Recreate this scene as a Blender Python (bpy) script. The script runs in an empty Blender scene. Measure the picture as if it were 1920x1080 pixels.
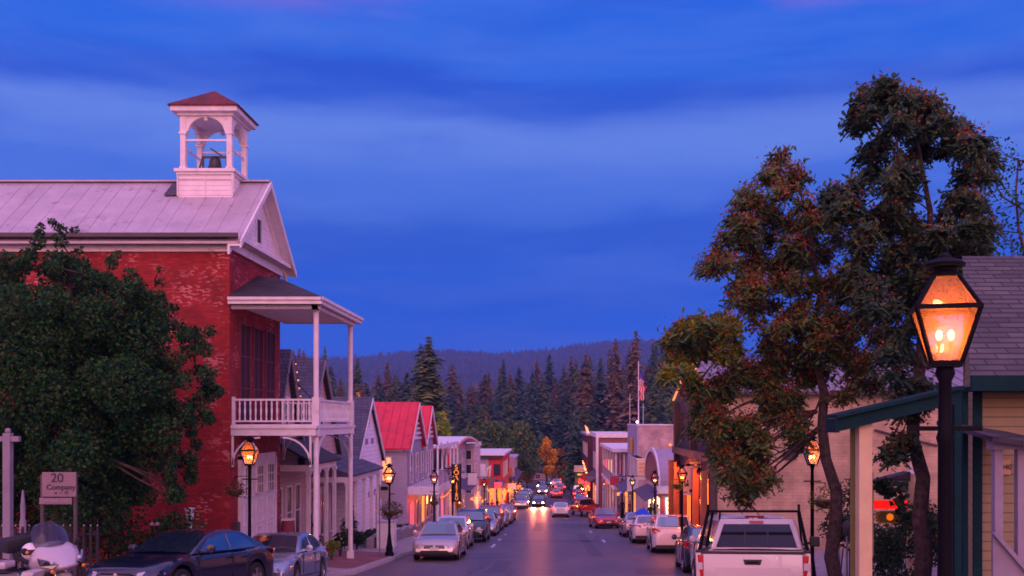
WORLD_S=1.25; SUN_E=0.6; HAZE=0.0003
import bpy, bmesh, math, random
import numpy as np
from mathutils import Vector, Matrix
random.seed(7); RNG = np.random.default_rng(11)
SC = bpy.context.scene
COL = SC.collection
F, CX, CY = 1850.0, 1039.0, 790.0          # focal length and vanishing point of the street, photo pixels
R = math.radians
def X(px, D): return (px-CX)*D/F
def Z(py, D): return (CY-py)*D/F

# ------------------------------------------------------------------ street profile
GZ = [(-60,1.6),(0,-2.2),(15,-3.35),(30,-4.75),(38,-5.37),(100,-9.75),(130,-11.1),(170,-12.3),(250,-14.6),(400,-16)]
def interp(tab, v):
    if v <= tab[0][0]: return tab[0][1]
    for (a,b),(c,d) in zip(tab, tab[1:]):
        if v <= c: return b+(d-b)*(v-a)/(c-a)
    return tab[-1][1]
def gz(D): return interp(GZ, D)
KL = [(-60,-9.7),(24,-9.7),(26,-8.5),(28.6,-8.5),(29.8,-6.9),(31,-6.3),(41,-6.15),(43,-5.8),(120,-5.6),(250,-5.4),(400,-5.4)]
KR = [(-60,1.7),(9,1.7),(12,4.6),(20,5.0),(28,6.0),(50,6.0),(70,5.7),(120,5.2),(250,5.0),(400,5.0)]
def swz(x, D):                              # pavement height
    k = abs(x)-abs(interp(KL if x<0 else KR, D))
    return gz(D)+.15+.05*max(0,min(k,5))

# ------------------------------------------------------------------ materials
MATS = {}
def nodes_of(name):
    m = bpy.data.materials.new(name); m.use_nodes = True
    nt = m.node_tree; b = nt.nodes['Principled BSDF']
    return m, nt, b
def mat(name, col, rough=.6, var=.18, scale=3.0, metal=0.0, bump=0.0, bscale=None, spec=.5, stain=None, coat=0.0):
    if name in MATS: return MATS[name]
    m, nt, b = nodes_of(name)
    N, Lk = nt.nodes, nt.links
    tc = N.new('ShaderNodeTexCoord')
    nz = N.new('ShaderNodeTexNoise'); nz.inputs['Scale'].default_value = scale; nz.inputs['Detail'].default_value = 6
    nz.inputs['Roughness'].default_value = .65
    Lk.new(tc.outputs['Object'], nz.inputs['Vector'])
    r = N.new('ShaderNodeValToRGB')
    r.color_ramp.elements[0].position = .3; r.color_ramp.elements[1].position = .7
    c = Vector(col)
    r.color_ramp.elements[0].color = (*(c*(1-var)),1); r.color_ramp.elements[1].color = (*[min(1,v*(1+var)) for v in c],1)
    Lk.new(nz.outputs['Fac'], r.inputs['Fac'])
    out = r.outputs['Color']
    if stain:
        n2 = N.new('ShaderNodeTexNoise'); n2.inputs['Scale'].default_value = stain[1]; n2.inputs['Detail'].default_value = 9; n2.inputs['Roughness'].default_value = .75
        Lk.new(tc.outputs['Object'], n2.inputs['Vector'])
        r2 = N.new('ShaderNodeValToRGB'); r2.color_ramp.elements[0].position = stain[2]; r2.color_ramp.elements[1].position = min(1,stain[2]+.1)
        Lk.new(n2.outputs['Fac'], r2.inputs['Fac'])
        mx = N.new('ShaderNodeMixRGB'); mx.inputs[2].default_value = (*stain[0],1)
        Lk.new(r2.outputs['Color'], mx.inputs[0]); Lk.new(out, mx.inputs[1]); out = mx.outputs[0]
    Lk.new(out, b.inputs['Base Color'])
    b.inputs['Roughness'].default_value = rough; b.inputs['Metallic'].default_value = metal
    b.inputs['Specular IOR Level'].default_value = spec; b.inputs['Coat Weight'].default_value = coat
    if bump:
        nb = N.new('ShaderNodeTexNoise'); nb.inputs['Scale'].default_value = bscale or scale*8; nb.inputs['Detail'].default_value = 4
        Lk.new(tc.outputs['Object'], nb.inputs['Vector'])
        bp = N.new('ShaderNodeBump'); bp.inputs['Strength'].default_value = bump; bp.inputs['Distance'].default_value = .02
        Lk.new(nb.outputs['Fac'], bp.inputs['Height']); Lk.new(bp.outputs[0], b.inputs['Normal'])
    MATS[name] = m
    return m
def boarded(name, col, pitch=.15, axis='z', depth=.02, rough=.6, var=.1, stain=None, gap=.35):
    """lapped boards or standing boards: real bump from a sawtooth along one axis, dirt noise over it"""
    if name in MATS: return MATS[name]
    m = mat(name, col, rough, var, 2.5, stain=stain)
    nt = m.node_tree; N, Lk = nt.nodes, nt.links; b = N['Principled BSDF']
    tc = N.new('ShaderNodeTexCoord'); sp = N.new('ShaderNodeSeparateXYZ'); Lk.new(tc.outputs['Object'], sp.inputs[0])
    if axis == 'z': src = sp.outputs[2]
    else:
        ad = N.new('ShaderNodeMath'); ad.operation='ADD'; Lk.new(sp.outputs[0], ad.inputs[0]); Lk.new(sp.outputs[1], ad.inputs[1]); src = ad.outputs[0]
    dv = N.new('ShaderNodeMath'); dv.operation='DIVIDE'; dv.inputs[1].default_value = pitch; Lk.new(src, dv.inputs[0])
    fr = N.new('ShaderNodeMath'); fr.operation='FRACT'; Lk.new(dv.outputs[0], fr.inputs[0])
    bp = N.new('ShaderNodeBump'); bp.inputs['Strength'].default_value = 1; bp.inputs['Distance'].default_value = depth; bp.invert = True
    Lk.new(fr.outputs[0], bp.inputs['Height']); Lk.new(bp.outputs[0], b.inputs['Normal'])
    # darker line along the joint between two boards
    lt = N.new('ShaderNodeMath'); lt.operation='LESS_THAN'; lt.inputs[1].default_value = .12; Lk.new(fr.outputs[0], lt.inputs[0])
    ml = N.new('ShaderNodeMath'); ml.operation='MULTIPLY'; ml.inputs[1].default_value = gap; Lk.new(lt.outputs[0], ml.inputs[0])
    mx = N.new('ShaderNodeMixRGB'); mx.inputs[2].default_value = (*(Vector(col)*.35),1)
    src = b.inputs['Base Color'].links[0].from_socket
    Lk.new(ml.outputs[0], mx.inputs[0]); Lk.new(src, mx.inputs[1]); Lk.new(mx.outputs[0], b.inputs['Base Color'])
    return m
def bricky(name, c1, c2, mortar, bw=.22, bh=.075, rough=.8, speck=None, msize=.012, flat='xy', bump=.4):
    """courses laid on vertical walls (x+y, z) or on roofs"""
    if name in MATS: return MATS[name]
    m, nt, b = nodes_of(name); N, Lk = nt.nodes, nt.links
    tc = N.new('ShaderNodeTexCoord'); sp = N.new('ShaderNodeSeparateXYZ'); Lk.new(tc.outputs['Object'], sp.inputs[0])
    ad = N.new('ShaderNodeMath'); ad.operation='ADD'; Lk.new(sp.outputs[0], ad.inputs[0]); Lk.new(sp.outputs[1], ad.inputs[1])
    cb = N.new('ShaderNodeCombineXYZ'); 
    if flat == 'xy': Lk.new(ad.outputs[0], cb.inputs[0]); Lk.new(sp.outputs[2], cb.inputs[1])
    elif flat == 'xz': Lk.new(sp.outputs[0], cb.inputs[0]); Lk.new(sp.outputs[2], cb.inputs[1])
    else: Lk.new(sp.outputs[0], cb.inputs[0]); Lk.new(sp.outputs[1], cb.inputs[1])
    bt = N.new('ShaderNodeTexBrick'); bt.inputs['Scale'].default_value = 1
    bt.inputs['Brick Width'].default_value = bw; bt.inputs['Row Height'].default_value = bh; bt.inputs['Mortar Size'].default_value = msize
    bt.inputs['Color1'].default_value = (*c1,1); bt.inputs['Color2'].default_value = (*c2,1); bt.inputs['Mortar'].default_value = (*mortar,1)
    bt.inputs['Bias'].default_value = 0
    Lk.new(cb.outputs[0], bt.inputs['Vector'])
    out = bt.outputs['Color']
    nz = N.new('ShaderNodeTexNoise'); nz.inputs['Scale'].default_value = 1.3; nz.inputs['Detail'].default_value = 8
    Lk.new(tc.outputs['Object'], nz.inputs['Vector'])
    hs = N.new('ShaderNodeMixRGB'); hs.blend_type='MULTIPLY'; hs.inputs[0].default_value = .8
    rr = N.new('ShaderNodeValToRGB'); rr.color_ramp.elements[0].position=.3; rr.color_ramp.elements[1].position=.75
    rr.color_ramp.elements[0].color=(.5,.5,.5,1); rr.color_ramp.elements[1].color=(1.25,1.2,1.2,1)
    Lk.new(nz.outputs['Fac'], rr.inputs['Fac']); Lk.new(out, hs.inputs[1]); Lk.new(rr.outputs[0], hs.inputs[2]); out = hs.outputs[0]
    if speck:            # (colour, fine scale, fine threshold, patch scale, patch threshold)
        n1 = N.new('ShaderNodeTexBrick'); n1.inputs['Scale'].default_value = 1; n1.inputs['Brick Width'].default_value=bw*.5; n1.inputs['Row Height'].default_value=bh*.62; n1.inputs['Mortar Size'].default_value=.006
        n1.inputs['Color1'].default_value=(0,0,0,1); n1.inputs['Color2'].default_value=(1,1,1,1); n1.inputs['Mortar'].default_value=(0,0,0,1)
        nw = N.new('ShaderNodeTexNoise'); nw.inputs['Scale'].default_value=7; nw.inputs['Detail'].default_value=4; Lk.new(tc.outputs['Object'], nw.inputs['Vector'])
        wv = N.new('ShaderNodeVectorMath'); wv.operation='MULTIPLY_ADD'; wv.inputs[1].default_value=(.14,.14,.14); Lk.new(nw.outputs['Color'], wv.inputs[0]); Lk.new(cb.outputs[0], wv.inputs[2])
        n2 = N.new('ShaderNodeTexNoise'); n2.inputs['Scale'].default_value = speck[3]; n2.inputs['Detail'].default_value = 5
        Lk.new(wv.outputs[0], n1.inputs['Vector']); Lk.new(tc.outputs['Object'], n2.inputs['Vector'])
        a = N.new('ShaderNodeValToRGB'); a.color_ramp.elements[0].position=speck[2]; a.color_ramp.elements[1].position=speck[2]+.09
        c = N.new('ShaderNodeValToRGB'); c.color_ramp.elements[0].position=speck[4]; c.color_ramp.elements[1].position=speck[4]+.12
        Lk.new(n1.outputs['Color'], a.inputs[0]); Lk.new(n2.outputs['Fac'], c.inputs[0])
        mu = N.new('ShaderNodeMath'); mu.operation='MULTIPLY'; Lk.new(a.outputs[0], mu.inputs[0]); Lk.new(c.outputs[0], mu.inputs[1])
        mx = N.new('ShaderNodeMixRGB'); mx.inputs[2].default_value=(*speck[0],1)
        Lk.new(mu.outputs[0], mx.inputs[0]); Lk.new(out, mx.inputs[1]); out = mx.outputs[0]
    Lk.new(out, b.inputs['Base Color']); b.inputs['Roughness'].default_value = rough
    bp = N.new('ShaderNodeBump'); bp.inputs['Strength'].default_value = bump; bp.inputs['Distance'].default_value = .02
    Lk.new(bt.outputs['Fac'], bp.inputs['Height']); bp.invert=True; Lk.new(bp.outputs[0], b.inputs['Normal'])
    MATS[name] = m
    return m
def glow(name, col, s):
    if name in MATS: return MATS[name]
    m, nt, b = nodes_of(name)
    b.inputs['Base Color'].default_value = (*col,1)
    b.inputs['Emission Color'].default_value = (*col,1); b.inputs['Emission Strength'].default_value = s
    MATS[name] = m
    return m
def leafmat(name, cols, rough=.65, transl=.25):
    if name in MATS: return MATS[name]
    m, nt, b = nodes_of(name); N, Lk = nt.nodes, nt.links
    ge = N.new('ShaderNodeNewGeometry'); tc = N.new('ShaderNodeTexCoord')
    nz = N.new('ShaderNodeTexNoise'); nz.inputs['Scale'].default_value = .9; nz.inputs['Detail'].default_value = 3
    Lk.new(tc.outputs['Object'], nz.inputs['Vector'])
    mx = N.new('ShaderNodeMath'); mx.operation='MULTIPLY_ADD'; mx.inputs[1].default_value = .55
    mm = N.new('ShaderNodeMath'); mm.operation='MULTIPLY'; mm.inputs[1].default_value=.45
    Lk.new(ge.outputs['Random Per Island'], mx.inputs[0]); Lk.new(nz.outputs['Fac'], mm.inputs[0]); Lk.new(mm.outputs[0], mx.inputs[2])
    r = N.new('ShaderNodeValToRGB'); cr = r.color_ramp; cr.interpolation='LINEAR'
    n = len(cols)
    while len(cr.elements) < n: cr.elements.new(.5)
    for i,c in enumerate(cols):
        cr.elements[i].position = .1+.8*i/(n-1); cr.elements[i].color = (*c,1)
    Lk.new(mx.outputs[0], r.inputs[0]); Lk.new(r.outputs[0], b.inputs['Base Color'])
    b.inputs['Roughness'].default_value = rough; b.inputs['Specular IOR Level'].default_value=.25
    tr = N.new('ShaderNodeBsdfTranslucent'); Lk.new(r.outputs[0], tr.inputs[0])
    ms = N.new('ShaderNodeMixShader'); ms.inputs[0].default_value = transl
    Lk.new(b.outputs[0], ms.inputs[1]); Lk.new(tr.outputs[0], ms.inputs[2])
    Lk.new(ms.outputs[0], N['Material Output'].inputs[0])
    MATS[name] = m
    return m
def glassy(name, col, alpha=.5, transl=True):
    """thin pane that lets part of the light through and scatters the rest"""
    if name in MATS: return MATS[name]
    m, nt, b = nodes_of(name); N, Lk = nt.nodes, nt.links
    tp = N.new('ShaderNodeBsdfTransparent'); tl = N.new('ShaderNodeBsdfTranslucent'); tl.inputs[0].default_value=(*col,1)
    gl = N.new('ShaderNodeBsdfGlossy'); gl.inputs['Roughness'].default_value=.08; gl.inputs[0].default_value=(.9,.9,.9,1)
    a = N.new('ShaderNodeMixShader'); a.inputs[0].default_value=alpha; Lk.new(tp.outputs[0],a.inputs[1]); Lk.new(tl.outputs[0],a.inputs[2])
    fr = N.new('ShaderNodeFresnel'); fr.inputs[0].default_value=1.35
    c = N.new('ShaderNodeMixShader'); Lk.new(fr.outputs[0],c.inputs[0]); Lk.new(a.outputs[0],c.inputs[1]); Lk.new(gl.outputs[0],c.inputs[2])
    Lk.new(c.outputs[0], N['Material Output'].inputs[0]); MATS[name]=m
    return m

M = {}
M['brick'] = bricky('red_brick', (.40,.012,.014), (.25,.007,.011), (.22,.02,.022), .24,.085, speck=((.55,.17,.17), 26, .62, .8, .49), bump=.35)
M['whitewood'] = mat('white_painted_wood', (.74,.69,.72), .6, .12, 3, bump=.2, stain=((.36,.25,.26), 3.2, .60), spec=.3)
M['shadewood'] = mat('shade_grey_wood', (.25,.22,.27), .7, .15, 3, bump=.2, spec=.2, stain=((.2,.16,.19), 4, .6))  # white wood with shade put into its colour; plain grey on the bargeboards
M['trim'] = mat('white_trim', (.8,.74,.76), .5, .06, 4)
M['siding'] = boarded('white_lap_siding', (.78,.7,.74), .16)
M['gutter'] = mat('dark_gutter', (.06,.05,.055), .5)
M['metalroof'] = mat('galvanised_roof', (.46,.40,.46), .5, .16, 1.2, metal=.2, stain=((.28,.17,.18), 1.6, .58))
M['dullroof'] = mat('dull_roof_sheet', (.24,.20,.26), .55, .2, 1.0, metal=.1, stain=((.15,.11,.13), 1.4, .55))
M['shingledark'] = bricky('dark_shingles', (.055,.045,.055), (.03,.026,.034), (.012,.01,.014), .3,.16, flat='xy')
M['shinglegrey'] = bricky('grey_shingles', (.105,.10,.10), (.06,.058,.062), (.018,.018,.022), .42,.085, flat='xz', msize=.012)
M['shingleblue'] = bricky('slate_shingles', (.10,.10,.15), (.07,.07,.11), (.03,.03,.05), .3,.15, flat='xy')
M['maroonroof'] = bricky('maroon_shingles', (.2,.03,.04), (.12,.02,.03), (.05,.01,.01), .25,.1, flat='xy')
M['redroof'] = mat('red_metal_roof', (.62,.018,.045), .45, .2, 1.2, stain=((.33,.012,.03), 1.6, .56))
M['asphalt'] = None
M['concrete'] = mat('pavement_concrete', (.30,.25,.26), .8, .15, 1.5, bump=.2, bscale=40, stain=((.17,.13,.14), 1.1, .55))
M['brickpave'] = bricky('brick_pavement', (.34,.10,.10), (.25,.07,.08), (.16,.08,.08), .22,.11, flat='flat')
M['kerb'] = mat('kerb_stone', (.34,.29,.3), .8, .2, 4)
M['line'] = mat('road_paint', (.50,.46,.48), .6, .25, 6)
M['bark'] = mat('bark', (.075,.055,.05), .95, .55, 9, bump=1, bscale=26, stain=((.16,.12,.11),6,.6), spec=.1)
M['black'] = mat('black_iron', (.003,.003,.006), .6, .2, 6, spec=.12)
M['rubber'] = mat('tyre_rubber', (.012,.012,.013), .8, .2, 8)
M['plastic'] = mat('black_plastic', (.015,.015,.018), .5, .2, 8)
M['chrome'] = mat('bright_metal', (.6,.6,.62), .2, .05, 4, metal=1)
M['rim'] = mat('alloy_rim', (.35,.35,.37), .35, .1, 4, metal=.9)
M['carglass'] = mat('car_glass', (.010,.018,.035), .04, .2, 1.2, spec=1.0, coat=.6); M['carglass'].node_tree.nodes['Principled BSDF'].inputs['IOR'].default_value=2.1
M['darkglass'] = mat('tinted_glass', (.012,.014,.02), .06, .2, 1.2, spec=.5)
M['winglass'] = mat('window_glass', (.03,.03,.045), .08, .3, 1.0, spec=.8)
M['warmwin'] = glow('lamp_lit_window', (1,.42,.14), .9)
M['amberwin'] = glow('amber_lit_window', (1,.22,.03), 1.3)
M['whitewin'] = glow('pale_lit_window', (1,.82,.5), 1.3)
M['redglow'] = glow('red_lit_interior', (1,.03,.04), 2.2)
M['bulb'] = glow('warm_bulb', (1,.20,.03), 2.0)
M['mantle'] = glow('gas_mantle', (1,.40,.08), 22)
M['headlamp'] = glow('headlamp_on', (1,.50,.26), 50)
M['brakelamp'] = glow('brake_lamp_on', (1,.03,.03), 9)
M['amber'] = mat('amber_lens', (.8,.25,.02), .2, .1)
M['redlens'] = mat('red_lens', (.5,.008,.01), .15, .15, coat=.5)
M['clearlens'] = mat('clear_lens', (.5,.48,.52), .1, .1, coat=.6)
M['plate'] = mat('number_plate', (.7,.68,.7), .4, .1)
M['greenwood'] = mat('dark_green_wood', (.003,.027,.031), .8, .3, 4, bump=.2, spec=.15)
M['creamwood'] = mat('cream_wood', (.56,.42,.24), .55, .12, 3, bump=.15)
M['creamsiding'] = boarded('cream_lap_siding', (.21,.165,.075), .13, depth=.04, gap=.8)
M['beigewall'] = bricky('beige_painted_block', (.58,.41,.27), (.52,.37,.24), (.44,.31,.21), .4,.13, msize=.010, bump=.3, speck=((.34,.22,.17), 5, .66, .35, .52))
M['brownwood'] = boarded('brown_boards', (.075,.045,.04), .2, axis='xy')
M['pinkbrick'] = bricky('pale_painted_brick', (.60,.43,.42), (.52,.36,.36), (.48,.34,.34), .3,.1, msize=.01, speck=((.35,.2,.2), 7, .72, .8, .5))
M['lilac'] = mat('lilac_paint', (.42,.36,.46), .6, .12, 2, stain=((.26,.2,.28), 2, .63))
M['lilacboard'] = boarded('lilac_boards', (.36,.31,.40), .15)
M['mauve'] = mat('mauve_roof_sheet', (.36,.27,.34), .5, .1, 2)
M['maroon'] = boarded('maroon_boards', (.24,.06,.06), .2)
M['redwall'] = mat('red_paint', (.62,.03,.04), .55, .12, 2)
M['darkbrick'] = bricky('dark_brick', (.16,.04,.04), (.11,.03,.03), (.07,.03,.03), .24,.085)
M['board'] = mat('sign_board', (.24,.16,.19), .5, .1, 5)
M['ink'] = mat('sign_ink', (.02,.03,.035), .6)
M['darkcloth'] = mat('dark_cloth', (.02,.02,.03), .9)
M['picket'] = mat('dark_picket_paint', (.012,.012,.02), .7)
M['skin'] = mat('skin', (.45,.25,.18), .6, .05)

# ------------------------------------------------------------------ object helpers
ORG = {}
def setp(o, label=None, cat=None, group=None, kind=None):
    if label: o['label'] = label
    if cat: o['category'] = cat
    if group: o['group'] = group
    if kind: o['kind'] = kind
    return o
def thing(name, label, cat, loc=(0,0,0), rz=0, group=None, rx=0):
    o = bpy.data.objects.new(name, None); o.empty_display_size = .2
    COL.objects.link(o); o.location = loc; o.rotation_euler = (rx,0,rz); o.rotation_mode='XYZ'
    ORG[o] = Vector(loc)
    return setp(o, label, cat, group)
class MB:
    def __init__(s): s.v=[]; s.f=[]; s.m=[]; s.mi=0
    def add(s, vs, fs):
        b=len(s.v); s.v += [tuple(v) for v in vs]; s.f += [tuple(i+b for i in f) for f in fs]; s.m += [s.mi]*len(fs); return s
    def box(s, x0,x1,y0,y1,z0,z1):
        if x0>x1: x0,x1=x1,x0
        if y0>y1: y0,y1=y1,y0
        if z0>z1: z0,z1=z1,z0
        return s.add([(x0,y0,z0),(x1,y0,z0),(x1,y1,z0),(x0,y1,z0),(x0,y0,z1),(x1,y0,z1),(x1,y1,z1),(x0,y1,z1)],
            [(3,2,1,0),(4,5,6,7),(0,1,5,4),(1,2,6,5),(2,3,7,6),(3,0,4,7)])
    def prism(s, pts, vec):
        """polygon (3-D points) pushed along vec"""
        n=len(pts); vec=Vector(vec); P=[Vector(p) for p in pts]
        return s.add(P+[p+vec for p in P], [tuple(range(n))[::-1], tuple(range(n,2*n))]+[(i,(i+1)%n,n+(i+1)%n,n+i) for i in range(n)])
    def slab(s, pts, t):
        """thick sheet: polygon given thickness t along its normal (downwards/backwards)"""
        P=[Vector(p) for p in pts]; n=(P[1]-P[0]).cross(P[2]-P[0]).normalized()
        return s.prism(P, -n*t)
    def bar(s, p0, p1, w, h=None, up=(0,0,1)):
        p0,p1=Vector(p0),Vector(p1); d=(p1-p0).normalized(); h=h or w
        up=Vector(up)
        if abs(d.dot(up))>.98: up=Vector((1,0,0))
        a=d.cross(up).normalized()*w/2; b=a.cross(d).normalized()*h/2
        return s.prism([p0-a-b,p0+a-b,p0+a+b,p0-a+b], p1-p0)
    def tube(s, pts, rs, n=8, cap=True):
        pts=[Vector(p) for p in pts]
        if not hasattr(rs,'__len__'): rs=[rs]*len(pts)
        vs=[]; fs=[]
        for i,p in enumerate(pts):
            d=(pts[min(i+1,len(pts)-1)]-pts[max(i-1,0)]).normalized()
            ref=Vector((0,0,1)) if abs(d.z)<.9 else Vector((1,0,0))
            a=d.cross(ref).normalized(); b=a.cross(d)
            for k in range(n):
                t=2*math.pi*k/n; vs.append(p+(a*math.cos(t)+b*math.sin(t))*rs[i])
        for i in range(len(pts)-1):
            for k in range(n): fs.append((i*n+k,i*n+(k+1)%n,(i+1)*n+(k+1)%n,(i+1)*n+k))
        if cap: fs += [tuple(range(n))[::-1], tuple((len(pts)-1)*n+k for k in range(n))]
        return s.add(vs,fs)
    def lathe(s, c, prof, n=16, axis='z'):
        c=Vector(c); vs=[]; fs=[]
        for r,z in prof:
            for k in range(n):
                t=2*math.pi*k/n; a,b=r*math.cos(t),r*math.sin(t)
                vs.append(c+(Vector((a,b,z)) if axis=='z' else Vector((z,a,b)) if axis=='x' else Vector((a,z,b))))
        for i in range(len(prof)-1):
            for k in range(n): fs.append((i*n+k,i*n+(k+1)%n,(i+1)*n+(k+1)%n,(i+1)*n+k))
        fs += [tuple(range(n))[::-1], tuple((len(prof)-1)*n+k for k in range(n))]
        return s.add(vs,fs)
    def ball(s, c, r, n=8, sq=1.0):
        prof=[(max(.001,r*math.sin(math.pi*i/(n//2+2))), -r*sq*math.cos(math.pi*i/(n//2+2))) for i in range(n//2+3)]
        return s.lathe(c, prof, n)
    def build(s, name, mats, parent=None, smooth=False, bevel=0, world=True, merge=False):
        me=bpy.data.meshes.new(name)
        off = ORG.get(parent, Vector((0,0,0))) if (parent and world) else Vector((0,0,0))
        me.from_pydata([(v[0]-off.x,v[1]-off.y,v[2]-off.z) for v in s.v],[],s.f)
        if not isinstance(mats,(list,tuple)): mats=[mats]
        for m in mats: me.materials.append(m)
        if len(mats)>1: me.polygons.foreach_set('material_index', s.m)
        bm=bmesh.new(); bm.from_mesh(me)
        if merge: bmesh.ops.remove_doubles(bm, verts=bm.verts, dist=1e-4)
        bmesh.ops.recalc_face_normals(bm, faces=bm.faces)
        if bevel: bmesh.ops.bevel(bm, geom=bm.edges[:], offset=bevel, segments=2, affect='EDGES', profile=.6, clamp_overlap=True)
        bm.to_mesh(me); bm.free()
        if smooth:
            me.polygons.foreach_set('use_smooth',[True]*len(me.polygons))
            if hasattr(me,'set_sharp_from_angle'): me.set_sharp_from_angle(angle=R(38))
        o=bpy.data.objects.new(name,me); COL.objects.link(o)
        if parent:
            o.parent=parent; ORG[o]=ORG.get(parent,Vector((0,0,0)))
        else: ORG[o]=Vector((0,0,0))
        return o
def bx(name, m, parent, *b, **k): return MB().box(*b).build(name, m, parent, **k)
def fastmesh(name, V, Fc, m, parent=None, mi=None, smooth=False):
    me=bpy.data.meshes.new(name)
    V=np.asarray(V,np.float32); Fc=np.asarray(Fc,np.int32); k=Fc.shape[1]
    if parent is not None and parent in ORG: V=V-np.array(ORG[parent],np.float32)
    me.vertices.add(len(V)); me.vertices.foreach_set('co',V.ravel())
    me.loops.add(Fc.size); me.loops.foreach_set('vertex_index',Fc.ravel())
    me.polygons.add(len(Fc)); me.polygons.foreach_set('loop_start',np.arange(0,Fc.size,k,dtype=np.int32))
    for q in (m if isinstance(m,(list,tuple)) else [m]): me.materials.append(q)
    if mi is not None: me.polygons.foreach_set('material_index',np.asarray(mi,np.int32))
    me.update(calc_edges=True); me.validate()
    o=bpy.data.objects.new(name,me); COL.objects.link(o)
    if parent is not None: o.parent=parent; ORG[o]=ORG[parent]
    else: ORG[o]=Vector((0,0,0))
    return o
def copy_tree(o, parent=None, paint=None):
    c=o.copy(); COL.objects.link(c)
    if parent is not None: c.parent=parent
    if paint and c.type=='MESH':
        for s in c.material_slots:
            if s.material and s.material.name.startswith('car_paint'):
                s.link='OBJECT'; s.material=paint
    for ch in o.children: copy_tree(ch, c, paint)
    return c
def lettering(txt, m, parent, loc, size, facing='cam', depth=.004, name='lettering', rot=None, align='CENTER', sx=1.0):
    cu=bpy.data.curves.new(name,'FONT'); cu.body=txt; cu.size=size; cu.extrude=depth; cu.align_x=align; cu.align_y='CENTER'; cu.space_line=.85
    cu.materials.append(m)
    o=bpy.data.objects.new('tmp',cu); COL.objects.link(o)
    me=bpy.data.meshes.new_from_object(o.evaluated_get(bpy.context.evaluated_depsgraph_get())); bpy.data.objects.remove(o); me.name=name
    o=bpy.data.objects.new(name,me); COL.objects.link(o); o.parent=parent
    o.location=Vector(loc)-ORG[parent]
    o.rotation_euler=rot or {'cam':(R(90),0,0),'street_left':(R(90),0,R(90)),'street_right':(R(90),0,R(-90))}[facing]
    o.scale=(sx,1,1)
    return o

# leaves -------------------------------------------------------------
def leaf_quads(P, size, aspect=.5, droop=0.0, var=.35):
    """P (n,3) centres -> folded leaf quads in random directions"""
    n=len(P)
    d=RNG.normal(size=(n,3)); d[:,2]-=droop; d/=np.linalg.norm(d,axis=1)[:,None]
    u=RNG.normal(size=(n,3)); u-=d*(u*d).sum(1)[:,None]; u/=np.linalg.norm(u,axis=1)[:,None]
    s=size*(1+var*RNG.uniform(-1,1,size=(n,1)))
    a=d*s*.5; b=u*s*aspect*.5
    V=np.stack([P-a, P+b, P+a, P-b],1).reshape(-1,3)
    Fc=np.arange(4*n).reshape(n,4)
    return V,Fc
def in_ball(c, r, n, shell=.5, sq=1.0):
    d=RNG.normal(size=(n,3)); d/=np.linalg.norm(d,axis=1)[:,None]
    t=RNG.uniform(0,1,size=(n,1))**(1/3.); t=shell*np.maximum(t,.55)+(1-shell)*t
    p=d*t*r; p[:,2]*=sq
    return np.asarray(c)+p
def catV(parts):
    V=[];Fc=[];M_=[];b=0
    for i,(v,f) in enumerate(parts):
        V.append(v); Fc.append(f+b); b+=len(v); M_.append(np.full(len(f),i))
    return np.concatenate(V), np.concatenate(Fc), np.concatenate(M_)
def limb(mb, p0, p1, r0, r1, bend=.15, n=5, k=7):
    p0,p1=Vector(p0),Vector(p1); L=(p1-p0).length
    off=Vector((random.uniform(-1,1),random.uniform(-1,1),random.uniform(-.2,.8)))*L*bend
    pts=[];rs=[]
    for i in range(n+1):
        t=i/n; pts.append(p0.lerp(p1,t)+off*math.sin(math.pi*t)*.6+Vector((random.uniform(-1,1),random.uniform(-1,1),0))*L*.015); rs.append(r0+(r1-r0)*t)
    mb.tube(pts, rs, k)
    return pts
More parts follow.
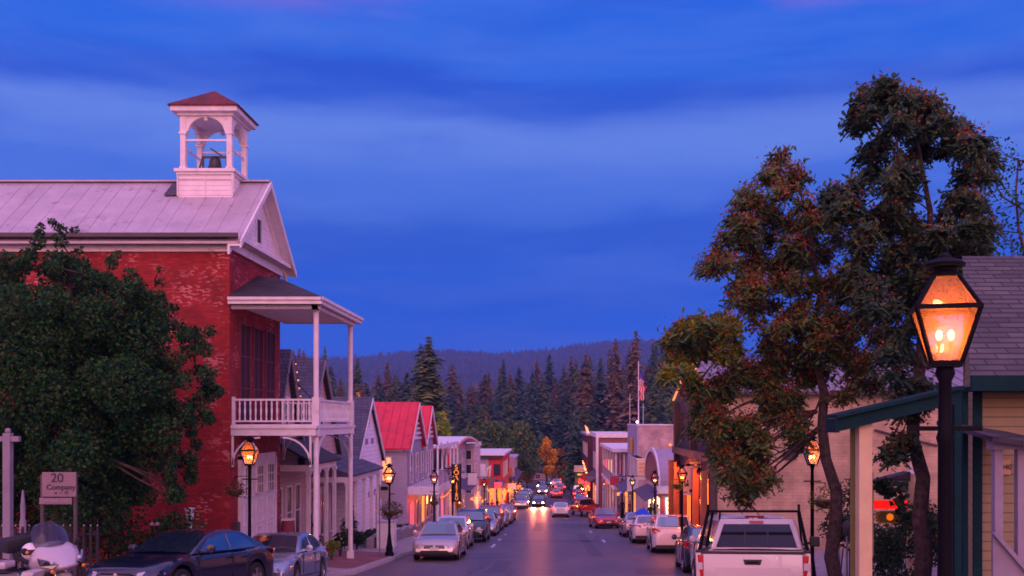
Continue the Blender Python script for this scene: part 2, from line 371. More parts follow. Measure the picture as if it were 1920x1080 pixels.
# ================================================================== vehicles (local axes: front = +y)
def paint(name, col, rough=.22, metal=.2):
    n='car_paint_'+name
    if n in MATS: return MATS[n]
    m=mat(n, col, rough, .06, .8, metal=metal, coat=.8, spec=.6, stain=(tuple(c*.6+.02 for c in col), 2.2, .68)); return m
SPEC = {
 'sedan': dict(L=4.65,W=1.82,H=1.44, belt=.93, zb=.2,
   top=[(-2.325,.55),(-2.31,.88),(-2.2,1.0),(-1.6,1.03),(-.8,.96),(.9,.93),(1.4,.89),(1.95,.79),(2.2,.68),(2.3,.55),(2.325,.42)],
   prof=[(1.02,.92),(.28,1.33),(-.1,1.41),(-.65,1.43),(-1.15,1.35),(-1.95,1.0)], wt=.60, wheels=(-1.38,1.4), rw=.325,
   wins=[[(.72,.98),(.24,1.25),(-.33,1.33),(-.33,.98)],[(-.41,.98),(-.41,1.335),(-.78,1.345),(-1.12,1.25),(-1.42,1.03)]]),
 'hatch': dict(L=4.25,W=1.78,H=1.53, belt=.97, zb=.2,
   top=[(-2.125,.5),(-2.12,.9),(-2.02,1.0),(-.8,.98),(.9,.97),(1.35,.93),(1.8,.84),(2.02,.7),(2.11,.55),(2.125,.42)],
   prof=[(1.1,.96),(.4,1.38),(0,1.49),(-.9,1.52),(-1.6,1.44),(-2.02,1.0)], wt=.62, wheels=(-1.28,1.3), rw=.32,
   wins=[[(.8,1.02),(.36,1.31),(-.28,1.42),(-.28,1.02)],[(-.36,1.02),(-.36,1.425),(-1.05,1.43),(-1.5,1.3),(-1.6,1.06)]]),
 'suv': dict(L=4.7,W=1.88,H=1.72, belt=1.1, zb=.26,
   top=[(-2.35,.6),(-2.34,.95),(-2.25,1.12),(-.8,1.11),(1.0,1.1),(1.5,1.06),(2.0,.97),(2.25,.84),(2.34,.65),(2.35,.48)],
   prof=[(1.15,1.09),(.5,1.54),(.1,1.66),(-1.0,1.70),(-1.95,1.64),(-2.28,1.12)], wt=.68, wheels=(-1.4,1.42), rw=.36,
   wins=[[(.86,1.15),(.44,1.47),(-.3,1.58),(-.3,1.15)],[(-.38,1.15),(-.38,1.585),(-1.2,1.6),(-1.2,1.15)],[(-1.28,1.15),(-1.28,1.6),(-1.75,1.55),(-1.95,1.2)]]),
 'van': dict(L=5.0,W=1.96,H=1.95, belt=1.15, zb=.24,
   top=[(-2.5,.6),(-2.49,.95),(-2.44,1.16),(-.8,1.16),(1.3,1.15),(1.8,1.08),(2.2,.96),(2.42,.8),(2.49,.6),(2.5,.45)],
   prof=[(1.5,1.14),(.7,1.72),(.2,1.88),(-1.2,1.93),(-2.25,1.87),(-2.46,1.16)], wt=.74, wheels=(-1.55,1.55), rw=.35,
   wins=[[(1.1,1.2),(.62,1.62),(0.0,1.75),(0.0,1.2)],[(-.1,1.2),(-.1,1.76),(-1.1,1.78),(-1.1,1.2)],[(-1.2,1.2),(-1.2,1.78),(-2.1,1.73),(-2.2,1.22)]]),
}
def body_shell(sp, name='body', ymin=None):
    L,W,zb=sp['L'],sp['W'],sp['zb']; ra=sp['rw']+.065
    ys=set(np.linspace(-L/2,L/2,33).round(3))
    for e in (.01,.03,.07,.12,.2): ys|={round(L/2-e,3),round(-L/2+e,3)}
    for yw in sp['wheels']:
        for a in np.linspace(0,math.pi,13): ys.add(round(yw+ra*math.cos(a),3))
        ys|={round(yw+ra+.004,3),round(yw-ra-.004,3)}
    ys=sorted(ys); rings=[]
    for y in ys:
        zt=interp(sp['top'],y); t=abs(y)/(L/2)
        w=W/2*(1-.045*t**2-.17*max(0,(t-.86)/.14)**2.2)
        b=zb+.13*max(0,(t-.9)/.1)
        for yw in sp['wheels']:
            if abs(y-yw)<ra: b=max(b, sp['rw']+math.sqrt(ra*ra-(y-yw)**2))
        h=zt-b
        half=[(0,b),(.72*w,b),(.965*w,b+.02),(.995*w,b+h*.3),(w,b+h*.55),(.985*w,b+h*.80),(.945*w,zt-.045),(.86*w,zt-.005),(.5*w,zt+.018),(0,zt+.025)]
        ring=[(x,y,z) for x,z in half]+[(-x,y,z) for x,z in half[-2:0:-1]]
        rings.append(ring)
    mb=MB(); n=len(rings[0]); vs=[p for r in rings for p in r]; fs=[]
    for i in range(len(rings)-1):
        for k in range(n): fs.append((i*n+k,i*n+(k+1)%n,(i+1)*n+(k+1)%n,(i+1)*n+k))
    fs+=[tuple(range(n)), tuple((len(rings)-1)*n+k for k in range(n))[::-1]]
    mb.add(vs,fs); return mb
def side_x(sp, y, z):
    zb=sp['prof'][0][1]; zt=max(p[1] for p in sp['prof']); wb=sp['W']/2*.90
    return wb+(sp['wt']-wb)*max(0,min(1,(z-zb)/(zt-zb)))
def make_wheel(parent, x, y, r, rimm=None, simple=False):
    s=1 if x>0 else -1; w=.2
    t=MB().lathe((x-s*w,y,r),[(r*.62,0),(r*.93,0),(r,.03*s),(r,(w-.03)*s),(r*.93,w*s),(r*.66,w*s),(r*.62,(w-.05)*s)],20,axis='x').build('wheel',M['rubber'],parent,smooth=True)
    rm=MB(); rm.lathe((x-.06*s,y,r),[(r*.62,0),(r*.66,.055*s),(r*.6,.055*s),(r*.56,.0)],20,axis='x')
    for k in range(5):
        a=2*math.pi*k/5+.3; rm.bar((x-.02*s,y+.03*math.cos(a),r+.03*math.sin(a)),(x-.03*s,y+r*.6*math.cos(a),r+r*.6*math.sin(a)),.075,.03,up=(1,0,0))
    rm.lathe((x-.03*s,y,r),[(.001,.03*s),(.055,.03*s),(.06,0),(.055,-.01*s)],10,axis='x')
    rm.build('rim',rimm or M['rim'],t)
    MB().lathe((x-.1*s,y,r),[(.001,0),(r*.6,0),(r*.6,.01*s),(.001,.011*s)],14,axis='x').build('brake_disc',M['plastic'],t)
def make_car(kind, name, pm, lights=False, brakes=False, near=False):
    sp=SPEC[kind]; L,W=sp['L'],sp['W']
    t=thing(name,None,None)
    b=body_shell(sp).build('body',pm,t,smooth=True)
    for s in (1,-1):                           # door shut lines
        sm_=MB()
        for yd in (sp['wins'][0][0][0]+.16, sp['wins'][0][3][0]-.04, sp['wins'][1][3][0]+.02 if kind!='sedan' else -1.02):
            sm_.box(s*(W/2*.955),s*(W/2+.0035),yd-.008,yd+.008,sp['zb']+.2,sp['belt']-.04)
        sm_.box(s*(W/2*.955),s*(W/2+.0035),-1.0,1.0,sp['zb']+.13,sp['zb']+.145)
        sm_.build('door_seam',M['plastic'],t)
    MB().lathe((0,L/2+.012,interp(sp['top'],L/2-.1)-.10),[(.001,0),(.05,0),(.05,.012),(.001,.013)],12,axis='y').build('badge',M['chrome'],t)
    # cabin
    P=sp['prof']; ring=[]
    mb=MB(); n=len(P)
    Rr=[(side_x(sp,y,z)*(.985 if 0<i<n-1 else 1),y,z) for i,(y,z) in enumerate(P)]; Lr=[(-x,y,z) for x,y,z in Rr]
    mb.add(Rr+Lr,[(i,i+1,n+i+1,n+i) for i in range(n-1)]+[tuple(range(n))[::-1],tuple(range(n,2*n)),(0,n,2*n-1,n-1)])
    cab=mb.build('cabin',pm,t,bevel=.045,smooth=True)
    def pane(nm, a, bb, m0, m1, sx0=.1, off=.012):
        # pane across the car on the profile segment a-b, margins m0 m1 along, sx0 at sides
        a=Vector((0,)+a); bb=Vector((0,)+bb); d=bb-a; nrm=Vector((0,-d.z,d.y)).normalized()
        if nrm.z<0: nrm=-nrm
        p=a+d*m0+nrm*off; q=a+d*m1+nrm*off
        xa=side_x(sp,p.y,p.z)-sx0; xb=side_x(sp,q.y,q.z)-sx0*.8
        g=MB(); cols=7
        vs=[]
        for (pt,xx) in ((p,xa),(q,xb)):
            for k in range(cols):
                f=-1+2*k/(cols-1); vs.append((xx*f,pt.y,pt.z+0)+()) 
                vs[-1]=tuple(Vector(vs[-1])+nrm*.03*(1-f*f))
        g.add(vs,[(k,k+1,cols+k+1,cols+k) for k in range(cols-1)])
        return g.build(nm,M['carglass'],t,smooth=True)
    pane('windscreen',P[0],P[1],.05,1.0,.09,.016)
    pane('rear_window',P[-1],P[-2],.14,.93,.12,.016)
    for s in (1,-1):
        for w in sp['wins']:
            vs=[(s*(side_x(sp,y,z)+.007),y,z) for y,z in w]
            MB().prism(vs,(-s*.012,0,0)).build('side_window',M['carglass'],t)
        mm=MB(); ym,zm=sp['wins'][0][0][0]-.12,sp['belt']+.1
        mm.lathe((s*(W/2+.07),ym,zm),[(.001,-.06),(.085,-.05),(.1,0),(.09,.05),(.001,.06)],10,axis='y')
        mm.bar((s*(W/2-.12),ym,zm-.05),(s*(W/2+.05),ym,zm-.02),.05)
        mm.build('mirror',pm,t,smooth=True)
        # lamps follow the rounded corners
        zt=interp(sp['top'],L/2-.18); zl=interp(sp['top'],L/2-.3)
        hl=MB(); ztop=interp(sp['top'],L/2-.14)-.03
        hl.prism([(s*.52*W/2,L/2-.005,ztop-.16),(s*.52*W/2,L/2-.06,ztop-.05),(s*.80*W/2,L/2-.18,ztop+.0),(s*.93*W/2,L/2-.42,ztop+.045),(s*.965*W/2,L/2-.36,ztop-.08),(s*.86*W/2,L/2-.08,ztop-.17)],(0,.035,0))
        hl.build('headlight',M['headlamp'] if lights else M['clearlens'],t,bevel=.008)
        tz=sp['belt']+(-.02)
        tl=MB(); 
        if kind in('sedan',): q=[(.50,.02,-.10),(.50,.02,.02),(.88,.08,.05),(.985,.32,.05),(.985,.26,-.06),(.86,.04,-.11)]
        elif kind=='van': q=[(.76,.02,-.28),(.70,.05,.05),(.72,.16,.45),(.80,.16,.45),(.975,.2,.02),(.95,.06,-.28)]
        else: q=[(.60,.01,-.10),(.62,.03,.03),(.84,.06,.06),(.985,.30,.05),(.985,.22,-.10),(.88,.03,-.16)]
        tl.prism([(s*a*W/2,-L/2+d-.012,tz+z) for a,d,z in q],(0,.03,0)); tl.build('tail_light',M['brakelamp'] if brakes else M['redlens'],t,bevel=.006)
        for yh in (sp['wins'][0][3][0]+.14, sp['wins'][1][3][0]+.3 if kind!='suv' else -1.0):
            MB().box(s*(W/2-.012),s*(W/2+.022),yh-.09,yh+.09,sp['belt']-.13,sp['belt']-.10).build('door_handle',pm,t)
        for yd in (sp['wins'][0][0][0]+.02, sp['wins'][0][3][0]-.04):
            pass
    # grille, bumper openings, plates
    zt=interp(sp['top'],L/2-.1)
    MB().prism([(-.42,L/2+.0,zt-.17),(.42,L/2+.0,zt-.17),(.36,L/2+.0,zt-.05),(-.36,L/2+.0,zt-.05)],(0,.012,0)).build('grille',M['plastic'],t)
    MB().box(-.36,.36,L/2+.008,L/2+.02,zt-.115,zt-.10).build('chrome_bar',M['chrome'],t)
    MB().prism([(-.62,L/2-.03,.28),(.62,L/2-.03,.28),(.5,L/2-.02,.40),(-.5,L/2-.02,.40)],(0,.03,0)).build('air_intake',M['plastic'],t)
    MB().box(-.16,.16,L/2+.012,L/2+.024,.42,.52).build('number_plate',M['plate'],t)
    MB().box(-.16,.16,-L/2-.02,-L/2-.004,.70 if kind!='sedan' else .62,.86 if kind!='sedan' else .77).build('number_plate',M['plate'],t)
    MB().prism([(-.7,-L/2+.0,.27),(.7,-L/2+.0,.27),(.74,-L/2-.0,.42),(-.74,-L/2-.0,.42)],(0,-.02,0)).build('rear_bumper_strip',M['plastic'],t)
    if kind!='sedan':
        MB().box(-.22,.22,P[-2][0]-.06,P[-2][0]+.02,P[-2][1]-.03,P[-2][1]+.015).build('high_brake_lamp',M['redlens'],t)
    for yw in sp['wheels']:
        for s in (1,-1): make_wheel(t,s*(W/2-.02),yw,sp['rw'])
    MB().box(-W/2*.7,W/2*.7,-L/2*.8,L/2*.8,sp['zb']-.05,sp['zb']+.02).build('underbody',M['plastic'],t)
    if near:   # door shut lines
        pass
    return t
def make_pickup(pm, open_rack=True, name='pickup_truck'):
    t=thing(name,None,None); W=1.90; L=5.4; zb=.42; rw=.39
    sp=dict(L=L,W=W,zb=zb,rw=rw,wheels=(-1.65,1.65),belt=1.15,prof=[(1.15,1.2),(.45,1.74),(-.5,1.79),(-.78,1.2)],wt=.70,
        top=[(-2.7,1.22),(-.86,1.22),(-.84,1.2),(1.15,1.19),(1.7,1.17),(2.3,1.1),(2.6,.98),(2.68,.8),(2.7,.5)])
    # cab and nose; the bed is a shell of its own
    cabsp=dict(sp); b=body_shell(sp)
    # cut the shell behind the cab
    me=b
    keep=[f for f in me.f if sum(me.v[i][1] for i in f)/len(f)>-.84]
    m2=MB(); m2.v=me.v; m2.f=keep; m2.m=[0]*len(keep); m2.prism([(-W/2*.93,-.84,.45),(W/2*.93,-.84,.45),(W/2*.93,-.84,1.19),(-W/2*.93,-.84,1.19)],(0,.02,0)); m2.build('body',pm,t,smooth=True)
    # bed
    side=[]
    def bedside(s):
        pts=[(-2.68,.5)]; ra=rw+.09
        pts+=[(-1.65-ra-.01,.5)]+[(-1.65-ra*math.cos(a),rw+ra*math.sin(a)) for a in np.linspace(.28,math.pi-.28,11)]+[(-1.65+ra+.01,.5)]
        pts+=[(-.88,.5),(-.88,1.18),(-2.68,1.22)]
        return MB().prism([(s*W/2,y,z) for y,z in pts],(-s*.09,0,0))
    for s in (1,-1): bedside(s).build('bed_side',pm,t,bevel=.018,smooth=True)
    bx('bed_floor',M['plastic'],t,-W/2+.08,W/2-.08,-2.6,-.88,.62,.68)
    bx('bed_front',pm,t,-W/2+.09,W/2-.09,-.95,-.88,.62,1.16)
    for s in (1,-1):
        MB().box(s*(W/2+.006),s*(W/2-.11),-2.70,-.90,1.222,1.262).build('bed_rail_cap',M['plastic'],t,bevel=.01)
    tg=MB().box(-W/2+.13,W/2-.13,-2.73,-2.66,.58,1.20).build('tailgate',pm,t,bevel=.02,smooth=True)
    bx('tailgate_cap',M['plastic'],tg,-W/2+.10,W/2-.10,-2.735,-2.655,1.202,1.245,bevel=.008)
    # tailgate press and handle
    bx('tailgate_panel',pm,tg,-.62,.62,-2.738,-2.731,.66,.98,bevel=.003)
    hd=MB().prism([(-.13,-2.742,1.02),(.13,-2.742,1.02),(.155,-2.742,1.11),(-.155,-2.742,1.11)],(0,.02,0)).build('handle',M['plastic'],tg,bevel=.008)
    MB().box(-.10,.10,-2.752,-2.744,1.045,1.075).build('handle_grip',M['black'],tg)
    for s in (1,-1):
        tl=MB().prism([(s*(W/2-.125),-2.70,.80),(s*(W/2-.125),-2.70,1.18),(s*(W/2-.03),-2.69,1.18),(s*(W/2+.012),-2.64,1.05),(s*(W/2+.012),-2.64,.85),(s*(W/2-.03),-2.69,.80)],(0,.05,0)).build('tail_light',M['redlens'],t,bevel=.01)
        MB().box(s*(W/2-.115),s*(W/2-.015),-2.712,-2.70,.93,1.05).build('reversing_lens',M['clearlens'],tl,bevel=.01)
    # cabin
    P=sp['prof']; n=len(P); mb=MB()
    Rr=[(side_x(sp,y,z),y,z) for y,z in P]; Lr=[(-x,y,z) for x,y,z in Rr]
    mb.add(Rr+Lr,[(i,i+1,n+i+1,n+i) for i in range(n-1)]+[tuple(range(n))[::-1],tuple(range(n,2*n)),(0,n,2*n-1,n-1)])
    mb.build('cabin',pm,t,bevel=.07,smooth=True)
    def q(nm,x0,x1,z0,z1,m,off,inset=0):
        # on the sloping back of the cab
        def yy(z): return P[3][0]+(P[2][0]-P[3][0])*(z-P[3][1])/(P[2][1]-P[3][1])-off
        f=.09*(1 if inset else 0)
        return MB().prism([(x0-f*.5,yy(z0),z0),(x1+f*.5,yy(z0),z0),(x1-f,yy(z1),z1),(x0+f,yy(z1),z1)],(0,.008,0)).build(nm,m,t)
    rwn=q('rear_window',-.70,.70,1.25,1.68,M['darkglass'],.012,1)
    for x in (-.21,.21):
        def yy(z): return P[3][0]+(P[2][0]-P[3][0])*(z-P[3][1])/(P[2][1]-P[3][1])-.02
        MB().prism([(x-.014,yy(1.26),1.26),(x+.014,yy(1.26),1.26),(x+.014,yy(1.67),1.67),(x-.014,yy(1.67),1.67)],(0,.01,0)).build('window_bar',M['plastic'],rwn)
    q('high_brake_lamp',-.13,.13,1.705,1.745,M['redlens'],.03)
    a,bq=P[0],P[1]
    MB().prism([(-.74,a[0]+.02,a[1]+.06),(.74,a[0]+.02,a[1]+.06),(.60,bq[0]+.03,bq[1]-.01),(-.60,bq[0]+.03,bq[1]-.01)],(0,-.01,-.01)).build('windscreen',M['carglass'],t)
    for s in (1,-1):
        for w in ([(.95,1.25),(.42,1.65),(-.02,1.68),(-.02,1.25)],[(-.1,1.25),(-.1,1.68),(-.46,1.68),(-.66,1.27)]):
            MB().prism([(s*(side_x(sp,y,z)+.006),y,z) for y,z in w],(-s*.012,0,0)).build('side_window',M['carglass'],t)
        mm=MB(); mm.box(s*(W/2+.04),s*(W/2+.24),.78,.88,1.22,1.42); mm.bar((s*(W/2-.1),.83,1.25),(s*(W/2+.06),.83,1.3),.05); mm.build('mirror',M['plastic'],t,bevel=.02)
        MB().prism([(s*.55*W/2,2.66,.85),(s*.9*W/2,2.5,.85),(s*.93*W/2,2.42,1.0),(s*.55*W/2,2.6,1.02)],(0,.04,0)).build('headlight',M['clearlens'],t)
    MB().box(-W/2+.04,W/2-.04,-2.86,-2.70,.48,.66).build('rear_bumper',M['chrome'],t,bevel=.02)
    MB().box(-.16,.16,-2.875,-2.862,.52,.63).build('number_plate',M['plate'],t)
    for yw in sp['wheels']:
        for s in (1,-1): make_wheel(t,s*(W/2-.01),yw,rw)
    if open_rack:
        r=MB(); bw=.042
        for s in (1,-1):
            x=s*(W/2-.045)
            r.bar((x,-2.45,1.26),(s*(W/2-.17),-2.1,1.92),bw); r.bar((x,-1.05,1.26),(s*(W/2-.17),-1.0,1.92),bw)
            r.bar((s*(W/2-.17),-2.2,1.92),(s*(W/2-.17),1.0,1.92),bw)
            r.bar((s*(W/2-.17),.9,1.92),(s*(W/2-.10),1.2,1.22),bw*.8)
            r.bar((s*(W/2-.17),-2.1,1.90),(s*(W/2-.17),-2.1,2.04),bw)
        for y in (-2.1,-1.0,.95): r.bar((-W/2+.17,y,1.92),(W/2-.17,y,1.92),bw)
        r.build('ladder_rack',M['black'],t)
    return t
def grade(D): return math.atan((gz(D+2)-gz(D-2))/4)
def put(o, x, D, deg, dz=0.0):
    """deg 0: faces away up the street; 180: faces the camera"""
    o.location=(x,D,gz(D)+dz)
    a=grade(D); th=R(deg)
    # heading after turning, then pitched with the road
    o.rotation_mode='QUATERNION'
    o.rotation_quaternion=Matrix.Rotation(a,4,'X').to_quaternion() @ Matrix.Rotation(th,4,'Z').to_quaternion()

# ================================================================== street lamp
def make_lamp(lit_name='street_lamp', basket=False, H=3.62, s=1.0, point=0):
    """gas style lamp, base at z=0; lantern from H-.60 to H"""
    t=thing(lit_name,None,None)
    zl=H-.77*s
    post=MB(); post.lathe((0,0,0),[(.17,0),(.17,.12),(.12,.2),(.14,.3),(.11,.42),(.085,.62),(.07,.75),(.050,.9),(.044,zl-.5),(.056,zl-.46),(.044,zl-.42),(.040,zl-.1),(.062,zl-.05),(.05,zl)],12)
    post.build('post',M['black'],t,smooth=True)
    MB().bar((-.22,0,zl-.40),(.22,0,zl-.40),.03).build('ladder_bar',M['black'],t)
    wb,wm,wt=.095*s,.198*s,.075*s; zb,zm,zt=zl+.02,zl+.38*s,zl+.60*s
    fr=MB(); fw=.022*s
    for a in (-1,1):
        for b in (-1,1):
            fr.bar((a*wb,b*wb,zb),(a*wm,b*wm,zm),fw); fr.bar((a*wm,b*wm,zm),(a*wt,b*wt,zt),fw)
    for w,z in ((wb,zb),(wm,zm)):
        for (p,q) in (((-w,-w),(w,-w)),((w,-w),(w,w)),((w,w),(-w,w)),((-w,w),(-w,-w))):
            fr.bar((*p,z),(*q,z),fw*1.35 if z==zm else fw)
    fr.box(-wb*1.05,wb*1.05,-wb*1.05,wb*1.05,zb-.03*s,zb-.012*s)
    fr.build('lantern_frame',M['black'],t)
    cap=MB(); cap.lathe((0,0,zt),[(wt*1.25,-.005),(wt*1.3,.02*s),(wt*.95,.035*s),(wt*1.0,.055*s),(wt*1.7,.065*s),(wt*1.75,.085*s),(wt*1.25,.11*s),(wt*.6,.125*s),(wt*.55,.14*s),(wt*.2,.155*s),(.004,.165*s)],14)
    cap.build('finial',M['black'],t,smooth=True)
    g=MB()
    for (a,b) in ((1,0),(0,1),(-1,0),(0,-1)):
        def P(w,z,k): return (a*w-b*w*k, b*w+a*w*k, z)
        g.add([P(wb,zb,-1),P(wb,zb,1),P(wm,zm,1),P(wm,zm,-1)],[(0,1,2,3)])
        g.add([P(wm,zm,-1),P(wm,zm,1),P(wt,zt,1),P(wt,zt,-1)],[(0,1,2,3)])
    g.build('glass',M['lampglass'],t)
    for dx in (-.038*s,.038*s):
        m=MB(); m.ball((dx,0,zb+.185*s),.019*s,8,1.7); m.build('mantle',M['mantle'],t,smooth=True)
        MB().tube([(dx,0,zb+.0),(dx,0,zb+.10*s),(dx,0,zb+.135*s)],[.006*s,.008*s,.02*s],6).build('burner',M['rim'],t)
    L=None
    if point:
        ld=bpy.data.lights.new('lantern_light','POINT'); ld.energy=point; ld.color=(1,.42,.12); ld.shadow_soft_size=.03
        L=bpy.data.objects.new('lantern_light',ld); COL.objects.link(L); L.parent=t; L.location=(0,0,zb+.20*s)
    return t
M['lampglass']=glassy('lantern_glass',(1,.36,.12),.30)

def leaf_thing(name, label, cat, c, rad, n, size, m, group=None, sq=1.0, aspect=.5, extra=None, kind=None):
    t=thing(name,label,cat,(c[0],c[1],c[2]),group=group)
    return t
def bush(name,label,x,D,z0,w,h,n,size,lm,flowers=None,group=None,cat='shrub'):
    t=thing(name,label,cat,(x,D,z0),group=group)
    parts=[]; k=7
    for i in range(k):
        a=random.uniform(0,6.28); r=random.uniform(.1,.5)*w
        cc=(x+r*math.cos(a)*.8, D+r*math.sin(a)*.6, z0+h*random.uniform(.35,.72))
        parts.append(leaf_quads(in_ball(cc,min(w,h)*random.uniform(.28,.42),n//k,.5),size))
    V,Fc,_=catV(parts); V[:,2]=np.maximum(V[:,2],z0+.01); fastmesh('foliage',V,Fc,lm,t)
    if flowers:
        P=in_ball((x,D,z0+h*.62),min(w,h)*.5,flowers[1],.9); P[:,1]-=.0
        V,Fc=leaf_quads(P,flowers[2],.9); fastmesh('flowers',V,Fc,flowers[0],t)
    st=MB()
    for i in range(5):
        a=i*1.26; st.tube([(x,D,z0-.02),(x+.3*w*math.cos(a)*.5,D+.2*w*math.sin(a),z0+h*.55)],[.02,.006],5)
    st.build('stems',M['bark'],t)
    return t
def basket(label, x, D, z, r=.22, arm=None, green='leaf_basket', fl=None, n=420):
    t=thing('hanging_basket',label,'flower basket',(x,D,z))
    MB().lathe((x,D,z-.2),[(.04,0),(r*.6,.05),(r*.9,.16),(r*.95,.2),(r*.85,.2)],12).build('bowl',mat('coir','coir' and (.10,.06,.03),.95,.3,12),t,smooth=True)
    V,Fc=leaf_quads(in_ball((x,D,z+.02),r*1.35,n,.4,.8),.07); fastmesh('foliage',V,Fc,MATS[green],t)
    if fl:
        V,Fc=leaf_quads(in_ball((x,D,z+.03),r*1.4,60,1.0,.8),.045,.9); fastmesh('flowers',V,Fc,fl,t)
    h=MB()
    if arm:
        for k in range(3):
            a=k*2.09; h.bar((x+r*.9*math.cos(a),D+r*.9*math.sin(a),z),(x,D,arm[1]),.008)
        h.bar((x,D,arm[1]),(arm[0],D,arm[1]),.02)
    h.build('hanger',M['black'],t)
    return t

# ================================================================== person (skin modifier, one continuous surface)
def person(label, x, D, z0, yaw, top, legs, pose=0, h=1.72, hair=(.02,.015,.012), group=None):
    t=thing('person',label,'person',(x,D,z0))
    s=h/1.72
    st=.18*pose
    J=[('pelvis',(0,0,.95),.13),('waist',(0,0,1.08),.115),('chest',(0,0,1.3),.14),('neck0',(0,0,1.44),.065),('neck',(0,0,1.5),.05),('head0',(0,.01,1.56),.075),('head1',(0,.012,1.64),.085),('head2',(0,.0,1.70),.06),
       ('hl',(-.09,0,.9),.095),('kl',(-.10,st+.02,.5),.06),('al',(-.11,st*.6,.09),.042),('fl',(-.12,st*.6+.14,.04),.035),
       ('hr',(.09,0,.9),.095),('kr',(.10,-st*.4+.03,.5),.06),('ar',(.11,-st*1.2,.09),.042),('fr',(.12,-st*1.2+.14,.04),.035),
       ('sl',(-.18,0,1.4),.06),('el',(-.25,-st*.6-.02,1.14),.042),('wl',(-.25,-st*.4+.1,.9),.03),('pl',(-.25,-st*.4+.13,.82),.03),
       ('sr',(.18,0,1.4),.06),('er',(.25,st*.6-.02,1.14),.042),('wr',(.24,st*.6+.14,.92),.03),('pr',(.235,st*.6+.18,.84),.03)]
    E=[('pelvis','waist'),('waist','chest'),('chest','neck0'),('neck0','neck'),('neck','head0'),('head0','head1'),('head1','head2'),('pelvis','hl'),('hl','kl'),('kl','al'),('al','fl'),('pelvis','hr'),('hr','kr'),('kr','ar'),('ar','fr'),
       ('chest','sl'),('sl','el'),('el','wl'),('wl','pl'),('chest','sr'),('sr','er'),('er','wr'),('wr','pr')]
    V=[Vector(j[1])*s for j in J]; Rr=[j[2]*s for j in J]; ix={j[0]:i for i,j in enumerate(J)}; Ed=[(ix[a],ix[b]) for a,b in E]
    for sd,w,p in (('l','wl','pl'),('r','wr','pr')):      # fingers and thumb
        base=Vector(J[ix[p]][1])
        sg=-1 if sd=='l' else 1
        for k in range(4):
            f0=base+Vector((0,.022-.015*k,-.02)); f1=f0+Vector((-sg*.008,0,-.045)); f2=f1+Vector((-sg*.02,.0,-.03+.004*abs(k-1)))
            i0=len(V); V+= [f0*s,f1*s,f2*s]; Rr+=[.009,.008,.007]; Ed+=[(ix[p],i0),(i0,i0+1),(i0+1,i0+2)]
        i0=len(V); th=base+Vector((0,.03,.02)); V+=[th*s,(th+Vector((-sg*.01,.03,-.035)))*s]; Rr+=[.011,.008]; Ed+=[(ix[p],i0),(i0,i0+1)]
    me=bpy.data.meshes.new('rig'); me.from_pydata([tuple(v) for v in V],Ed,[]); o=bpy.data.objects.new('tmp',me); COL.objects.link(o)
    md=o.modifiers.new('s','SKIN')
    for i,sv in enumerate(me.skin_vertices[0].data): sv.radius=(Rr[i],Rr[i]*.9); sv.use_root=(i==0)
    o.modifiers.new('d','SUBSURF').levels=2; o.modifiers['d'].render_levels=2
    dg=bpy.context.evaluated_depsgraph_get(); nm=bpy.data.meshes.new_from_object(o.evaluated_get(dg)); bpy.data.objects.remove(o)
    nm.name='body'
    for m in (M['skin'],top,legs,mat('hair_%.2f'%hair[0],hair,.8),M['plastic']): nm.materials.append(m)
    for p in nm.polygons:
        c=p.center/s; p.use_smooth=True
        if c.z>1.665 or (c.z>1.56 and c.y<-.03): p.material_index=3
        elif c.z>1.47: p.material_index=0
        elif abs(c.x)>.2 and c.z<.95: p.material_index=0
        elif c.z>.93: p.material_index=1
        elif c.z>.075: p.material_index=2
        else: p.material_index=4
    b=bpy.data.objects.new('body',nm); COL.objects.link(b); b.parent=t
    f=MB(); f.ball((0,.105*s,1.615*s),.014*s,6,1.4)
    f.build('nose',M['skin'],t,world=False)
    e=MB(); e.ball((-.03*s,.09*s,1.64*s),.009*s,6); e.ball((.03*s,.09*s,1.64*s),.009*s,6); e.build('eyes',M['plastic'],t,world=False)
    t.rotation_euler[2]=R(yaw)
    return t

# ================================================================== trees
def crown_blobs(px_list, D0, depth):
    out=[]
    for (px,py,rp) in px_list:
        D=D0+random.uniform(-depth,depth); out.append((Vector((X(px,D0)*D/D0 if False else X(px,D0), D, Z(py,D0))), rp*D0/F))
    return out
def skeleton(mb, base, top, blobs, r0, fork=.35, bend=.12):
    base=Vector(base); top=Vector(top)
    tr=limb(mb, base, top, r0, r0*.18, .018, 12, 9)
    nodes=list(tr)
    for c,r in sorted(blobs,key=lambda b:(b[0]-base).length):
        lo=[p for p in nodes if p.z>base.z+(top.z-base.z)*fork and p.z<c.z+1.6] or [tr[5]]
        s=min(lo,key=lambda p:(p-c).length+abs(c.z-.25-p.z)*.3)
        d=(s-c).length
        pts=limb(mb, s, c, min(r0*.4,.012+.017*d), .008, bend, 5, 6)
        nodes+=pts[2:]
        for k in range(4):
            e=c+Vector((random.gauss(0,1),random.gauss(0,1),random.gauss(0,.8))).normalized()*r*.9
            limb(mb, pts[-2], e, .014, .004, .15, 3, 4)
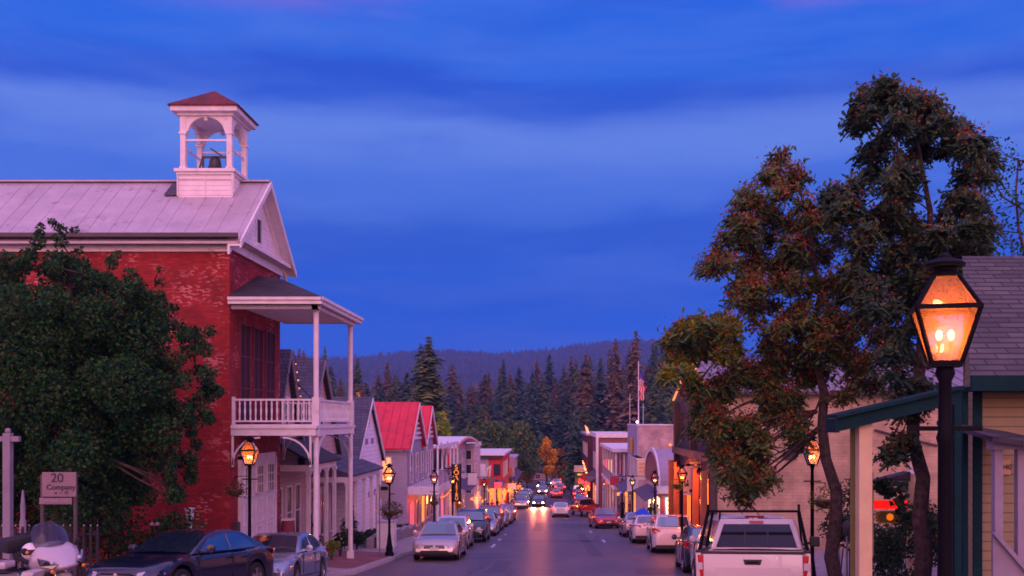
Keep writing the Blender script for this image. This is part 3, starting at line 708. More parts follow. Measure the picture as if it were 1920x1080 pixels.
def pinnate(P, length, npair=6, lw=.028, ll=.11):
    """drooping compound leaves: rachis from P outwards, leaflets as quads"""
    n=len(P); az=RNG.uniform(0,2*math.pi,n); dr=RNG.uniform(-.1,1.1,n)
    Ls=length*RNG.uniform(.7,1.2,n)
    h=np.stack([np.cos(az),np.sin(az),np.zeros(n)],1)
    side=np.stack([-np.sin(az),np.cos(az),np.zeros(n)],1)
    Vs=[]
    for k in range(npair):
        t=(k+1)/npair
        pos=P+h*(Ls*t)[:,None]; pos[:,2]-=Ls*t*t*dr*.9+0
        for sg in (-1,1):
            d=side*sg*.8+h*.55; d[:,2]=-.45-.3*dr*t; d/=np.linalg.norm(d,axis=1)[:,None]
            w=h*1.0; w[:,2]=-.3
            l=ll*(1-.35*abs(t-.5))*RNG.uniform(.8,1.2,(n,1)); ww=lw
            a=pos; b=pos+d*l*.45+w*ww; c=pos+d*l; e=pos+d*l*.45-w*ww
            Vs.append(np.stack([a,b,c,e],1))
    V=np.concatenate(Vs,0).reshape(-1,3); Fc=np.arange(len(V)).reshape(-1,4)
    return V,Fc
def clusters(P, r, k=14, size=.07):
    n=len(P); Q=np.repeat(P,k,0)+RNG.normal(size=(n*k,3))*r*.5
    return leaf_quads(Q,size,.7)
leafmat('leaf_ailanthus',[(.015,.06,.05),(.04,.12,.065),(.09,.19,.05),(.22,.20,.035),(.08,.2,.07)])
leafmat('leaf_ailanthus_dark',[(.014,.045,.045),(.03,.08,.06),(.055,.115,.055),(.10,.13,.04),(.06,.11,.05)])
leafmat('seed_red',[(.16,.035,.022),(.25,.06,.03),(.33,.09,.038),(.34,.13,.05)],transl=.15)
leafmat('leaf_yellowgreen',[(.06,.14,.01),(.15,.26,.015),(.30,.36,.02),(.36,.18,.03)])
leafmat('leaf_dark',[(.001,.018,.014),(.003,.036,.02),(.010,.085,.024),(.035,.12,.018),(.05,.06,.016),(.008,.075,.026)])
leafmat('leaf_basket',[(.01,.03,.012),(.03,.06,.015),(.10,.09,.02),(.05,.03,.02)])
leafmat('leaf_bush',[(.006,.02,.012),(.015,.04,.018),(.03,.07,.02),(.06,.09,.02)])
leafmat('leaf_lime',[(.06,.12,.01),(.16,.25,.015),(.3,.36,.02)])
leafmat('petal_yellow',[(.4,.35,.02),(.6,.5,.03),(.5,.45,.1)])
leafmat('petal_pale',[(.5,.3,.32),(.6,.45,.45),(.45,.2,.3)])
leafmat('petal_red',[(.5,.04,.05),(.6,.1,.06),(.5,.2,.1)])
leafmat('leaf_autumn',[(.12,.09,.03),(.26,.15,.035),(.42,.19,.04),(.30,.10,.04)])
leafmat('leaf_gold',[(.45,.25,.01),(.8,.42,.015),(.7,.24,.012)])
leafmat('leaf_wood',[(.025,.08,.035),(.06,.15,.05),(.14,.20,.05),(.24,.18,.05)])
CON=[leafmat('needles_green',[(.034,.075,.04),(.08,.14,.055),(.17,.20,.06),(.26,.21,.06)],transl=.1),
     leafmat('needles_brown',[(.07,.06,.04),(.16,.115,.06),(.25,.17,.08),(.20,.17,.065)],transl=.1),
     leafmat('needles_blue',[(.022,.06,.055),(.05,.11,.075),(.09,.15,.085),(.13,.14,.06)],transl=.1)]
def conifer_mesh(H, W, m, seed, whorls=34, dens=9, gap=.0):
    rs=np.random.default_rng(seed)
    Vs=[];
    lean=rs.normal(size=2)*.01*H
    for i in range(whorls):
        t=i/(whorls-1); z=H*(.10+.90*t)
        rad=W/2*(1-t)**.62*(.8+.4*rs.random())*(1 if t>.06 else .75)+.04*W*(1-t**3)
        nb=max(3,int(dens*(1-t*.55)))
        for b in range(nb):
            if rs.random()<gap: continue
            az=rs.uniform(0,6.283); r=rad*rs.uniform(.55,1.12); 
            h=np.array([math.cos(az),math.sin(az),0]); sd=np.array([-math.sin(az),math.cos(az),0])
            ns=5
            for s in range(ns):
                f=(s+.6)/ns; c=h*r*f+np.array([lean[0]*t,lean[1]*t,z+ r*(.16-.42*f*f)+rs.normal()*.004])
                w=(.34*r*(1.15-f)+.012)*rs.uniform(.6,1.3); l=r/ns*.85*rs.uniform(.8,1.3)
                tip=np.array([0,0,-.55*w])
                p=[c-h*l, c+sd*w+tip+h*l*.3, c+h*l+np.array([0,0,-.65*l]), c-sd*w+tip*rs.uniform(.5,1.6)+h*l*.3]
                Vs.append(p)
    V=np.array(Vs).reshape(-1,3); Fc=np.arange(len(V)).reshape(-1,4)
    return V,Fc
# ================================================================== camera, sky, sun
cam=bpy.data.cameras.new('camera'); co=bpy.data.objects.new('camera',cam); COL.objects.link(co); SC.camera=co
co.location=(0,0,0); co.rotation_euler=(R(90),0,0)
cam.sensor_width=36; cam.lens=F/1920*36; cam.shift_x=-(CX-960)/1920; cam.shift_y=(CY-540)/1920
cam.clip_end=6000; cam.clip_start=.1
SC.view_settings.view_transform='Standard'; SC.view_settings.look='None'; SC.view_settings.exposure=.28; SC.view_settings.gamma=1
SC.cycles.filter_width=1.7; SC.cycles.use_denoising=True; SC.cycles.max_bounces=6; SC.cycles.transparent_max_bounces=12; SC.cycles.volume_bounces=0
SC.cycles.caustics_reflective=False; SC.cycles.caustics_refractive=False; SC.cycles.sample_clamp_indirect=4

w=bpy.data.worlds.new('World'); SC.world=w; w.use_nodes=True; nt=w.node_tree; N,Lk=nt.nodes,nt.links
bg=N['Background']
tc=N.new('ShaderNodeTexCoord'); sp=N.new('ShaderNodeSeparateXYZ'); Lk.new(tc.outputs['Generated'],sp.inputs[0])
def math_(op,a,b=None,c=None,clamp=False):
    n=N.new('ShaderNodeMath'); n.operation=op; n.use_clamp=clamp
    for i,v in enumerate((a,b,c)):
        if v is None: continue
        if isinstance(v,(int,float)): n.inputs[i].default_value=v
        else: Lk.new(v,n.inputs[i])
    return n.outputs[0]
def ramp_(src,els,interp_='LINEAR'):
    n=N.new('ShaderNodeValToRGB'); cr=n.color_ramp; cr.interpolation=interp_
    while len(cr.elements)<len(els): cr.elements.new(.5)
    for e,(p,c) in zip(cr.elements,els): e.position=p; e.color=(*c,1)
    Lk.new(src,n.inputs[0]); return n.outputs[0]
def mix_(f,a,b,mode='MIX'):
    n=N.new('ShaderNodeMixRGB'); n.blend_type=mode
    for i,v in enumerate((f,a,b)):
        if isinstance(v,(int,float)): n.inputs[i].default_value=v
        elif isinstance(v,tuple): n.inputs[i].default_value=(*v,1)
        else: Lk.new(v,n.inputs[i])
    return n.outputs[0]
el=sp.outputs[2]
# evening gradient of the eastern sky by elevation
def S(r,g,b): return tuple((c/255/12.92 if c<=10 else ((c/255+.055)/1.055)**2.4) for c in (r,g,b))
# bend the elevation with long flat noise: stratus edges
mp=N.new('ShaderNodeMapping'); mp.inputs['Scale'].default_value=(1.9,1.9,8.5); mp.inputs['Rotation'].default_value=(0,.05,.3); mp.inputs['Location'].default_value=(.7,.2,.4); Lk.new(tc.outputs['Generated'],mp.inputs[0])
n1=N.new('ShaderNodeTexNoise'); n1.inputs['Scale'].default_value=2.3; n1.inputs['Detail'].default_value=6; n1.inputs['Roughness'].default_value=.5; n1.inputs['Distortion'].default_value=.25; Lk.new(mp.outputs[0],n1.inputs['Vector'])
mp2=N.new('ShaderNodeMapping'); mp2.inputs['Scale'].default_value=(1.3,1.3,9); mp2.inputs['Rotation'].default_value=(.0,.06,0); mp2.inputs['Location'].default_value=(2.1,.6,1.4); Lk.new(tc.outputs['Generated'],mp2.inputs[0])
n2=N.new('ShaderNodeTexNoise'); n2.inputs['Scale'].default_value=3.0; n2.inputs['Detail'].default_value=8; n2.inputs['Roughness'].default_value=.6; n2.inputs['Distortion'].default_value=.3; Lk.new(mp2.outputs[0],n2.inputs['Vector'])
elb=math_('ADD',el,math_('MULTIPLY',math_('SUBTRACT',n1.outputs['Fac'],.5),.075))
grad=ramp_(elb,[(0,S(14,108,226)),(.08,S(0,104,232)),(.14,S(4,92,212)),(.19,S(40,92,202)),(.225,S(76,112,214)),(.278,S(108,130,220)),(.312,S(40,86,200)),(.34,S(36,98,212)),(.42,S(30,96,214)),(.48,S(76,92,196)),(.60,S(150,110,190))],'EASE')
cf=ramp_(n2.outputs['Fac'],[(.42,(0,0,0)),(.70,(1,1,1))])
grad=mix_(math_('MULTIPLY',cf,.36),grad,S(104,124,216))
df=ramp_(n1.outputs['Fac'],[(.30,(1,1,1)),(.48,(0,0,0))])
grad=mix_(math_('MULTIPLY',df,.26),grad,S(22,66,186))
# the west, behind the street's near end: rose afterglow; overhead cloud picks it up
yb=math_('MULTIPLY',sp.outputs[1],-1)
west=ramp_(math_('MULTIPLY_ADD',yb,.5,.5),[(.30,(0,0,0)),(.78,(1,1,1))],'EASE')
wcol=ramp_(el,[(0,(1.08,.40,.36)),(.12,(1.06,.42,.46)),(.4,(.86,.39,.62)),(1,(.46,.28,.64))])
grad=mix_(west,grad,wcol)
up=ramp_(el,[(.46,(0,0,0)),(.8,(1,1,1))],'EASE')
grad=mix_(up,grad,(.72,.34,.70)); upz=ramp_(el,[(.66,(0,0,0)),(.86,(1,1,1))],'EASE'); grad=mix_(upz,grad,(.42,.32,.76))
st=ramp_(math_('MULTIPLY_ADD',yb,.5,.5),[(.25,(1,1,1)),(.85,(1.5,1.5,1.5))])
low=math_('GREATER_THAN',el,-.02)
grad=mix_(1.0,grad,st,'MULTIPLY')
# rose patches of cloud high above the street
rp=math_('MULTIPLY',ramp_(el,[(.36,(0,0,0)),(.41,(1,1,1))],'EASE'),ramp_(n1.outputs['Fac'],[(.48,(0,0,0)),(.62,(1,1,1))]))
grad=mix_(math_('MULTIPLY',rp,.8),grad,S(170,100,190))
east=ramp_(math_('MULTIPLY_ADD',sp.outputs[1],.5,.5),[(.55,(1,1,1)),(.9,(.60,.80,.80))]); grad=mix_(1.0,grad,east,'MULTIPLY')
Lk.new(grad,bg.inputs[0]); bg.inputs[1].default_value=WORLD_S
sl=bpy.data.lights.new('sun','SUN'); sl.energy=SUN_E; sl.angle=R(35); sl.color=(1,.50,.52)
so=bpy.data.objects.new('sun',sl); COL.objects.link(so); so.rotation_euler=(R(64),0,R(4))

# haze ----------------------------------------------------------------
hm=bpy.data.materials.new('haze_air'); hm.use_nodes=True; hn=hm.node_tree; hn.nodes.remove(hn.nodes['Principled BSDF'])
pv=hn.nodes.new('ShaderNodeVolumePrincipled'); pv.inputs['Color'].default_value=(.17,.34,.90,1); pv.inputs['Density'].default_value=HAZE; pv.inputs['Anisotropy'].default_value=.2
hn.links.new(pv.outputs[0],hn.nodes['Material Output'].inputs['Volume'])
if HAZE>0: setp(MB().box(-2200,2900,-70,3300,-42,262).build('haze',hm),kind='stuff')

# ================================================================== ground
def asphalt():
    m,nt,b=nodes_of('asphalt'); N,Lk=nt.nodes,nt.links
    tc=N.new('ShaderNodeTexCoord'); mp=N.new('ShaderNodeMapping'); mp.inputs['Scale'].default_value=(1,.16,1); Lk.new(tc.outputs['Object'],mp.inputs[0])
    n1=N.new('ShaderNodeTexNoise'); n1.inputs['Scale'].default_value=.9; n1.inputs['Detail'].default_value=7; Lk.new(mp.outputs[0],n1.inputs['Vector'])
    n2=N.new('ShaderNodeTexNoise'); n2.inputs['Scale'].default_value=45; n2.inputs['Detail'].default_value=3; Lk.new(tc.outputs['Object'],n2.inputs['Vector'])
    r=N.new('ShaderNodeValToRGB'); r.color_ramp.elements[0].position=.32; r.color_ramp.elements[1].position=.72
    r.color_ramp.elements[0].color=(.066,.043,.044,1); r.color_ramp.elements[1].color=(.155,.098,.098,1); Lk.new(n1.outputs['Fac'],r.inputs[0])
    # tar-sealed cracks
    v=N.new('ShaderNodeTexVoronoi'); v.feature='DISTANCE_TO_EDGE'; v.inputs['Scale'].default_value=.22; 
    nz=N.new('ShaderNodeTexNoise'); nz.inputs['Scale'].default_value=.8; nz.inputs['Detail'].default_value=5; Lk.new(tc.outputs['Object'],nz.inputs['Vector'])
    ad=N.new('ShaderNodeMixRGB'); ad.blend_type='ADD'; ad.inputs[0].default_value=1.6; Lk.new(tc.outputs['Object'],ad.inputs[1]); Lk.new(nz.outputs['Color'],ad.inputs[2]); Lk.new(ad.outputs[0],v.inputs['Vector'])
    lt=N.new('ShaderNodeMath'); lt.operation='LESS_THAN'; lt.inputs[1].default_value=.013; Lk.new(v.outputs['Distance'],lt.inputs[0])
    mx=N.new('ShaderNodeMixRGB'); mx.inputs[2].default_value=(.02,.016,.018,1); ml=N.new('ShaderNodeMath'); ml.operation='MULTIPLY'; ml.inputs[1].default_value=.7
    Lk.new(lt.outputs[0],ml.inputs[0]); Lk.new(ml.outputs[0],mx.inputs[0]); Lk.new(r.outputs[0],mx.inputs[1]); Lk.new(mx.outputs[0],b.inputs['Base Color'])
    rr=N.new('ShaderNodeMapRange'); rr.inputs['To Min'].default_value=.38; rr.inputs['To Max'].default_value=.56; Lk.new(n1.outputs['Fac'],rr.inputs[0]); Lk.new(rr.outputs[0],b.inputs['Roughness'])
    bp=N.new('ShaderNodeBump'); bp.inputs['Strength'].default_value=.35; bp.inputs['Distance'].default_value=.01; Lk.new(n2.outputs['Fac'],bp.inputs['Height']); Lk.new(bp.outputs[0],b.inputs['Normal'])
    return m
M['asphalt']=asphalt()
def ridge_py(px):
    tab=[(-2200,700),(-600,690),(0,680),(400,668),(520,660),(650,666),(700,662),(760,655),(850,650),(930,656),(1000,654),(1060,646),(1100,640),(1150,634),(1240,630),(1300,645),(1400,662),(1600,650),(1900,640),(2600,640),(4000,690)]
    return interp(tab,px)
def hz(x,D):
    if D<=250: return gz(D)-.05
    a=CX+x/D*F
    t1=min(1,(D-250)/450); z=gz(250)*(1-t1)+(t1**1.2)*((CY-722)*700/F-14)      # wooded slope behind the town
    if D>700:
        zr=(CY-ridge_py(a))*2600/F-12; t=min(1,(D-700)/1900); z0_=(CY-722)*700/F-14
        dip=-26*math.sin(math.pi*min(1,t*1.6)) if t<.625 else 0
        z=z0_+dip+(zr-z0_)*(t**1.5)
    if D>2600: z-=(D-2600)*.35
    return z+2.5*math.sin(x*.013+D*.02)*min(1,(D-250)/300)
ys=[-60,-30,0]+list(range(10,260,10))+list(range(275,1000,25))+list(range(1000,3201,100)); us=[k/20 for k in range(-24,25)]
def sheet(name,ys,xf,zf,m,kind='structure'):
    V=[];Fc=[]
    for y in ys:
        X_=xf(y)
        for x in X_: V.append((x,y,zf(x,y)))
    n=len(xf(ys[0]))
    for i in range(len(ys)-1):
        for k in range(n-1): Fc.append((i*n+k,i*n+k+1,(i+1)*n+k+1,(i+1)*n+k))
    return setp(fastmesh(name,V,Fc,m),kind=kind)
M['earth']=mat('earth',(.05,.04,.035),.95,.4,.3)
sheet('ground',ys,lambda y:[u*max(120,y*.85)+y*.12*(y>250) for u in us],lambda x,y:hz(x,y)-.10,M['earth'])
ry=sorted(set([-60,-30,0,9,10.5,12,15,20,24,28,28.3,29,29.6,31,34,38,41,43]+list(range(46,402,6))))
sheet('road',ry,lambda y:[interp(KL,y)+(interp(KR,y)-interp(KL,y))*k/8 for k in range(9)],lambda x,y:gz(y),M['asphalt'])
for sgn,nm,KK in ((-1,'pavement_left',KL),(1,'pavement_right',KR)):
    V=[];Fc=[];off=[0,.16,2,4,8,40]
    for y in ry:
        k=interp(KK,y)
        V.append((k,y,gz(y)-.05))
        for o_ in off: V.append((k+sgn*o_,y,swz(k+sgn*o_,y)))
    n=len(off)+1
    for i in range(len(ry)-1):
        for k in range(n-1): Fc.append((i*n+k,i*n+k+1,(i+1)*n+k+1,(i+1)*n+k))
    o=setp(fastmesh(nm,V,Fc,[M['concrete'],M['kerb']],mi=[1 if (i%(n-1))<2 else 0 for i in range(len(Fc))]),kind='structure')
# brick apron by the balcony posts
V=[];Fc=[];yy=[26,28,30,32,34,36,38,40]
for y in yy:
    for x in (interp(KL,y)-.18,-8,-9.7): V.append((x,y,swz(x,y)+.006))
for i in range(len(yy)-1):
    for k in range(2): Fc.append((i*3+k,i*3+k+1,(i+1)*3+k+1,(i+1)*3+k))
setp(fastmesh('brick_apron_pavement',V,Fc,M['brickpave']),kind='structure')
# painted parking lines: short dashes along both lanes
mk=MB()
def dash(x0,D0,x1,D1,w=.11):
    mk.add([(x0-w,D0,gz(D0)+.006),(x0+w,D0,gz(D0)+.006),(x1+w,D1,gz(D1)+.006),(x1-w,D1,gz(D1)+.006)],[(0,1,2,3)])
dash(-2.98,47,-2.98,49.8,.075); dash(-3.0,53.4,-3.0,55.4,.075); dash(2.66,51.6,2.66,54.4,.075); dash(2.4,63.5,2.4,66,.08); dash(-3.0,60,-3.0,61.5,.07)
for k in range(9): mk.box(-2.9+k*.66,-2.55+k*.66,88.2,88.9,gz(88.5)+.002,gz(88.5)+.05) if False else dash(-2.8+k*.68,84.2,-2.8+k*.68,85.0,.2)
setp(mk.build('road_markings',M['line']),kind='structure')
pt_=MB()
for (x0,y0_,w_,l_,sk) in ((-1.9,32,.7,6,.1),(1.7,40.5,.55,22,-.15),(-.2,52,5.2,1.5,0),(3.4,31,1.4,3.0,.1),(-1.2,66,.8,16,-.1),(.6,75,4.4,1.4,.0)):
    pts_=[]
    for (u,v) in ((-1,0),(-.3,0),(.4,0),(1,0),(1,.35),(1,.7),(1,1),(.3,1),(-.5,1),(-1,1),(-1,.6),(-1,.3)):
        x=x0+w_/2*u+sk*(v-.5)+random.uniform(-.04,.04); y=y0_+l_*v+random.uniform(-.12,.12); pts_.append((x,y,gz(y)+.0045))
    pt_.add([(x0,y0_+l_/2,gz(y0_+l_/2)+.0045)]+pts_,[(0,1+k,1+(k+1)%12) for k in range(12)])
setp(pt_.build('road_patch',mat('fresh_asphalt',(.070,.046,.048),.5,.3,3,bump=.3,bscale=50)),kind='structure')

# ================================================================== generic building helpers
def building(name,label,x,D,z,group=None): return thing(name,label,'building' if 'house' not in name else 'house',(x,D,z),group=group)
def win(parent,side,c,D0,D1,z0,z1,glass=None,frame=None,mull=1,bars=1,name='window',t=.05,fw=.07):
    """window on a wall. side 'L': wall x=c facing +x; 'R': wall x=c facing -x; 'C': wall y=c facing the camera (D0,D1 are x)"""
    frame=frame or M['trim']; glass=glass or M['winglass']
    def P(a,o,z):
        return (c+o,a,z) if side=='L' else (c-o,a,z) if side=='R' else (a,c-o,z)
    def bxx(mb,a0,a1,o0,o1,z0_,z1_):
        p,q=P(a0,o0,z0_),P(a1,o1,z1_); mb.box(p[0],q[0],p[1],q[1],p[2],q[2])
    f=MB(); a0,a1=min(D0,D1),max(D0,D1)
    bxx(f,a0-fw,a0,-.02,t,z0-fw,z1+fw); bxx(f,a1,a1+fw,-.02,t,z0-fw,z1+fw)
    bxx(f,a0,a1,-.02,t,z1,z1+fw); bxx(f,a0-.03,a1+.03,-.02,t+.04,z0-fw,z0)
    for k in range(1,mull+1):
        a=a0+(a1-a0)*k/(mull+1); bxx(f,a-.018,a+.018,.008,t*.6,z0,z1)
    for k in range(1,bars+1):
        z=z0+(z1-z0)*k/(bars+1); bxx(f,a0,a1,.006,t*.55,z-.018,z+.018)
    o=f.build(name,frame,parent)
    g=MB(); bxx(g,a0,a1,-.01,.004,z0,z1); g.build('pane',glass,o)
    return o
def gable_roof_street(parent,m,xf,depth,D0,D1,ze,za,over=.3,t=.1,side=-1,trimm=None,eo=None):
    """ridge across the street's direction (along x); gable end at x=xf"""
    eo=over if eo is None else eo
    Dm=(D0+D1)/2; sl=(za-ze)/((D1-D0)/2); xe=xf-side*over; xb=xf+side*depth
    rf=MB()
    for Dn,s in ((D0,-1),(D1,1)):
        De=Dn+s*eo; z_e=ze-sl*eo
        a,b,c,d=(xe,Dm,za),(xe,De,z_e),(xb,De,z_e),(xb,Dm,za)
        rf.prism([a,b,c,d],(0,0,t))
    o=rf.build('roof',m,parent)
    if trimm:
        tr=MB()
        for Dn,s in ((D0,-1),(D1,1)):
            De=Dn+s*eo; z_e=ze-sl*eo
            tr.prism([(xe-side*.035,Dm,za+t*.5),(xe-side*.035,De,z_e+t*.5),(xe-side*.035,De,z_e-.18),(xe-side*.035,Dm,za-.2)],(side*.06,0,0))
        tr.build('bargeboard',trimm,o)
    return o
def gable_wall(parent,m,x,D0,D1,ze,za,side=-1,name='gable',t=.12):
    return MB().prism([(x,D0,ze),(x,D1,ze),(x,(D0+D1)/2,za)],(side*t,0,0)).build(name,m,parent)

# ================================================================== firehouse
D0,D1=30.4,36.0; xf=-10.0; zg=swz(-10,33)-.6; ze=5.62; za=8.0
fh=building('brick_firehouse','red brick firehouse with white belfry on its ridge and two-storey white balcony',xf,D0,zg)
bd=MB().prism([(xf,D0,zg),(xf,D1,zg),(xf,D1,ze),(xf,D0,ze)],(-22,0,0)).build('wall',M['brick'],fh)
rf=gable_roof_street(fh,M['metalroof'],xf,22,D0,D1,ze+.12,za-.02,.46,.07,-1,None,.42)
sm=MB(); sl=(za-.02-(ze+.12))/2.8
for k in range(38):
    x=-9.75-k*.58+random.uniform(-.1,.1)
    for s,Dn in ((-1,D0-.42),(1,D1+.42)):
        zz=ze+.12-sl*.42
        sm.bar((x,33.2,za+.055),(x+random.uniform(-.03,.03),Dn,zz+.072),.02,.02)
sm.build('standing_seam',M['metalroof'],rf)
bx('ridge_cap',M['metalroof'],rf,-31.8,-9.54,33.05,33.35,za+.04,za+.085)
g=MB(); g.box(-31.8,-9.6,29.86,30.0,5.58,5.72); g.box(-31.8,-9.64,30.0,30.30,5.60,5.68); g.build('gutter',M['gutter'],rf,bevel=.02)
bx('downpipe',M['gutter'],rf,-10.35,-10.27,30.27,30.36,zg,5.5) if False else None
bx('frieze',M['whitewood'],fh,-31.9,-9.93,D0-.07,D0-.003,5.22,5.58,bevel=.01)
MB().box(-10-.0+.003,-9.9,D0-.05,D1+.05,5.28,5.56).box(-9.97,-9.60,D0-.3,D1+.3,5.565,5.70).build('lower_cornice',M['whitewood'],fh,bevel=.012)
gw=MB().prism([(-9.93,30.35,5.7),(-9.93,36.05,5.7),(-9.93,33.2,7.95)],(-.06,0,0)).build('gable',M['siding'],fh)
win(gw,'L',-9.925,32.85,33.35,5.95,6.75,glass=M['plastic'],frame=M['whitewood'],mull=0,bars=0,name='gable_vent',t=.05,fw=.09)
rk=MB()
for s,Dn in ((-1,D0-.42),(1,D1+.42)):
    zz=ze+.12-sl*.42
    for (o0,o1,h0,h1) in ((-9.50,-9.56,.06,-.14),(-9.56,-9.93,-.03,-.09),(-9.86,-9.93,-.09,-.34)):
        rk.prism([(o0,33.2,za+h0),(o0,Dn,zz+h0+.02),(o0,Dn,zz+h1+.02),(o0,33.2,za+h1)],(o1-o0,0,0))
rk.build('raking_cornice',M['whitewood'],fh)
# belfry
bc=(-11.42,33.2)
bf=MB().box(bc[0]-.89,bc[0]+.89,bc[1]-.89,bc[1]+.89,7.2,8.16).build('belfry_base',M['siding'],fh)
MB().box(bc[0]-1.0,bc[0]+1.0,bc[1]-1.0,bc[1]+1.0,8.16,8.27).box(bc[0]-.94,bc[0]+.94,bc[1]-.94,bc[1]+.94,8.08,8.157).build('ledge',M['whitewood'],bf,bevel=.015)
fl=MB()
for s in (-1,1): fl.bar((bc[0]+s*.9,bc[1]-.91,7.36),(bc[0]+s*.9,bc[1]-.91,8.1),.09,.03)
fl.bar((bc[0],bc[1]-.905,7.36),(bc[0],bc[1]-.905,8.1),.05,.02); fl.bar((bc[0]-.88,bc[1]-.91,7.95),(bc[0]+.88,bc[1]-.91,7.95),.02,.06)
fl.bar((bc[0]+.90,bc[1]-.9,7.5),(bc[0]+.90,bc[1]-.9,8.1),.03,.09)
fl.build('panel_moulding',M['whitewood'],bf)
MB().prism([(bc[0]-1.35,bc[1]-.05,8.0),(bc[0]-.9,bc[1]-.05,8.12),(bc[0]-.9,bc[1]-.9,7.42),(bc[0]-1.35,bc[1]-.9,7.38)],(0,0,.06)).build('flashing',M['shingleblue'],bf)
for a in (-1,1):
    for b in (-1,1):
        p=MB(); x,y=bc[0]+a*.76,bc[1]+b*.76
        p.box(x-.085,x+.085,y-.085,y+.085,8.27,9.5); p.box(x-.12,x+.12,y-.12,y+.12,9.42,9.5); p.box(x-.11,x+.11,y-.11,y+.11,8.27,8.36)
        p.build('belfry_post',M['whitewood'],fh,bevel=.008)
def archpanel(mb,c,axis,half,z0,z1,t,r,zc):
    # panel with a half-round opening in its lower edge, as strips
    n=20
    for k in range(n):
        a0=-half+2*half*k/n; a1=-half+2*half*(k+1)/n; am=(a0+a1)/2
        zb=z0 if abs(am)>=r else zc+math.sqrt(max(0,r*r-am*am))*.86
        zb0=z0 if abs(a0)>=r else zc+math.sqrt(max(0,r*r-a0*a0))*.86
        zb1=z0 if abs(a1)>=r else zc+math.sqrt(max(0,r*r-a1*a1))*.86
        if axis=='x': mb.prism([(c[0]+a0,c[1]-t/2,zb0),(c[0]+a1,c[1]-t/2,zb1),(c[0]+a1,c[1]-t/2,z1),(c[0]+a0,c[1]-t/2,z1)],(0,t,0))
        else: mb.prism([(c[0]-t/2,c[1]+a0,zb0),(c[0]-t/2,c[1]+a1,zb1),(c[0]-t/2,c[1]+a1,z1),(c[0]-t/2,c[1]+a0,z1)],(t,0,0))
hd=MB()
for s in (-1,1):
    archpanel(hd,(bc[0],bc[1]+s*.77),'x',.68,9.5,10.02,.12,.60,9.47)
    archpanel(hd,(bc[0]+s*.77,bc[1]),'y',.68,9.5,10.02,.12,.60,9.47)
    for b in (-1,1): hd.box(bc[0]+s*.76-.09,bc[0]+s*.76+.09,bc[1]+b*.76-.09,bc[1]+b*.76+.09,9.501,10.02)
    hd.box(bc[0]-.05,bc[0]+.05,bc[1]+s*.80-.06,bc[1]+s*.80+.06,9.86,10.01)
hd.build('belfry_arches',M['whitewood'],fh)
rl=MB()
for s in (-1,1):
    rl.bar((bc[0]-.7,bc[1]+s*.76,9.24),(bc[0]+.7,bc[1]+s*.76,9.24),.06); rl.bar((bc[0]+s*.76,bc[1]-.7,9.0),(bc[0]+s*.76,bc[1]+.7,9.0),.06)
rl.build('tie_rail',M['whitewood'],fh)
cn=MB(); cn.box(bc[0]-.92,bc[0]+.92,bc[1]-.92,bc[1]+.92,10.02,10.1); cn.box(bc[0]-1.08,bc[0]+1.08,bc[1]-1.08,bc[1]+1.08,10.12,10.28)
V=[(bc[0]+a*.92,bc[1]+b*.92,10.101) for a,b in ((-1,-1),(1,-1),(1,1),(-1,1))]+[(bc[0]+a*1.07,bc[1]+b*1.07,10.119) for a,b in ((-1,-1),(1,-1),(1,1),(-1,1))]
cn.add(V,[(0,1,5,4),(1,2,6,5),(2,3,7,6),(3,0,4,7),(0,1,2,3)]); cn.build('belfry_cornice',M['whitewood'],fh)
V=[(bc[0]+a*1.15,bc[1]+b*1.15,10.283) for a,b in ((-1,-1),(1,-1),(1,1),(-1,1))]
V=V+[(v[0],v[1],10.32) for v in V]+[(bc[0],bc[1],11.12)]
MB().add(V,[(0,1,2,3),(0,1,5,4),(1,2,6,5),(2,3,7,6),(3,0,4,7),(4,5,8),(5,6,8),(6,7,8),(7,4,8)]).build('belfry_roof',M['maroonroof'],fh)
bl=thing('bell','dark bronze bell hanging in the white belfry','bell',(bc[0]+.05,bc[1]-.1,8.3))
MB().lathe((bc[0]+.05,bc[1]-.1,8.38),[(.29,0),(.30,.02),(.25,.08),(.2,.2),(.18,.36),(.15,.44),(.08,.5),(.03,.52)],18).build('bell_body',mat('bronze',(.07,.06,.05),.4,.3,6,metal=.6),bl,smooth=True)
y=MB(); y.bar((bc[0]-.36,bc[1]-.1,8.27),(bc[0]-.36,bc[1]-.1,8.85),.06); y.bar((bc[0]+.44,bc[1]-.1,8.27),(bc[0]+.44,bc[1]-.1,8.85),.06); y.bar((bc[0]-.36,bc[1]-.1,8.86),(bc[0]+.44,bc[1]-.1,8.86),.07); y.bar((bc[0]-.36,bc[1]-.1,8.9),(bc[0]-.5,bc[1]-.1,8.4),.05)
y.bar((bc[0]-.1,bc[1]-.1,9.15),(bc[0]+.35,bc[1]-.1,8.85),.05)
y.build('bell_yoke',M['gutter'],bl)
bl['category']='bell'
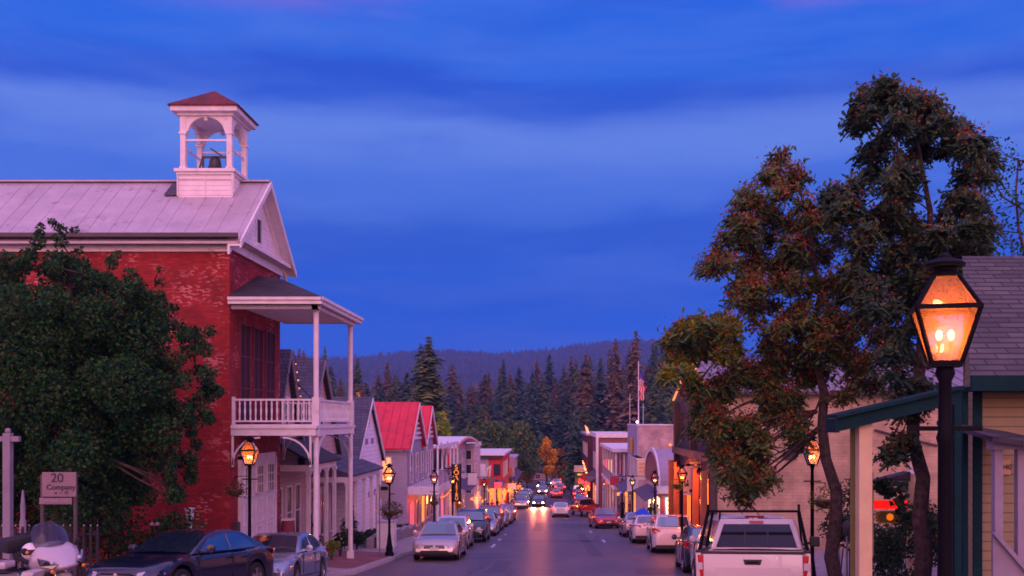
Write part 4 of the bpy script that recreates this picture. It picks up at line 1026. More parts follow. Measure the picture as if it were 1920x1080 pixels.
# balcony
xo=-7.42; zd=-.10
bal=MB().box(xo-.06,-10.004,30.55,36.3,zd-.06,zd).build('balcony_deck',M['whitewood'],fh,bevel=.008)
fa=MB(); fa.box(xo-.03,xo+.05,30.5,36.35,zd-.34,zd-.062); fa.box(-9.996,xo-.031,30.5,30.58,zd-.34,zd-.062); fa.box(-9.996,xo-.031,36.27,36.35,zd-.34,zd-.062)
for k in range(7): fa.box(-9.99,xo-.05,31.2+k*.75,31.26+k*.75,zd-.24,zd-.062)
fa.box(xo+.051,xo+.09,30.46,36.39,zd-.12,zd-.03); fa.box(-9.996,xo+.09,30.455,30.499,zd-.12,zd-.03)
fa.build('deck_fascia',M['whitewood'],bal)
for y in (30.85,36.05):
    p=MB(); p.tube([(xo-.02,y,swz(xo,y)-.03),(xo-.02,y,3.62)],.085,12); p.box(xo-.13,xo+.09,y-.11,y+.11,swz(xo,y)-.03,swz(xo,y)+.28); p.box(xo-.12,xo+.08,y-.1,y+.1,3.44,3.6); p.box(xo-.13,xo+.091,y-.112,y+.112,zd-.36,zd+.85)
    p.build('porch_post',M['whitewood'],fh,smooth=True)
for y in (30.62,36.22):
    rr=MB(); rr.box(-9.99,xo-.12,y-.045,y+.045,zd+.74,zd+.80); rr.box(-9.99,xo-.12,y-.03,y+.03,zd+.08,zd+.13); r_=rr.build('balcony_rail',M['whitewood'],fh)
    rr=MB(); rr.box(-9.99,-9.9,y-.05,y+.05,zd+.002,zd+.86); rr.build('newel',M['whitewood'],r_)
    for k in range(14):
        x=-9.76+k*(2.16/13)
        MB().lathe((x,y,zd+.13),[(.026,0),(.03,.06),(.018,.1),(.034,.3),(.02,.44),(.03,.5),(.026,.61)],8).build('baluster',M['whitewood'],r_,smooth=True)
rr=MB(); rr.box(xo-.075,xo+.015,30.96,35.94,zd+.74,zd+.80); rr.box(xo-.06,xo,30.96,35.94,zd+.08,zd+.13); r_=rr.build('balcony_rail',M['whitewood'],fh)
for k in range(26):
    MB().lathe((xo-.03,31.1+k*(4.7/25),zd+.13),[(.026,0),(.03,.06),(.018,.1),(.034,.3),(.02,.44),(.03,.5),(.026,.61)],8).build('baluster',M['whitewood'],r_,smooth=True)
def bracket(mb,p,dx,dy,r):
    pts=[Vector(p)+Vector((dx*(r*(1-math.cos(a))),dy*(r*(1-math.cos(a))),-r*1.05+r*math.sin(a))) for a in np.linspace(0,math.pi/2,8)]
    for a,b in zip(pts,pts[1:]): mb.bar(a,b,.05,.06,up=(dy,dx,0))
for (p,dx,dy) in (((-9.95,30.54,zd-.36),1,0),((xo-.12,30.54,zd-.36),-1,0),((xo,30.95,zd-.36),0,1),((xo,35.95,zd-.36),0,-1),((-9.95,36.3,zd-.36),1,0),((xo-.12,36.3,zd-.36),-1,0)):
    b=MB(); bracket(b,p,dx,dy,.85); b.bar(p,Vector(p)+Vector((0,0,-.95)),.06) ; b.build('bracket',M['whitewood'],fh)
e=3.62
prf=MB()
B=[(-10.0,30.12,e+.20),(-7.12,30.12,e+.20),(-7.12,36.6,e+.20),(-10.0,36.6,e+.20)]; A=[(-10.0,33.3,4.92),(-9.2,33.3,4.80)]
prf.add(B+A,[(0,1,5,4),(1,2,5),(2,3,4,5),(0,1,2,3),(0,4,3)]); prf.build('balcony_roof',M['shingledark'],fh)
ef=MB(); ef.box(-9.99,-7.2,30.2,30.28,e-.02,e+.195); ef.box(-7.2,-7.12,30.2,36.52,e-.02,e+.195); ef.box(-9.99,-7.2,36.44,36.52,e-.02,e+.195); ef.box(-9.99,-7.09,30.14,30.199,e+.10,e+.197); ef.box(-7.119,-7.06,30.14,36.58,e+.10,e+.197); ef.box(-9.99,-7.21,30.29,36.43,e+.0,e+.04)
ef.box(-9.99,-7.25,30.5,30.7,e-.14,e-.021); ef.box(-7.5,-7.3,30.5,36.2,e-.14,e-.022)
ef.build('balcony_roof_fascia',M['whitewood'],fh)
# upstairs openings: tall dark shutters between pale strips; downstairs engine doors
for k,(a,b) in enumerate(((31.35,32.35),(32.75,33.75),(34.15,35.15))):
    win(fh,'L',-9.995,a,b,zd+.15,3.1,glass=mat('shutter',(.035,.008,.014),.7,.2,5),frame=mat('maroon_frame',(.16,.02,.035),.6,.2,5),mull=1,bars=2,name='tall_shutter',fw=.06)
dr=MB().box(-10.0,-9.93,31.35,35.1,swz(-10,33)-.3,-1.22).build('engine_doors',M['whitewood'],fh)
for a in (31.5,32.75,34.0):
    win(dr,'L',-9.925,a+.12,a+.85,-2.4,-1.5,mull=2,bars=2,name='door_window',fw=.03)
    for z0,z1 in ((-3.4,-2.6),(-4.3,-3.5)):
        fr=MB(); fr.box(-9.93,-9.90,a+.1,a+.9,z0,z0+.04); fr.box(-9.93,-9.90,a+.1,a+.9,z1-.04,z1); fr.box(-9.93,-9.90,a+.1,a+.14,z0+.04,z1-.04); fr.box(-9.93,-9.90,a+.86,a+.9,z0+.04,z1-.04); fr.build('door_panel',M['whitewood'],dr)
jb=MB(); jb.box(-9.999,-9.90,31.2,31.35,swz(-10,31)-.3,-1.1); jb.box(-9.999,-9.90,35.1,35.25,swz(-10,31)-.3,-1.1); jb.box(-9.999,-9.90,31.2,35.25,-1.218,-1.08); jb.build('door_surround',M['whitewood'],fh)
bx('meter_box',M['gutter'],fh,-9.998,-9.86,30.75,31.0,-3.6,-3.15,bevel=.01)
st=thing('barrel','tall maroon barrel standing beside the white engine doors','barrel',(-9.6,35.6,swz(-9.6,35.6)))
MB().lathe((-9.6,35.6,swz(-9.6,35.6)),[(.22,0),(.27,.5),(.27,.8),(.22,1.3)],14).build('drum',mat('maroon_paint',(.22,.03,.06),.6),st,smooth=True)
bx('lid',M['whitewood'],st,-9.8,-9.4,35.4,35.8,swz(-9.6,35.6)+1.3,swz(-9.6,35.6)+1.36)
# curb-side post
tp=thing('tapered_post','white tapered post with rim and red band standing against the brick side wall','post',(-10.75,29.1,swz(-10,29)))
x_,y_,z_=-10.75,29.1,swz(-10,29)
a_=MB(); a_.lathe((x_,y_,z_),[(.06,0),(.06,1.35),(.09,1.38),(.125,1.78),(.145,1.79),(.145,1.84),(.05,1.86)],14); a_.build('shaft',M['whitewood'],tp,smooth=True)
MB().lathe((x_,y_,z_+1.45),[(.105,0),(.115,.06)],14).build('band',M['redwall'],tp)
# ================================================================== left row beyond the firehouse
# twin gabled house
def string_lights(label,pts,n,r=.035,m=None,sag=0):
    t=thing('string_lights',label,'string lights',pts[0]); mb=MB(); wi=MB()
    P=[Vector(p) for p in pts]; segs=[(a,b) for a,b in zip(P,P[1:])]
    per=max(1,n//len(segs))
    for a,b in segs:
        prev=a
        for k in range(1,per+1):
            f=k/per; q=a.lerp(b,f)+Vector((0,0,-sag*4*f*(1-f))); wi.bar(prev,q,.012); prev=q
            MB().ball(q-Vector((0,0,r*1.2+(random.uniform(0,.5) if r>.06 else 0))),r*random.uniform(.7,1.15),6).build('bulb',m or M['bulb'],t)
    wi.build('cable',M['black'],t)
    return t
M['goldink']=glow('gold_letters',(1,.30,.04),.8)
tg=building('gabled_house','weathered pink house with twin steep gables and slate roofs behind the balcony',-10.5,40,swz(-10,40))
zg=swz(-10.5,44)-.6
for (a,b) in ((34.3+1.9,40.7),(40.7,47.7)):
    zap=2.72; zev=-1.5 if b>42 else -1.3
    MB().prism([(-10.5,a,zg),(-10.5,b,zg),(-10.5,b,zev),(-10.5,(a+b)/2,zap-.1),(-10.5,a,zev)],(-9,0,0)).build('wall',boarded('pink_boards',(.50,.36,.34),.2),tg)
    gable_roof_street(tg,M['shingleblue'],-10.5,9,a,b,zev,zap,.25,.09,-1,M['shadewood'],.25)
win(tg,'L',-10.495,43.6,44.8,-.6,1.0,name='window'); win(tg,'L',-10.495,38.1,38.9,-.4,.9,name='window')
# porch (two bays)
def porch(parent,xw,xp,D0,D1,zt,nposts,roofm,rise=.75,postm=None,arch=False):
    postm=postm or M['whitewood']
    MB().prism([(xw,D0,zt+rise),(xp+.25,D0,zt),(xp+.25,D0,zt+.08),(xw,D0,zt+rise+.08)],(0,D1-D0,0)).build('porch_roof',roofm,parent)
    b=MB(); b.box(xp-.06,xp+.06,D0+.05,D1-.05,zt-.24,zt-.01); b.box(xw,xp-.061,D0+.05,D0+.15,zt-.24,zt-.01); b.build('porch_beam',postm,parent)
    for k in range(nposts):
        D=D0+.15+(D1-D0-.3)*k/(nposts-1); zb=swz(xp,D)-.03
        p=MB(); p.box(xp-.07,xp+.07,D-.07,D+.07,zb,zt-.241); p.box(xp-.10,xp+.10,D-.10,D+.10,zb,zb+.25); p.box(xp-.1,xp+.1,D-.1,D+.1,zt-.36,zt-.245)
        if arch and k<nposts-1:
            Dn=D0+.15+(D1-D0-.3)*(k+1)/(nposts-1)
            for s,Dp in ((1,D+.07),(-1,Dn-.07)): bracket(p,(xp,Dp,zt-.25),0,s,.45)
        p.build('porch_post',postm,parent)
porch(tg,-10.5,-9.15,36.6,41.2,-1.62,4,M['shingledark'],.9,arch=True)
porch(tg,-10.5,-8.75,41.6,49.2,-2.35,5,M['shingleblue'],.75)
for (a,b) in ((37.1,37.9),(38.6,39.3),(39.9,40.6)): win(tg,'L',-10.49,a,b,-4.6,-2.6,name='window',bars=1,mull=0)
for a in (42.3,44.2,46.1): win(tg,'L',-10.49,a,a+1.1,-5.1,-3.0,name='window',bars=0,mull=1)
string_lights('warm bulbs strung down the near gable edge behind the balcony',[(-10.15,38.6,2.6),(-10.15,40.9,-1.45)],13,.032)
# furnishings on the porches
fg=thing('flower_pot','dark potted shrub on the slate roofed porch beside its second post','potted plant',(-8.95,43.0,swz(-9,43)))
MB().lathe((-8.95,43.0,swz(-9,43)),[(.16,0),(.24,.45),(.22,.46)],12).build('pot',M['gutter'],fg); V,Fc=leaf_quads(in_ball((-8.95,43,swz(-9,43)+.85),.45,400,.4),.1); fastmesh('foliage',V,Fc,MATS['leaf_bush'],fg)
person('person in dark coat standing on the arched porch of the twin gabled house',-9.5,38.3,swz(-9.5,38.3)+.05,-60,M['darkcloth'],M['darkcloth'],0)
person('person in dark clothes on the slate roofed porch nearest the lamp post',-9.2,44.9,swz(-9.2,44.9)+.05,-120,M['darkcloth'],M['plastic'],.5)
for i,(x,D,c,lab) in enumerate(((-8.3,33.9,.55,'dark green shrub in front of the far balcony post'),(-8.0,36.9,.65,'leafy shrub just behind the far balcony post'),(-7.9,35.0,.42,'small bright yellow-green bush between the balcony posts'),(-8.2,41,.6,'low dark hedge bush by the brick pavement edge'))):
    bush('shrub',lab,x,D,swz(x,D)-.05,c*1.2,c*1.9,900 if i!=2 else 400,.10,MATS['leaf_lime'] if i==2 else MATS['leaf_bush'],flowers=(MATS['petal_pale'],40,.07) if i in (0,1) else None)
# planter wall
V=[]; pw=thing('planter_wall','low stone planter wall stepping down beside the pavement, filled with ground cover','planter',(-7.8,46,swz(-7.8,46)))
for k in range(5):
    a=42+k*2.6; MB().box(-8.0,-7.7,a,a+2.59,swz(-7.8,a)-.3,swz(-7.8,a)+.42).build('wall_block',M['concrete'],pw,bevel=.02)
P=np.stack([RNG.uniform(-8.9,-8.0,2600),RNG.uniform(42,55,2600),np.zeros(2600)],1); P[:,2]=[swz(-8,y)+.35+random.uniform(-.1,.25) for y in P[:,1]]
V,Fc=leaf_quads(P,.13); fastmesh('ground_cover',V,Fc,MATS['leaf_bush'],pw)
# white shingle house
ws=building('white_gabled_house','tall white gabled house with dotted lilac shingles and dark slate roof',-9.8,52,swz(-9.8,52))
zg=swz(-9.8,52)-.6
def dotted():
    m=boarded('white_shingle_dots',(.86,.80,.88),.22,stain=((.45,.36,.58), 3.5, .64)); return m
MB().prism([(-9.8,48.5,zg),(-9.8,56,zg),(-9.8,56,-2.0),(-9.8,52.4,1.1),(-9.8,48.5,-2.0)],(-9,0,0)).build('wall',dotted(),ws)
gable_roof_street(ws,M['shingleblue'],-9.8,9,48.5,56,-2.0,1.2,.2,.1,-1,M['whitewood'],.3)
for (a,z) in ((50.4,-2.6),(52.0,-2.6),(53.6,-2.6),(51.2,-1.2),(52.8,-1.2),(50.4,-4.0),(52.0,-4.0),(53.6,-4.0)):
    for k in range(2):
        f=MB(); f.prism([(-9.795,a+k*.35,z),(-9.795,a+k*.35+.22,z),(-9.795,a+k*.35+.22,z+.3),(-9.795,a+k*.35,z+.3)],(.03,0,0)); f.build('wall_ornament',mat('violet_paint',(.28,.2,.46),.6),ws)
win(ws,'L',-9.795,52.1,52.4,.0,.45,glass=M['plastic'],name='gable_vent',mull=0,bars=0)
win(ws,'L',-9.795,53.9,54.7,-5.9,-3.9,name='window',mull=0,bars=1,glass=M['winglass'])
# red roofed building with balcony and arcade
rb=building('red_roofed_inn','lilac inn with twin crimson metal gable roofs, balcony and red-lit arcade',-8.5,57,swz(-8.5,60))
zg=swz(-8.5,62)-.6
for i,(a,b) in enumerate(((57,63.4),(63.8,69.4))):
    zap=1.1-.12*i; zev=-1.35
    MB().prism([(-8.5,a,zg),(-8.5,b,zg),(-8.5,b,zev),(-8.5,(a+b)/2,zap-.08),(-8.5,a,zev)],(-9,0,0)).build('wall',M['lilacboard'],rb)
    rr=gable_roof_street(rb,M['redroof'],-8.5,9,a,b,zev,zap,.3,.08,-1,M['whitewood'],.35)
    sm=MB()
    for k in range(19):
        x=-8.3-k*.48; sm.bar((x,(a+b)/2,zap+.1),(x,a-.33,zev-.12),.03,.04)
    sm.build('standing_seam',M['redroof'],rr)
    gd=MB()
    for k in range(7):
        z=zev+.25+k*.3
        hw=(b-a)/2*(zap-.3-z)/(zap-zev)
        if hw>.25: gd.box(-8.497,-8.40,(a+b)/2-hw,(a+b)/2+hw,z,z+.14)
    gd.build('gable_fretwork',M['whitewood'],rb)
    win(rb,'L',-8.495,(a+b)/2-.4,(a+b)/2+.4,-.9,-.1,name='gable_window')
bx('eave_band',M['whitewood'],rb,-17.4,-8.5,56.84,56.995,-1.72,-1.42)
win(rb,'C',56.99,-9.9,-9.45,-3.4,-2.1,glass=M['warmwin'],mull=0,bars=1); 
xd=-6.75
dk=MB().box(-8.49,xd,57.3,69.2,-3.98,-3.8).build('balcony_deck',M['whitewood'],rb)
MB().box(xd+.002,xd+.08,57.2,69.3,-4.25,-3.82).box(-8.49,xd,57.2,57.298,-4.25,-3.82).build('deck_fascia',M['whitewood'],dk)
for k,D in enumerate(np.linspace(57.4,69.1,6)):
    p=MB(); zb=swz(xd,D)-.03; p.box(xd-.09,xd+.05,D-.08,D+.08,zb,-4.252); p.box(xd-.07,xd+.03,D-.06,D+.06,-3.79,-1.6); p.box(xd-.13,xd+.078,D-.12,D+.12,zb,zb+.3)
    if k<5:
        for s,Dp in ((1,D+.08),(-1,D+2.34-.08)): bracket(p,(xd-.02,Dp,-4.26),0,s,.55)
    p.build('porch_post',M['whitewood'],rb)
bx('porch_beam',M['whitewood'],rb,xd-.08,xd+.06,57.3,69.2,-1.598,-1.38)
rl=MB(); rl.box(xd-.04,xd+.03,57.5,69,-3.0,-2.93); rl.box(-8.4,xd-.05,57.36,57.43,-3.0,-2.93)
for k in range(75): rl.box(xd-.02,xd+.01,57.55+k*.155,57.6+k*.155,-3.79,-3.001)
for k in range(11): rl.box(-8.35+k*.15,-8.30+k*.15,57.38,57.41,-3.79,-3.001)
rl.build('balcony_rail',mat('violet_rail',(.36,.30,.48),.5),rb)
for a in (58.2,60.6,63.0,65.4,67.6):
    win(rb,'L',-8.49,a,a+.9,-3.6,-2.0,name='balcony_window',mull=0,bars=1)
    win(rb,'L',-8.49,a,a+1.2,-6.4,-4.9,glass=M['redglow'] if a<60 else M['amberwin'] if a>62 and a<64 else M['winglass'],name='shop_window',mull=0,bars=0)
for i,(D,c,n) in enumerate(((60.6,M['plastic'],'closed black parasol on the inn balcony, nearer'),(62.9,M['plastic'],'closed black parasol on the inn balcony, farther'),(66.6,mat('red_canvas',(.7,.012,.02),.8),'closed red parasol rising from the inn balcony'))):
    u=thing('parasol',n,'parasol',(-7.2,D,-3.8),group='closed parasols on the inn balcony')
    MB().tube([(-7.2,D,-3.8),(-7.2,D,-1.35)],.03,6).build('pole',M['whitewood'],u)
    MB().lathe((-7.2,D,-3.0),[(.08,0),(.2,.12),(.17,.5),(.11,1.0),(.03,1.65)],10).build('canopy',c,u,smooth=True)
for i,D in enumerate((59.2,61.8)):
    b=thing('bunting',('nearer' if i==0 else 'farther')+' red and white cloth swag hanging over the inn balcony','bunting',(xd,D,-1.6),group='swags on the inn')
    f=MB()
    for k in range(9):
        a0=math.pi*k/9; a1=math.pi*(k+1)/9; f.mi=k%2
        f.prism([(xd+.09,D,-1.55),(xd+.09,D-.7*math.cos(a0),-1.55-.55*math.sin(a0)),(xd+.09,D-.7*math.cos(a1),-1.55-.55*math.sin(a1))],(.02,0,0))
    f.build('cloth',[M['whitewood'],M['redwall']],b)
bb=bush('shrub','dark planter of flowers hanging along the inn balcony rail',xd+.1,62.2,-3.35,1.2,.55,500,.1,MATS['leaf_bush'],(MATS['petal_red'],60,.08))
string_lights('small bulbs strung under the inn balcony above the red-lit arcade',[(xd+.1,57.4,-4.35),(xd+.1,63,-4.35),(xd+.1,69,-4.35)],16,.04,sag=.15)
def plight(parent,loc,e,col,r=.15):
    ld=bpy.data.lights.new('lit_lamp','POINT'); ld.energy=e; ld.color=col; ld.shadow_soft_size=r
    o=bpy.data.objects.new('lit_lamp',ld); COL.objects.link(o)
    if parent: o.parent=parent; o.location=Vector(loc)-ORG[parent]
    else: o.location=loc
plight(rb,(-7.6,58.9,-4.9),55,(1,.05,.04)); plight(rb,(-7.6,64,-4.9),45,(1,.3,.06))
# sandwich board etc in front of inn
ub=thing('utility_cabinet','pale pink utility cabinet behind the lamp on the left pavement','cabinet',(-7.2,42.5,swz(-7.2,42.5)))
z_=swz(-7.2,42.5); MB().box(-7.6,-6.85,42.2,42.9,z_,z_+1.15).build('cabinet_body',M['whitewood'],ub,bevel=.02); MB().box(-7.64,-6.81,42.16,42.94,z_+1.152,z_+1.2).build('lid',M['lilac'],ub)
# row house with curved white roof
c1=building('curved_roof_shop','lilac shop with gently curved white roof edged in red beyond the inn',-8,74,swz(-8,74))
zg=swz(-8,80)-.6
MB().box(-16,-8.0,74,90,zg,-1.9).build('wall',M['lilac'],c1)
cr=MB(); n=10
for k in range(n):
    a=71.5+k*2; b=a+2; za_=-1.95+.55*math.sin(math.pi*(k+.0)/n); zb_=-1.95+.55*math.sin(math.pi*(k+1)/n)
    cr.prism([(-7.1,a,za_),(-7.1,b,zb_),(-7.1,b,zb_+.16),(-7.1,a,za_+.16)],(-10,0,0))
ro=cr.build('roof',M['whitewood'],c1)
cr=MB()
for k in range(n):
    a=71.5+k*2; b=a+2; za_=-1.95+.55*math.sin(math.pi*(k+.0)/n); zb_=-1.95+.55*math.sin(math.pi*(k+1)/n)
    cr.prism([(-7.04,a,za_-.12),(-7.04,b,zb_-.12),(-7.04,b,zb_-.01),(-7.04,a,za_-.01)],(-.05,0,0))
cr.box(-17,-7.1,71.44,71.49,-2.08,-1.96)
cr.build('red_edge',M['redwall'],ro)
for a in (75.5,79,82.5,86): win(c1,'L',-7.99,a,a+1.6,-4.2,-2.6,name='window'); win(c1,'L',-7.99,a,a+2.0,-7.5,-5.6,glass=M['winglass'],name='shop_window')
MB().prism([(-8,74.5,-4.7),(-6.4,74.5,-5.3),(-6.4,74.5,-5.22),(-8,74.5,-4.62)],(0,8,0)).build('awning',mat('violet_awning',(.12,.09,.15),.8,.2),c1)
bx('sign_band',M['whitewood'],c1,-8.0,-7.9,74.6,89,-5.0,-4.55)
# tower shop
c2=building('narrow_shop','narrow pink shop with stacked dark windows left of the red building',-7.6,91,swz(-8,91))
zg=swz(-8,95)-.6
MB().box(-13,-7.4,91,99,zg,-2.4).build('wall',mat('pale_pink',(.62,.46,.52),.6,.12,1.5),c2)
bx('parapet',M['whitewood'],c2,-13.1,-7.3,90.9,99.1,-2.398,-2.05)
for z0 in (-3.5,-4.8,-6.6): win(c2,'C',90.99,-8.35,-7.65,z0,z0+.8 if z0>-6 else z0+1.4,name='window',mull=0,bars=0); win(c2,'L',-7.39,92,94,z0,z0+.8,name='window')
Dv=60.0; xa_,xb_=X(847.5,Dv),X(864,Dv); zt_,zb__=Z(870,Dv),Z(941,Dv)
vs=thing('vertical_sign','tall black blade sign with stacked golden letters on the left row','sign',(xa_,Dv,zb__))
MB().box(xa_,xb_,Dv-.08,Dv+.06,zb__,zt_).build('panel',M['plastic'],vs,bevel=.03)
MB().box(xa_-.03,xa_,Dv-.1,Dv+.08,zb__-.03,zt_+.03).box(xb_,xb_+.03,Dv-.1,Dv+.08,zb__-.03,zt_+.03).build('frame',M['black'],vs)
for i,ch_ in enumerate('SOA'): lettering(ch_,M['goldink'],vs,((xa_+xb_)/2,Dv-.09,zt_-.2-i*.33),.42)
for i,ch_ in enumerate('JSJBU'): lettering(ch_,M['goldink'],vs,((xa_+xb_)/2+.02,Dv-.09,zt_-1.22-i*.22),.28)
bx('arm',M['black'],vs,-6.75,xa_-.031,Dv-.02,Dv+.02,zt_-.3,zt_-.24)
# red building
c3=building('red_building','crimson and lilac building with flat white roof slab on the left row',-8,110,swz(-8,110))
zg=swz(-8,115)-.6
MB().box(-14,-7.25,109,126,zg,-3.75).build('wall',M['lilac'],c3)
MB().box(-7.25,-5.7,109.05,126,zg,-3.75).build('red_wall',M['redwall'],c3)
MB().box(-14,-5.4,108,127,-3.74,-3.5).build('roof',M['whitewood'],c3); bx('eave_shade_strip',M['gutter'],c3,-14,-5.6,108.3,108.4,-4.0,-3.745)  # dark strip under the slab stands for the eave's shade
win(c3,'C',109.04,-6.6,-6.0,-5.9,-4.8,name='window',mull=0,bars=0,frame=M['plastic'])
win(c3,'C',108.99,-8.4,-7.6,-7.0,-5.6,name='window',mull=0)
for a in (110.5,114,117.5): win(c3,'L',-5.69,a,a+1.8,-6.2,-4.6,name='window')
MB().prism([(-8.4,100.5,-6.1),(-5.3,100.5,-6.75),(-5.3,100.5,-6.65),(-8.4,100.5,-6.0)],(0,9,0)).build('awning',mat('violet_awning',(.12,.09,.15),.8,.2),c3)
for k in range(5):
    x=-8.3+k*.73; MB().box(x,x+.08,100.6,100.7,swz(x,100)-.1,-6.2).build('awning_post',M['whitewood'],c3)
win(c3,'C',109.03,-7.1,-5.8,-9.3,-7.4,glass=M['amberwin'],name='shop_window'); win(c3,'L',-7.24,101,101.1,-7,-6.9) if False else None
bs=thing('banner_sign','white upright banner sign with orange flourish before the red building','sign',(-7.2,104,-6))
MB().box(-7.9,-7.25,103.9,104,-6.9,-4.5).build('banner',M['whitewood'],bs); MB().prism([(-7.15,103.8,-6.6),(-6.75,103.8,-6.6),(-6.62,103.8,-4.6),(-7.1,103.8,-4.9)],(0,.1,0)).build('banner_leaf',M['whitewood'],bs)
MB().prism([(-7.06,103.74,-6.2),(-6.9,103.74,-6.2),(-6.8,103.74,-4.85),(-7.0,103.74,-5.2)],(0,.04,0)).build('flourish',mat('orange_paint',(.7,.25,.05),.5),bs)
ms=thing('mural_sign','pale mural board with violet and orange patches beyond the red building','sign',(-5.6,122,-7))
MB().box(-6.4,-5.0,125,125.2,-7.0,-4.5).build('board',mat('mural',(.5,.40,.50),.6,.3,2,stain=((.20,.12,.55),1.6,.56)),ms); MB().box(-6.0,-5.3,124.9,124.98,-6.9,-5.9).build('orange_patch',mat('orange_patch',(.55,.22,.08),.6,.4,3),ms)
for x in (-6.3,-5.1): bx('support',M['plastic'],ms,x-.05,x+.05,125.2,125.3,swz(-6,125),-4.6)
c4=building('far_left_shops','dim brown shopfronts with balcony at the far end of the left row',-6,128,swz(-6,128))
MB().box(-13,-5.9,127.5,160,swz(-6,145)-1.5,-5.6).build('wall',M['darkbrick'],c4); bx('cornice',M['lilac'],c4,-13.1,-5.7,127.4,160.1,-5.598,-5.3)
MB().prism([(-5.9,128,-7.4),(-4.9,128,-7.9),(-4.9,128,-7.82),(-5.9,128,-7.32)],(0,26,0)).build('awning',MATS['violet_awning'],c4)
for a in range(129,158,5): win(c4,'L',-5.89,a,a+2.6,-10.6,-8.4,glass=M['amberwin'] if a%2 else M['winglass'],name='shop_window'); win(c4,'L',-5.89,a,a+1.5,-7.0,-5.9,name='window')
# lit cafe fronts: bulbs, glowing windows
for k,(D0_,D1_,x,z,n,lab) in enumerate(((74,90,-6.3,-5.35,16,'warm bulbs along the curved roof shop awning'),(91,100,-6.2,-5.9,10,'warm bulbs hanging before the narrow pink shop'),(101,109,-5.3,-6.8,14,'orange bulbs along the violet awning of the red building'),(110,124,-5.2,-7.2,14,'orange bulbs beyond the red building'),(128,152,-4.85,-8.0,14,'far orange bulbs along the last left shopfronts'))):
    string_lights(lab,[(x,D0_,z),(x,(D0_+D1_)/2,z-.05*(D1_-D0_)/2),(x,D1_,z-.08*(D1_-D0_))],n,.07+.02*(k>1),sag=.3)
for (x,D,z,e) in ((-6.9,78,-6.2,60),(-6.8,95,-7.6,120),(-6.6,104,-8.2,200),(-4.9,116,-8.6,140),(-5.3,134,-9.6,150)): plight(c3 if D>90 else c1,(x,D,z),e,(1,.36,.08),.3)
# planters and lantern clutter of the cafe terrace
for i,(x,D,h) in enumerate(((-6.3,88,1.5),(-6.1,92,1.2),(-6.5,97,1.7),(-5.9,101,1.3),(-5.8,107,1.5),(-6.2,83,1.2))):
    bush('potted_shrub',['spiky yellow-lit potted shrub below the narrow pink shop','round potted shrub lit orange on the cafe terrace','tall potted shrub in front of the violet awning, nearest','potted shrub under the violet awning','potted shrub beside the red wall','low potted shrub below the curved roof shop'][i],x,D,swz(x,D),.5,h,260,.14,MATS['leaf_gold'] if i%2==0 else MATS['leaf_wood'],cat='potted plant')
for i,(x,D) in enumerate(((-6.1,86),(-6.2,90.5),(-5.95,94.5),(-6.2,99),(-6.0,104.5))):
    person(['person in a light shirt below the curved roof shop','person in dark coat nearest the narrow pink shop','person in red top walking by the cafe terrace','person in pale jacket standing near the violet awning','person in dark top below the red wall'][i],x,D,swz(x,D),[180,0,170,90,-60][i],[M['lilac'],M['darkcloth'],M['redwall'],M['whitewood'],M['darkcloth']][i],M['darkcloth'],.6,group='people on the left pavement')
# patio tree with gold leaves beside inn
bush('potted_shrub','yellow and orange flowering planter below the black blade sign',-6.6,67.5,swz(-6.6,67.5)+.9,.55,1.5,300,.15,MATS['leaf_gold'],cat='potted plant')

# ================================================================== right row
# brown fronted beige building
bb=building('beige_building','long beige building with brown gabled front outlined in orange light behind the trees',6.5,39.3,swz(6.5,45))
zg=swz(6.5,45)-1.2
MB().prism([(6.5,39.3,zg),(6.5,51,zg),(6.5,51,1.2),(6.5,45.15,2.65),(6.5,39.3,1.2)],(24,0,0)).build('wall',M['beigewall'],bb)
rr=gable_roof_street(bb,M['dullroof'],6.5,24,39.3,51,1.25,2.75,.25,.07,1,None,.35)
bx('gutter',M['gutter'],rr,6.4,30.4,38.86,38.98,1.04,1.18,bevel=.02)
sm=MB()
for k in range(40): sm.bar((6.6+k*.6,45.15,2.86),(6.6+k*.6,38.97,1.27),.03,.03)
sm.build('standing_seam',M['dullroof'],rr)
MB().prism([(6.44,39.25,zg),(6.44,51.05,zg),(6.44,51.05,1.18),(6.44,45.15,2.62),(6.44,39.25,1.18)],(.055,0,0)).build('front_boards',M['brownwood'],bb)
for b_ in ((6.18,6.435,39.2,39.55,zg,.9),(6.18,6.435,50.7,51.1,zg,.9),(6.2,6.43,44.9,45.3,-1.6,1.9)): bx('corner_board',M['brownwood'],bb,*b_)
bx('band_course',M['brownwood'],bb,6.1,6.43,39.2,51.1,-1.62,-1.3)
for (px_,py_,w_,h_) in ((1470,845,.5,.35),(1655,905,.45,.3),(1400,900,.3,.45)):
    x_=X(px_,39.2); z_=Z(py_,39.2); q_=MB(); q_.box(x_,x_+w_,39.2,39.296,z_-h_,z_)
    for k in range(4): q_.box(x_+.03,x_+w_-.03,39.17,39.199,z_-h_+.04+k*h_/4,z_-h_+.06+k*h_/4)
    q_.build('wall_vent',M['gutter'],bb)
q_=MB(); q_.tube([(X(1640,39.2),39.2,Z(806,39.2)),(X(1700,39.2),39.2,Z(822,39.2)),(X(1760,39.2),39.2,Z(836,39.2))],.05,6); q_.build('wall_pipe',M['gutter'],bb)
q_=MB(); q_.tube([(X(1600,39.2),39.22,1.0),(X(1600,39.2),39.22,-4.6)],.045,6); q_.build('downpipe',M['beigewall'],bb)
q_=MB(); q_.tube([(X(1440,39.2),39.24,.9),(X(1440,39.2),39.24,-2.4),(X(1470,39.2),39.24,-2.4)],.025,6); q_.build('conduit',M['gutter'],bb)
led=MB(); led.bar((6.2,39.0,1.10),(6.2,45.15,2.78),.09,.06); led.bar((6.2,45.15,2.78),(6.2,51.3,1.10),.09,.06)
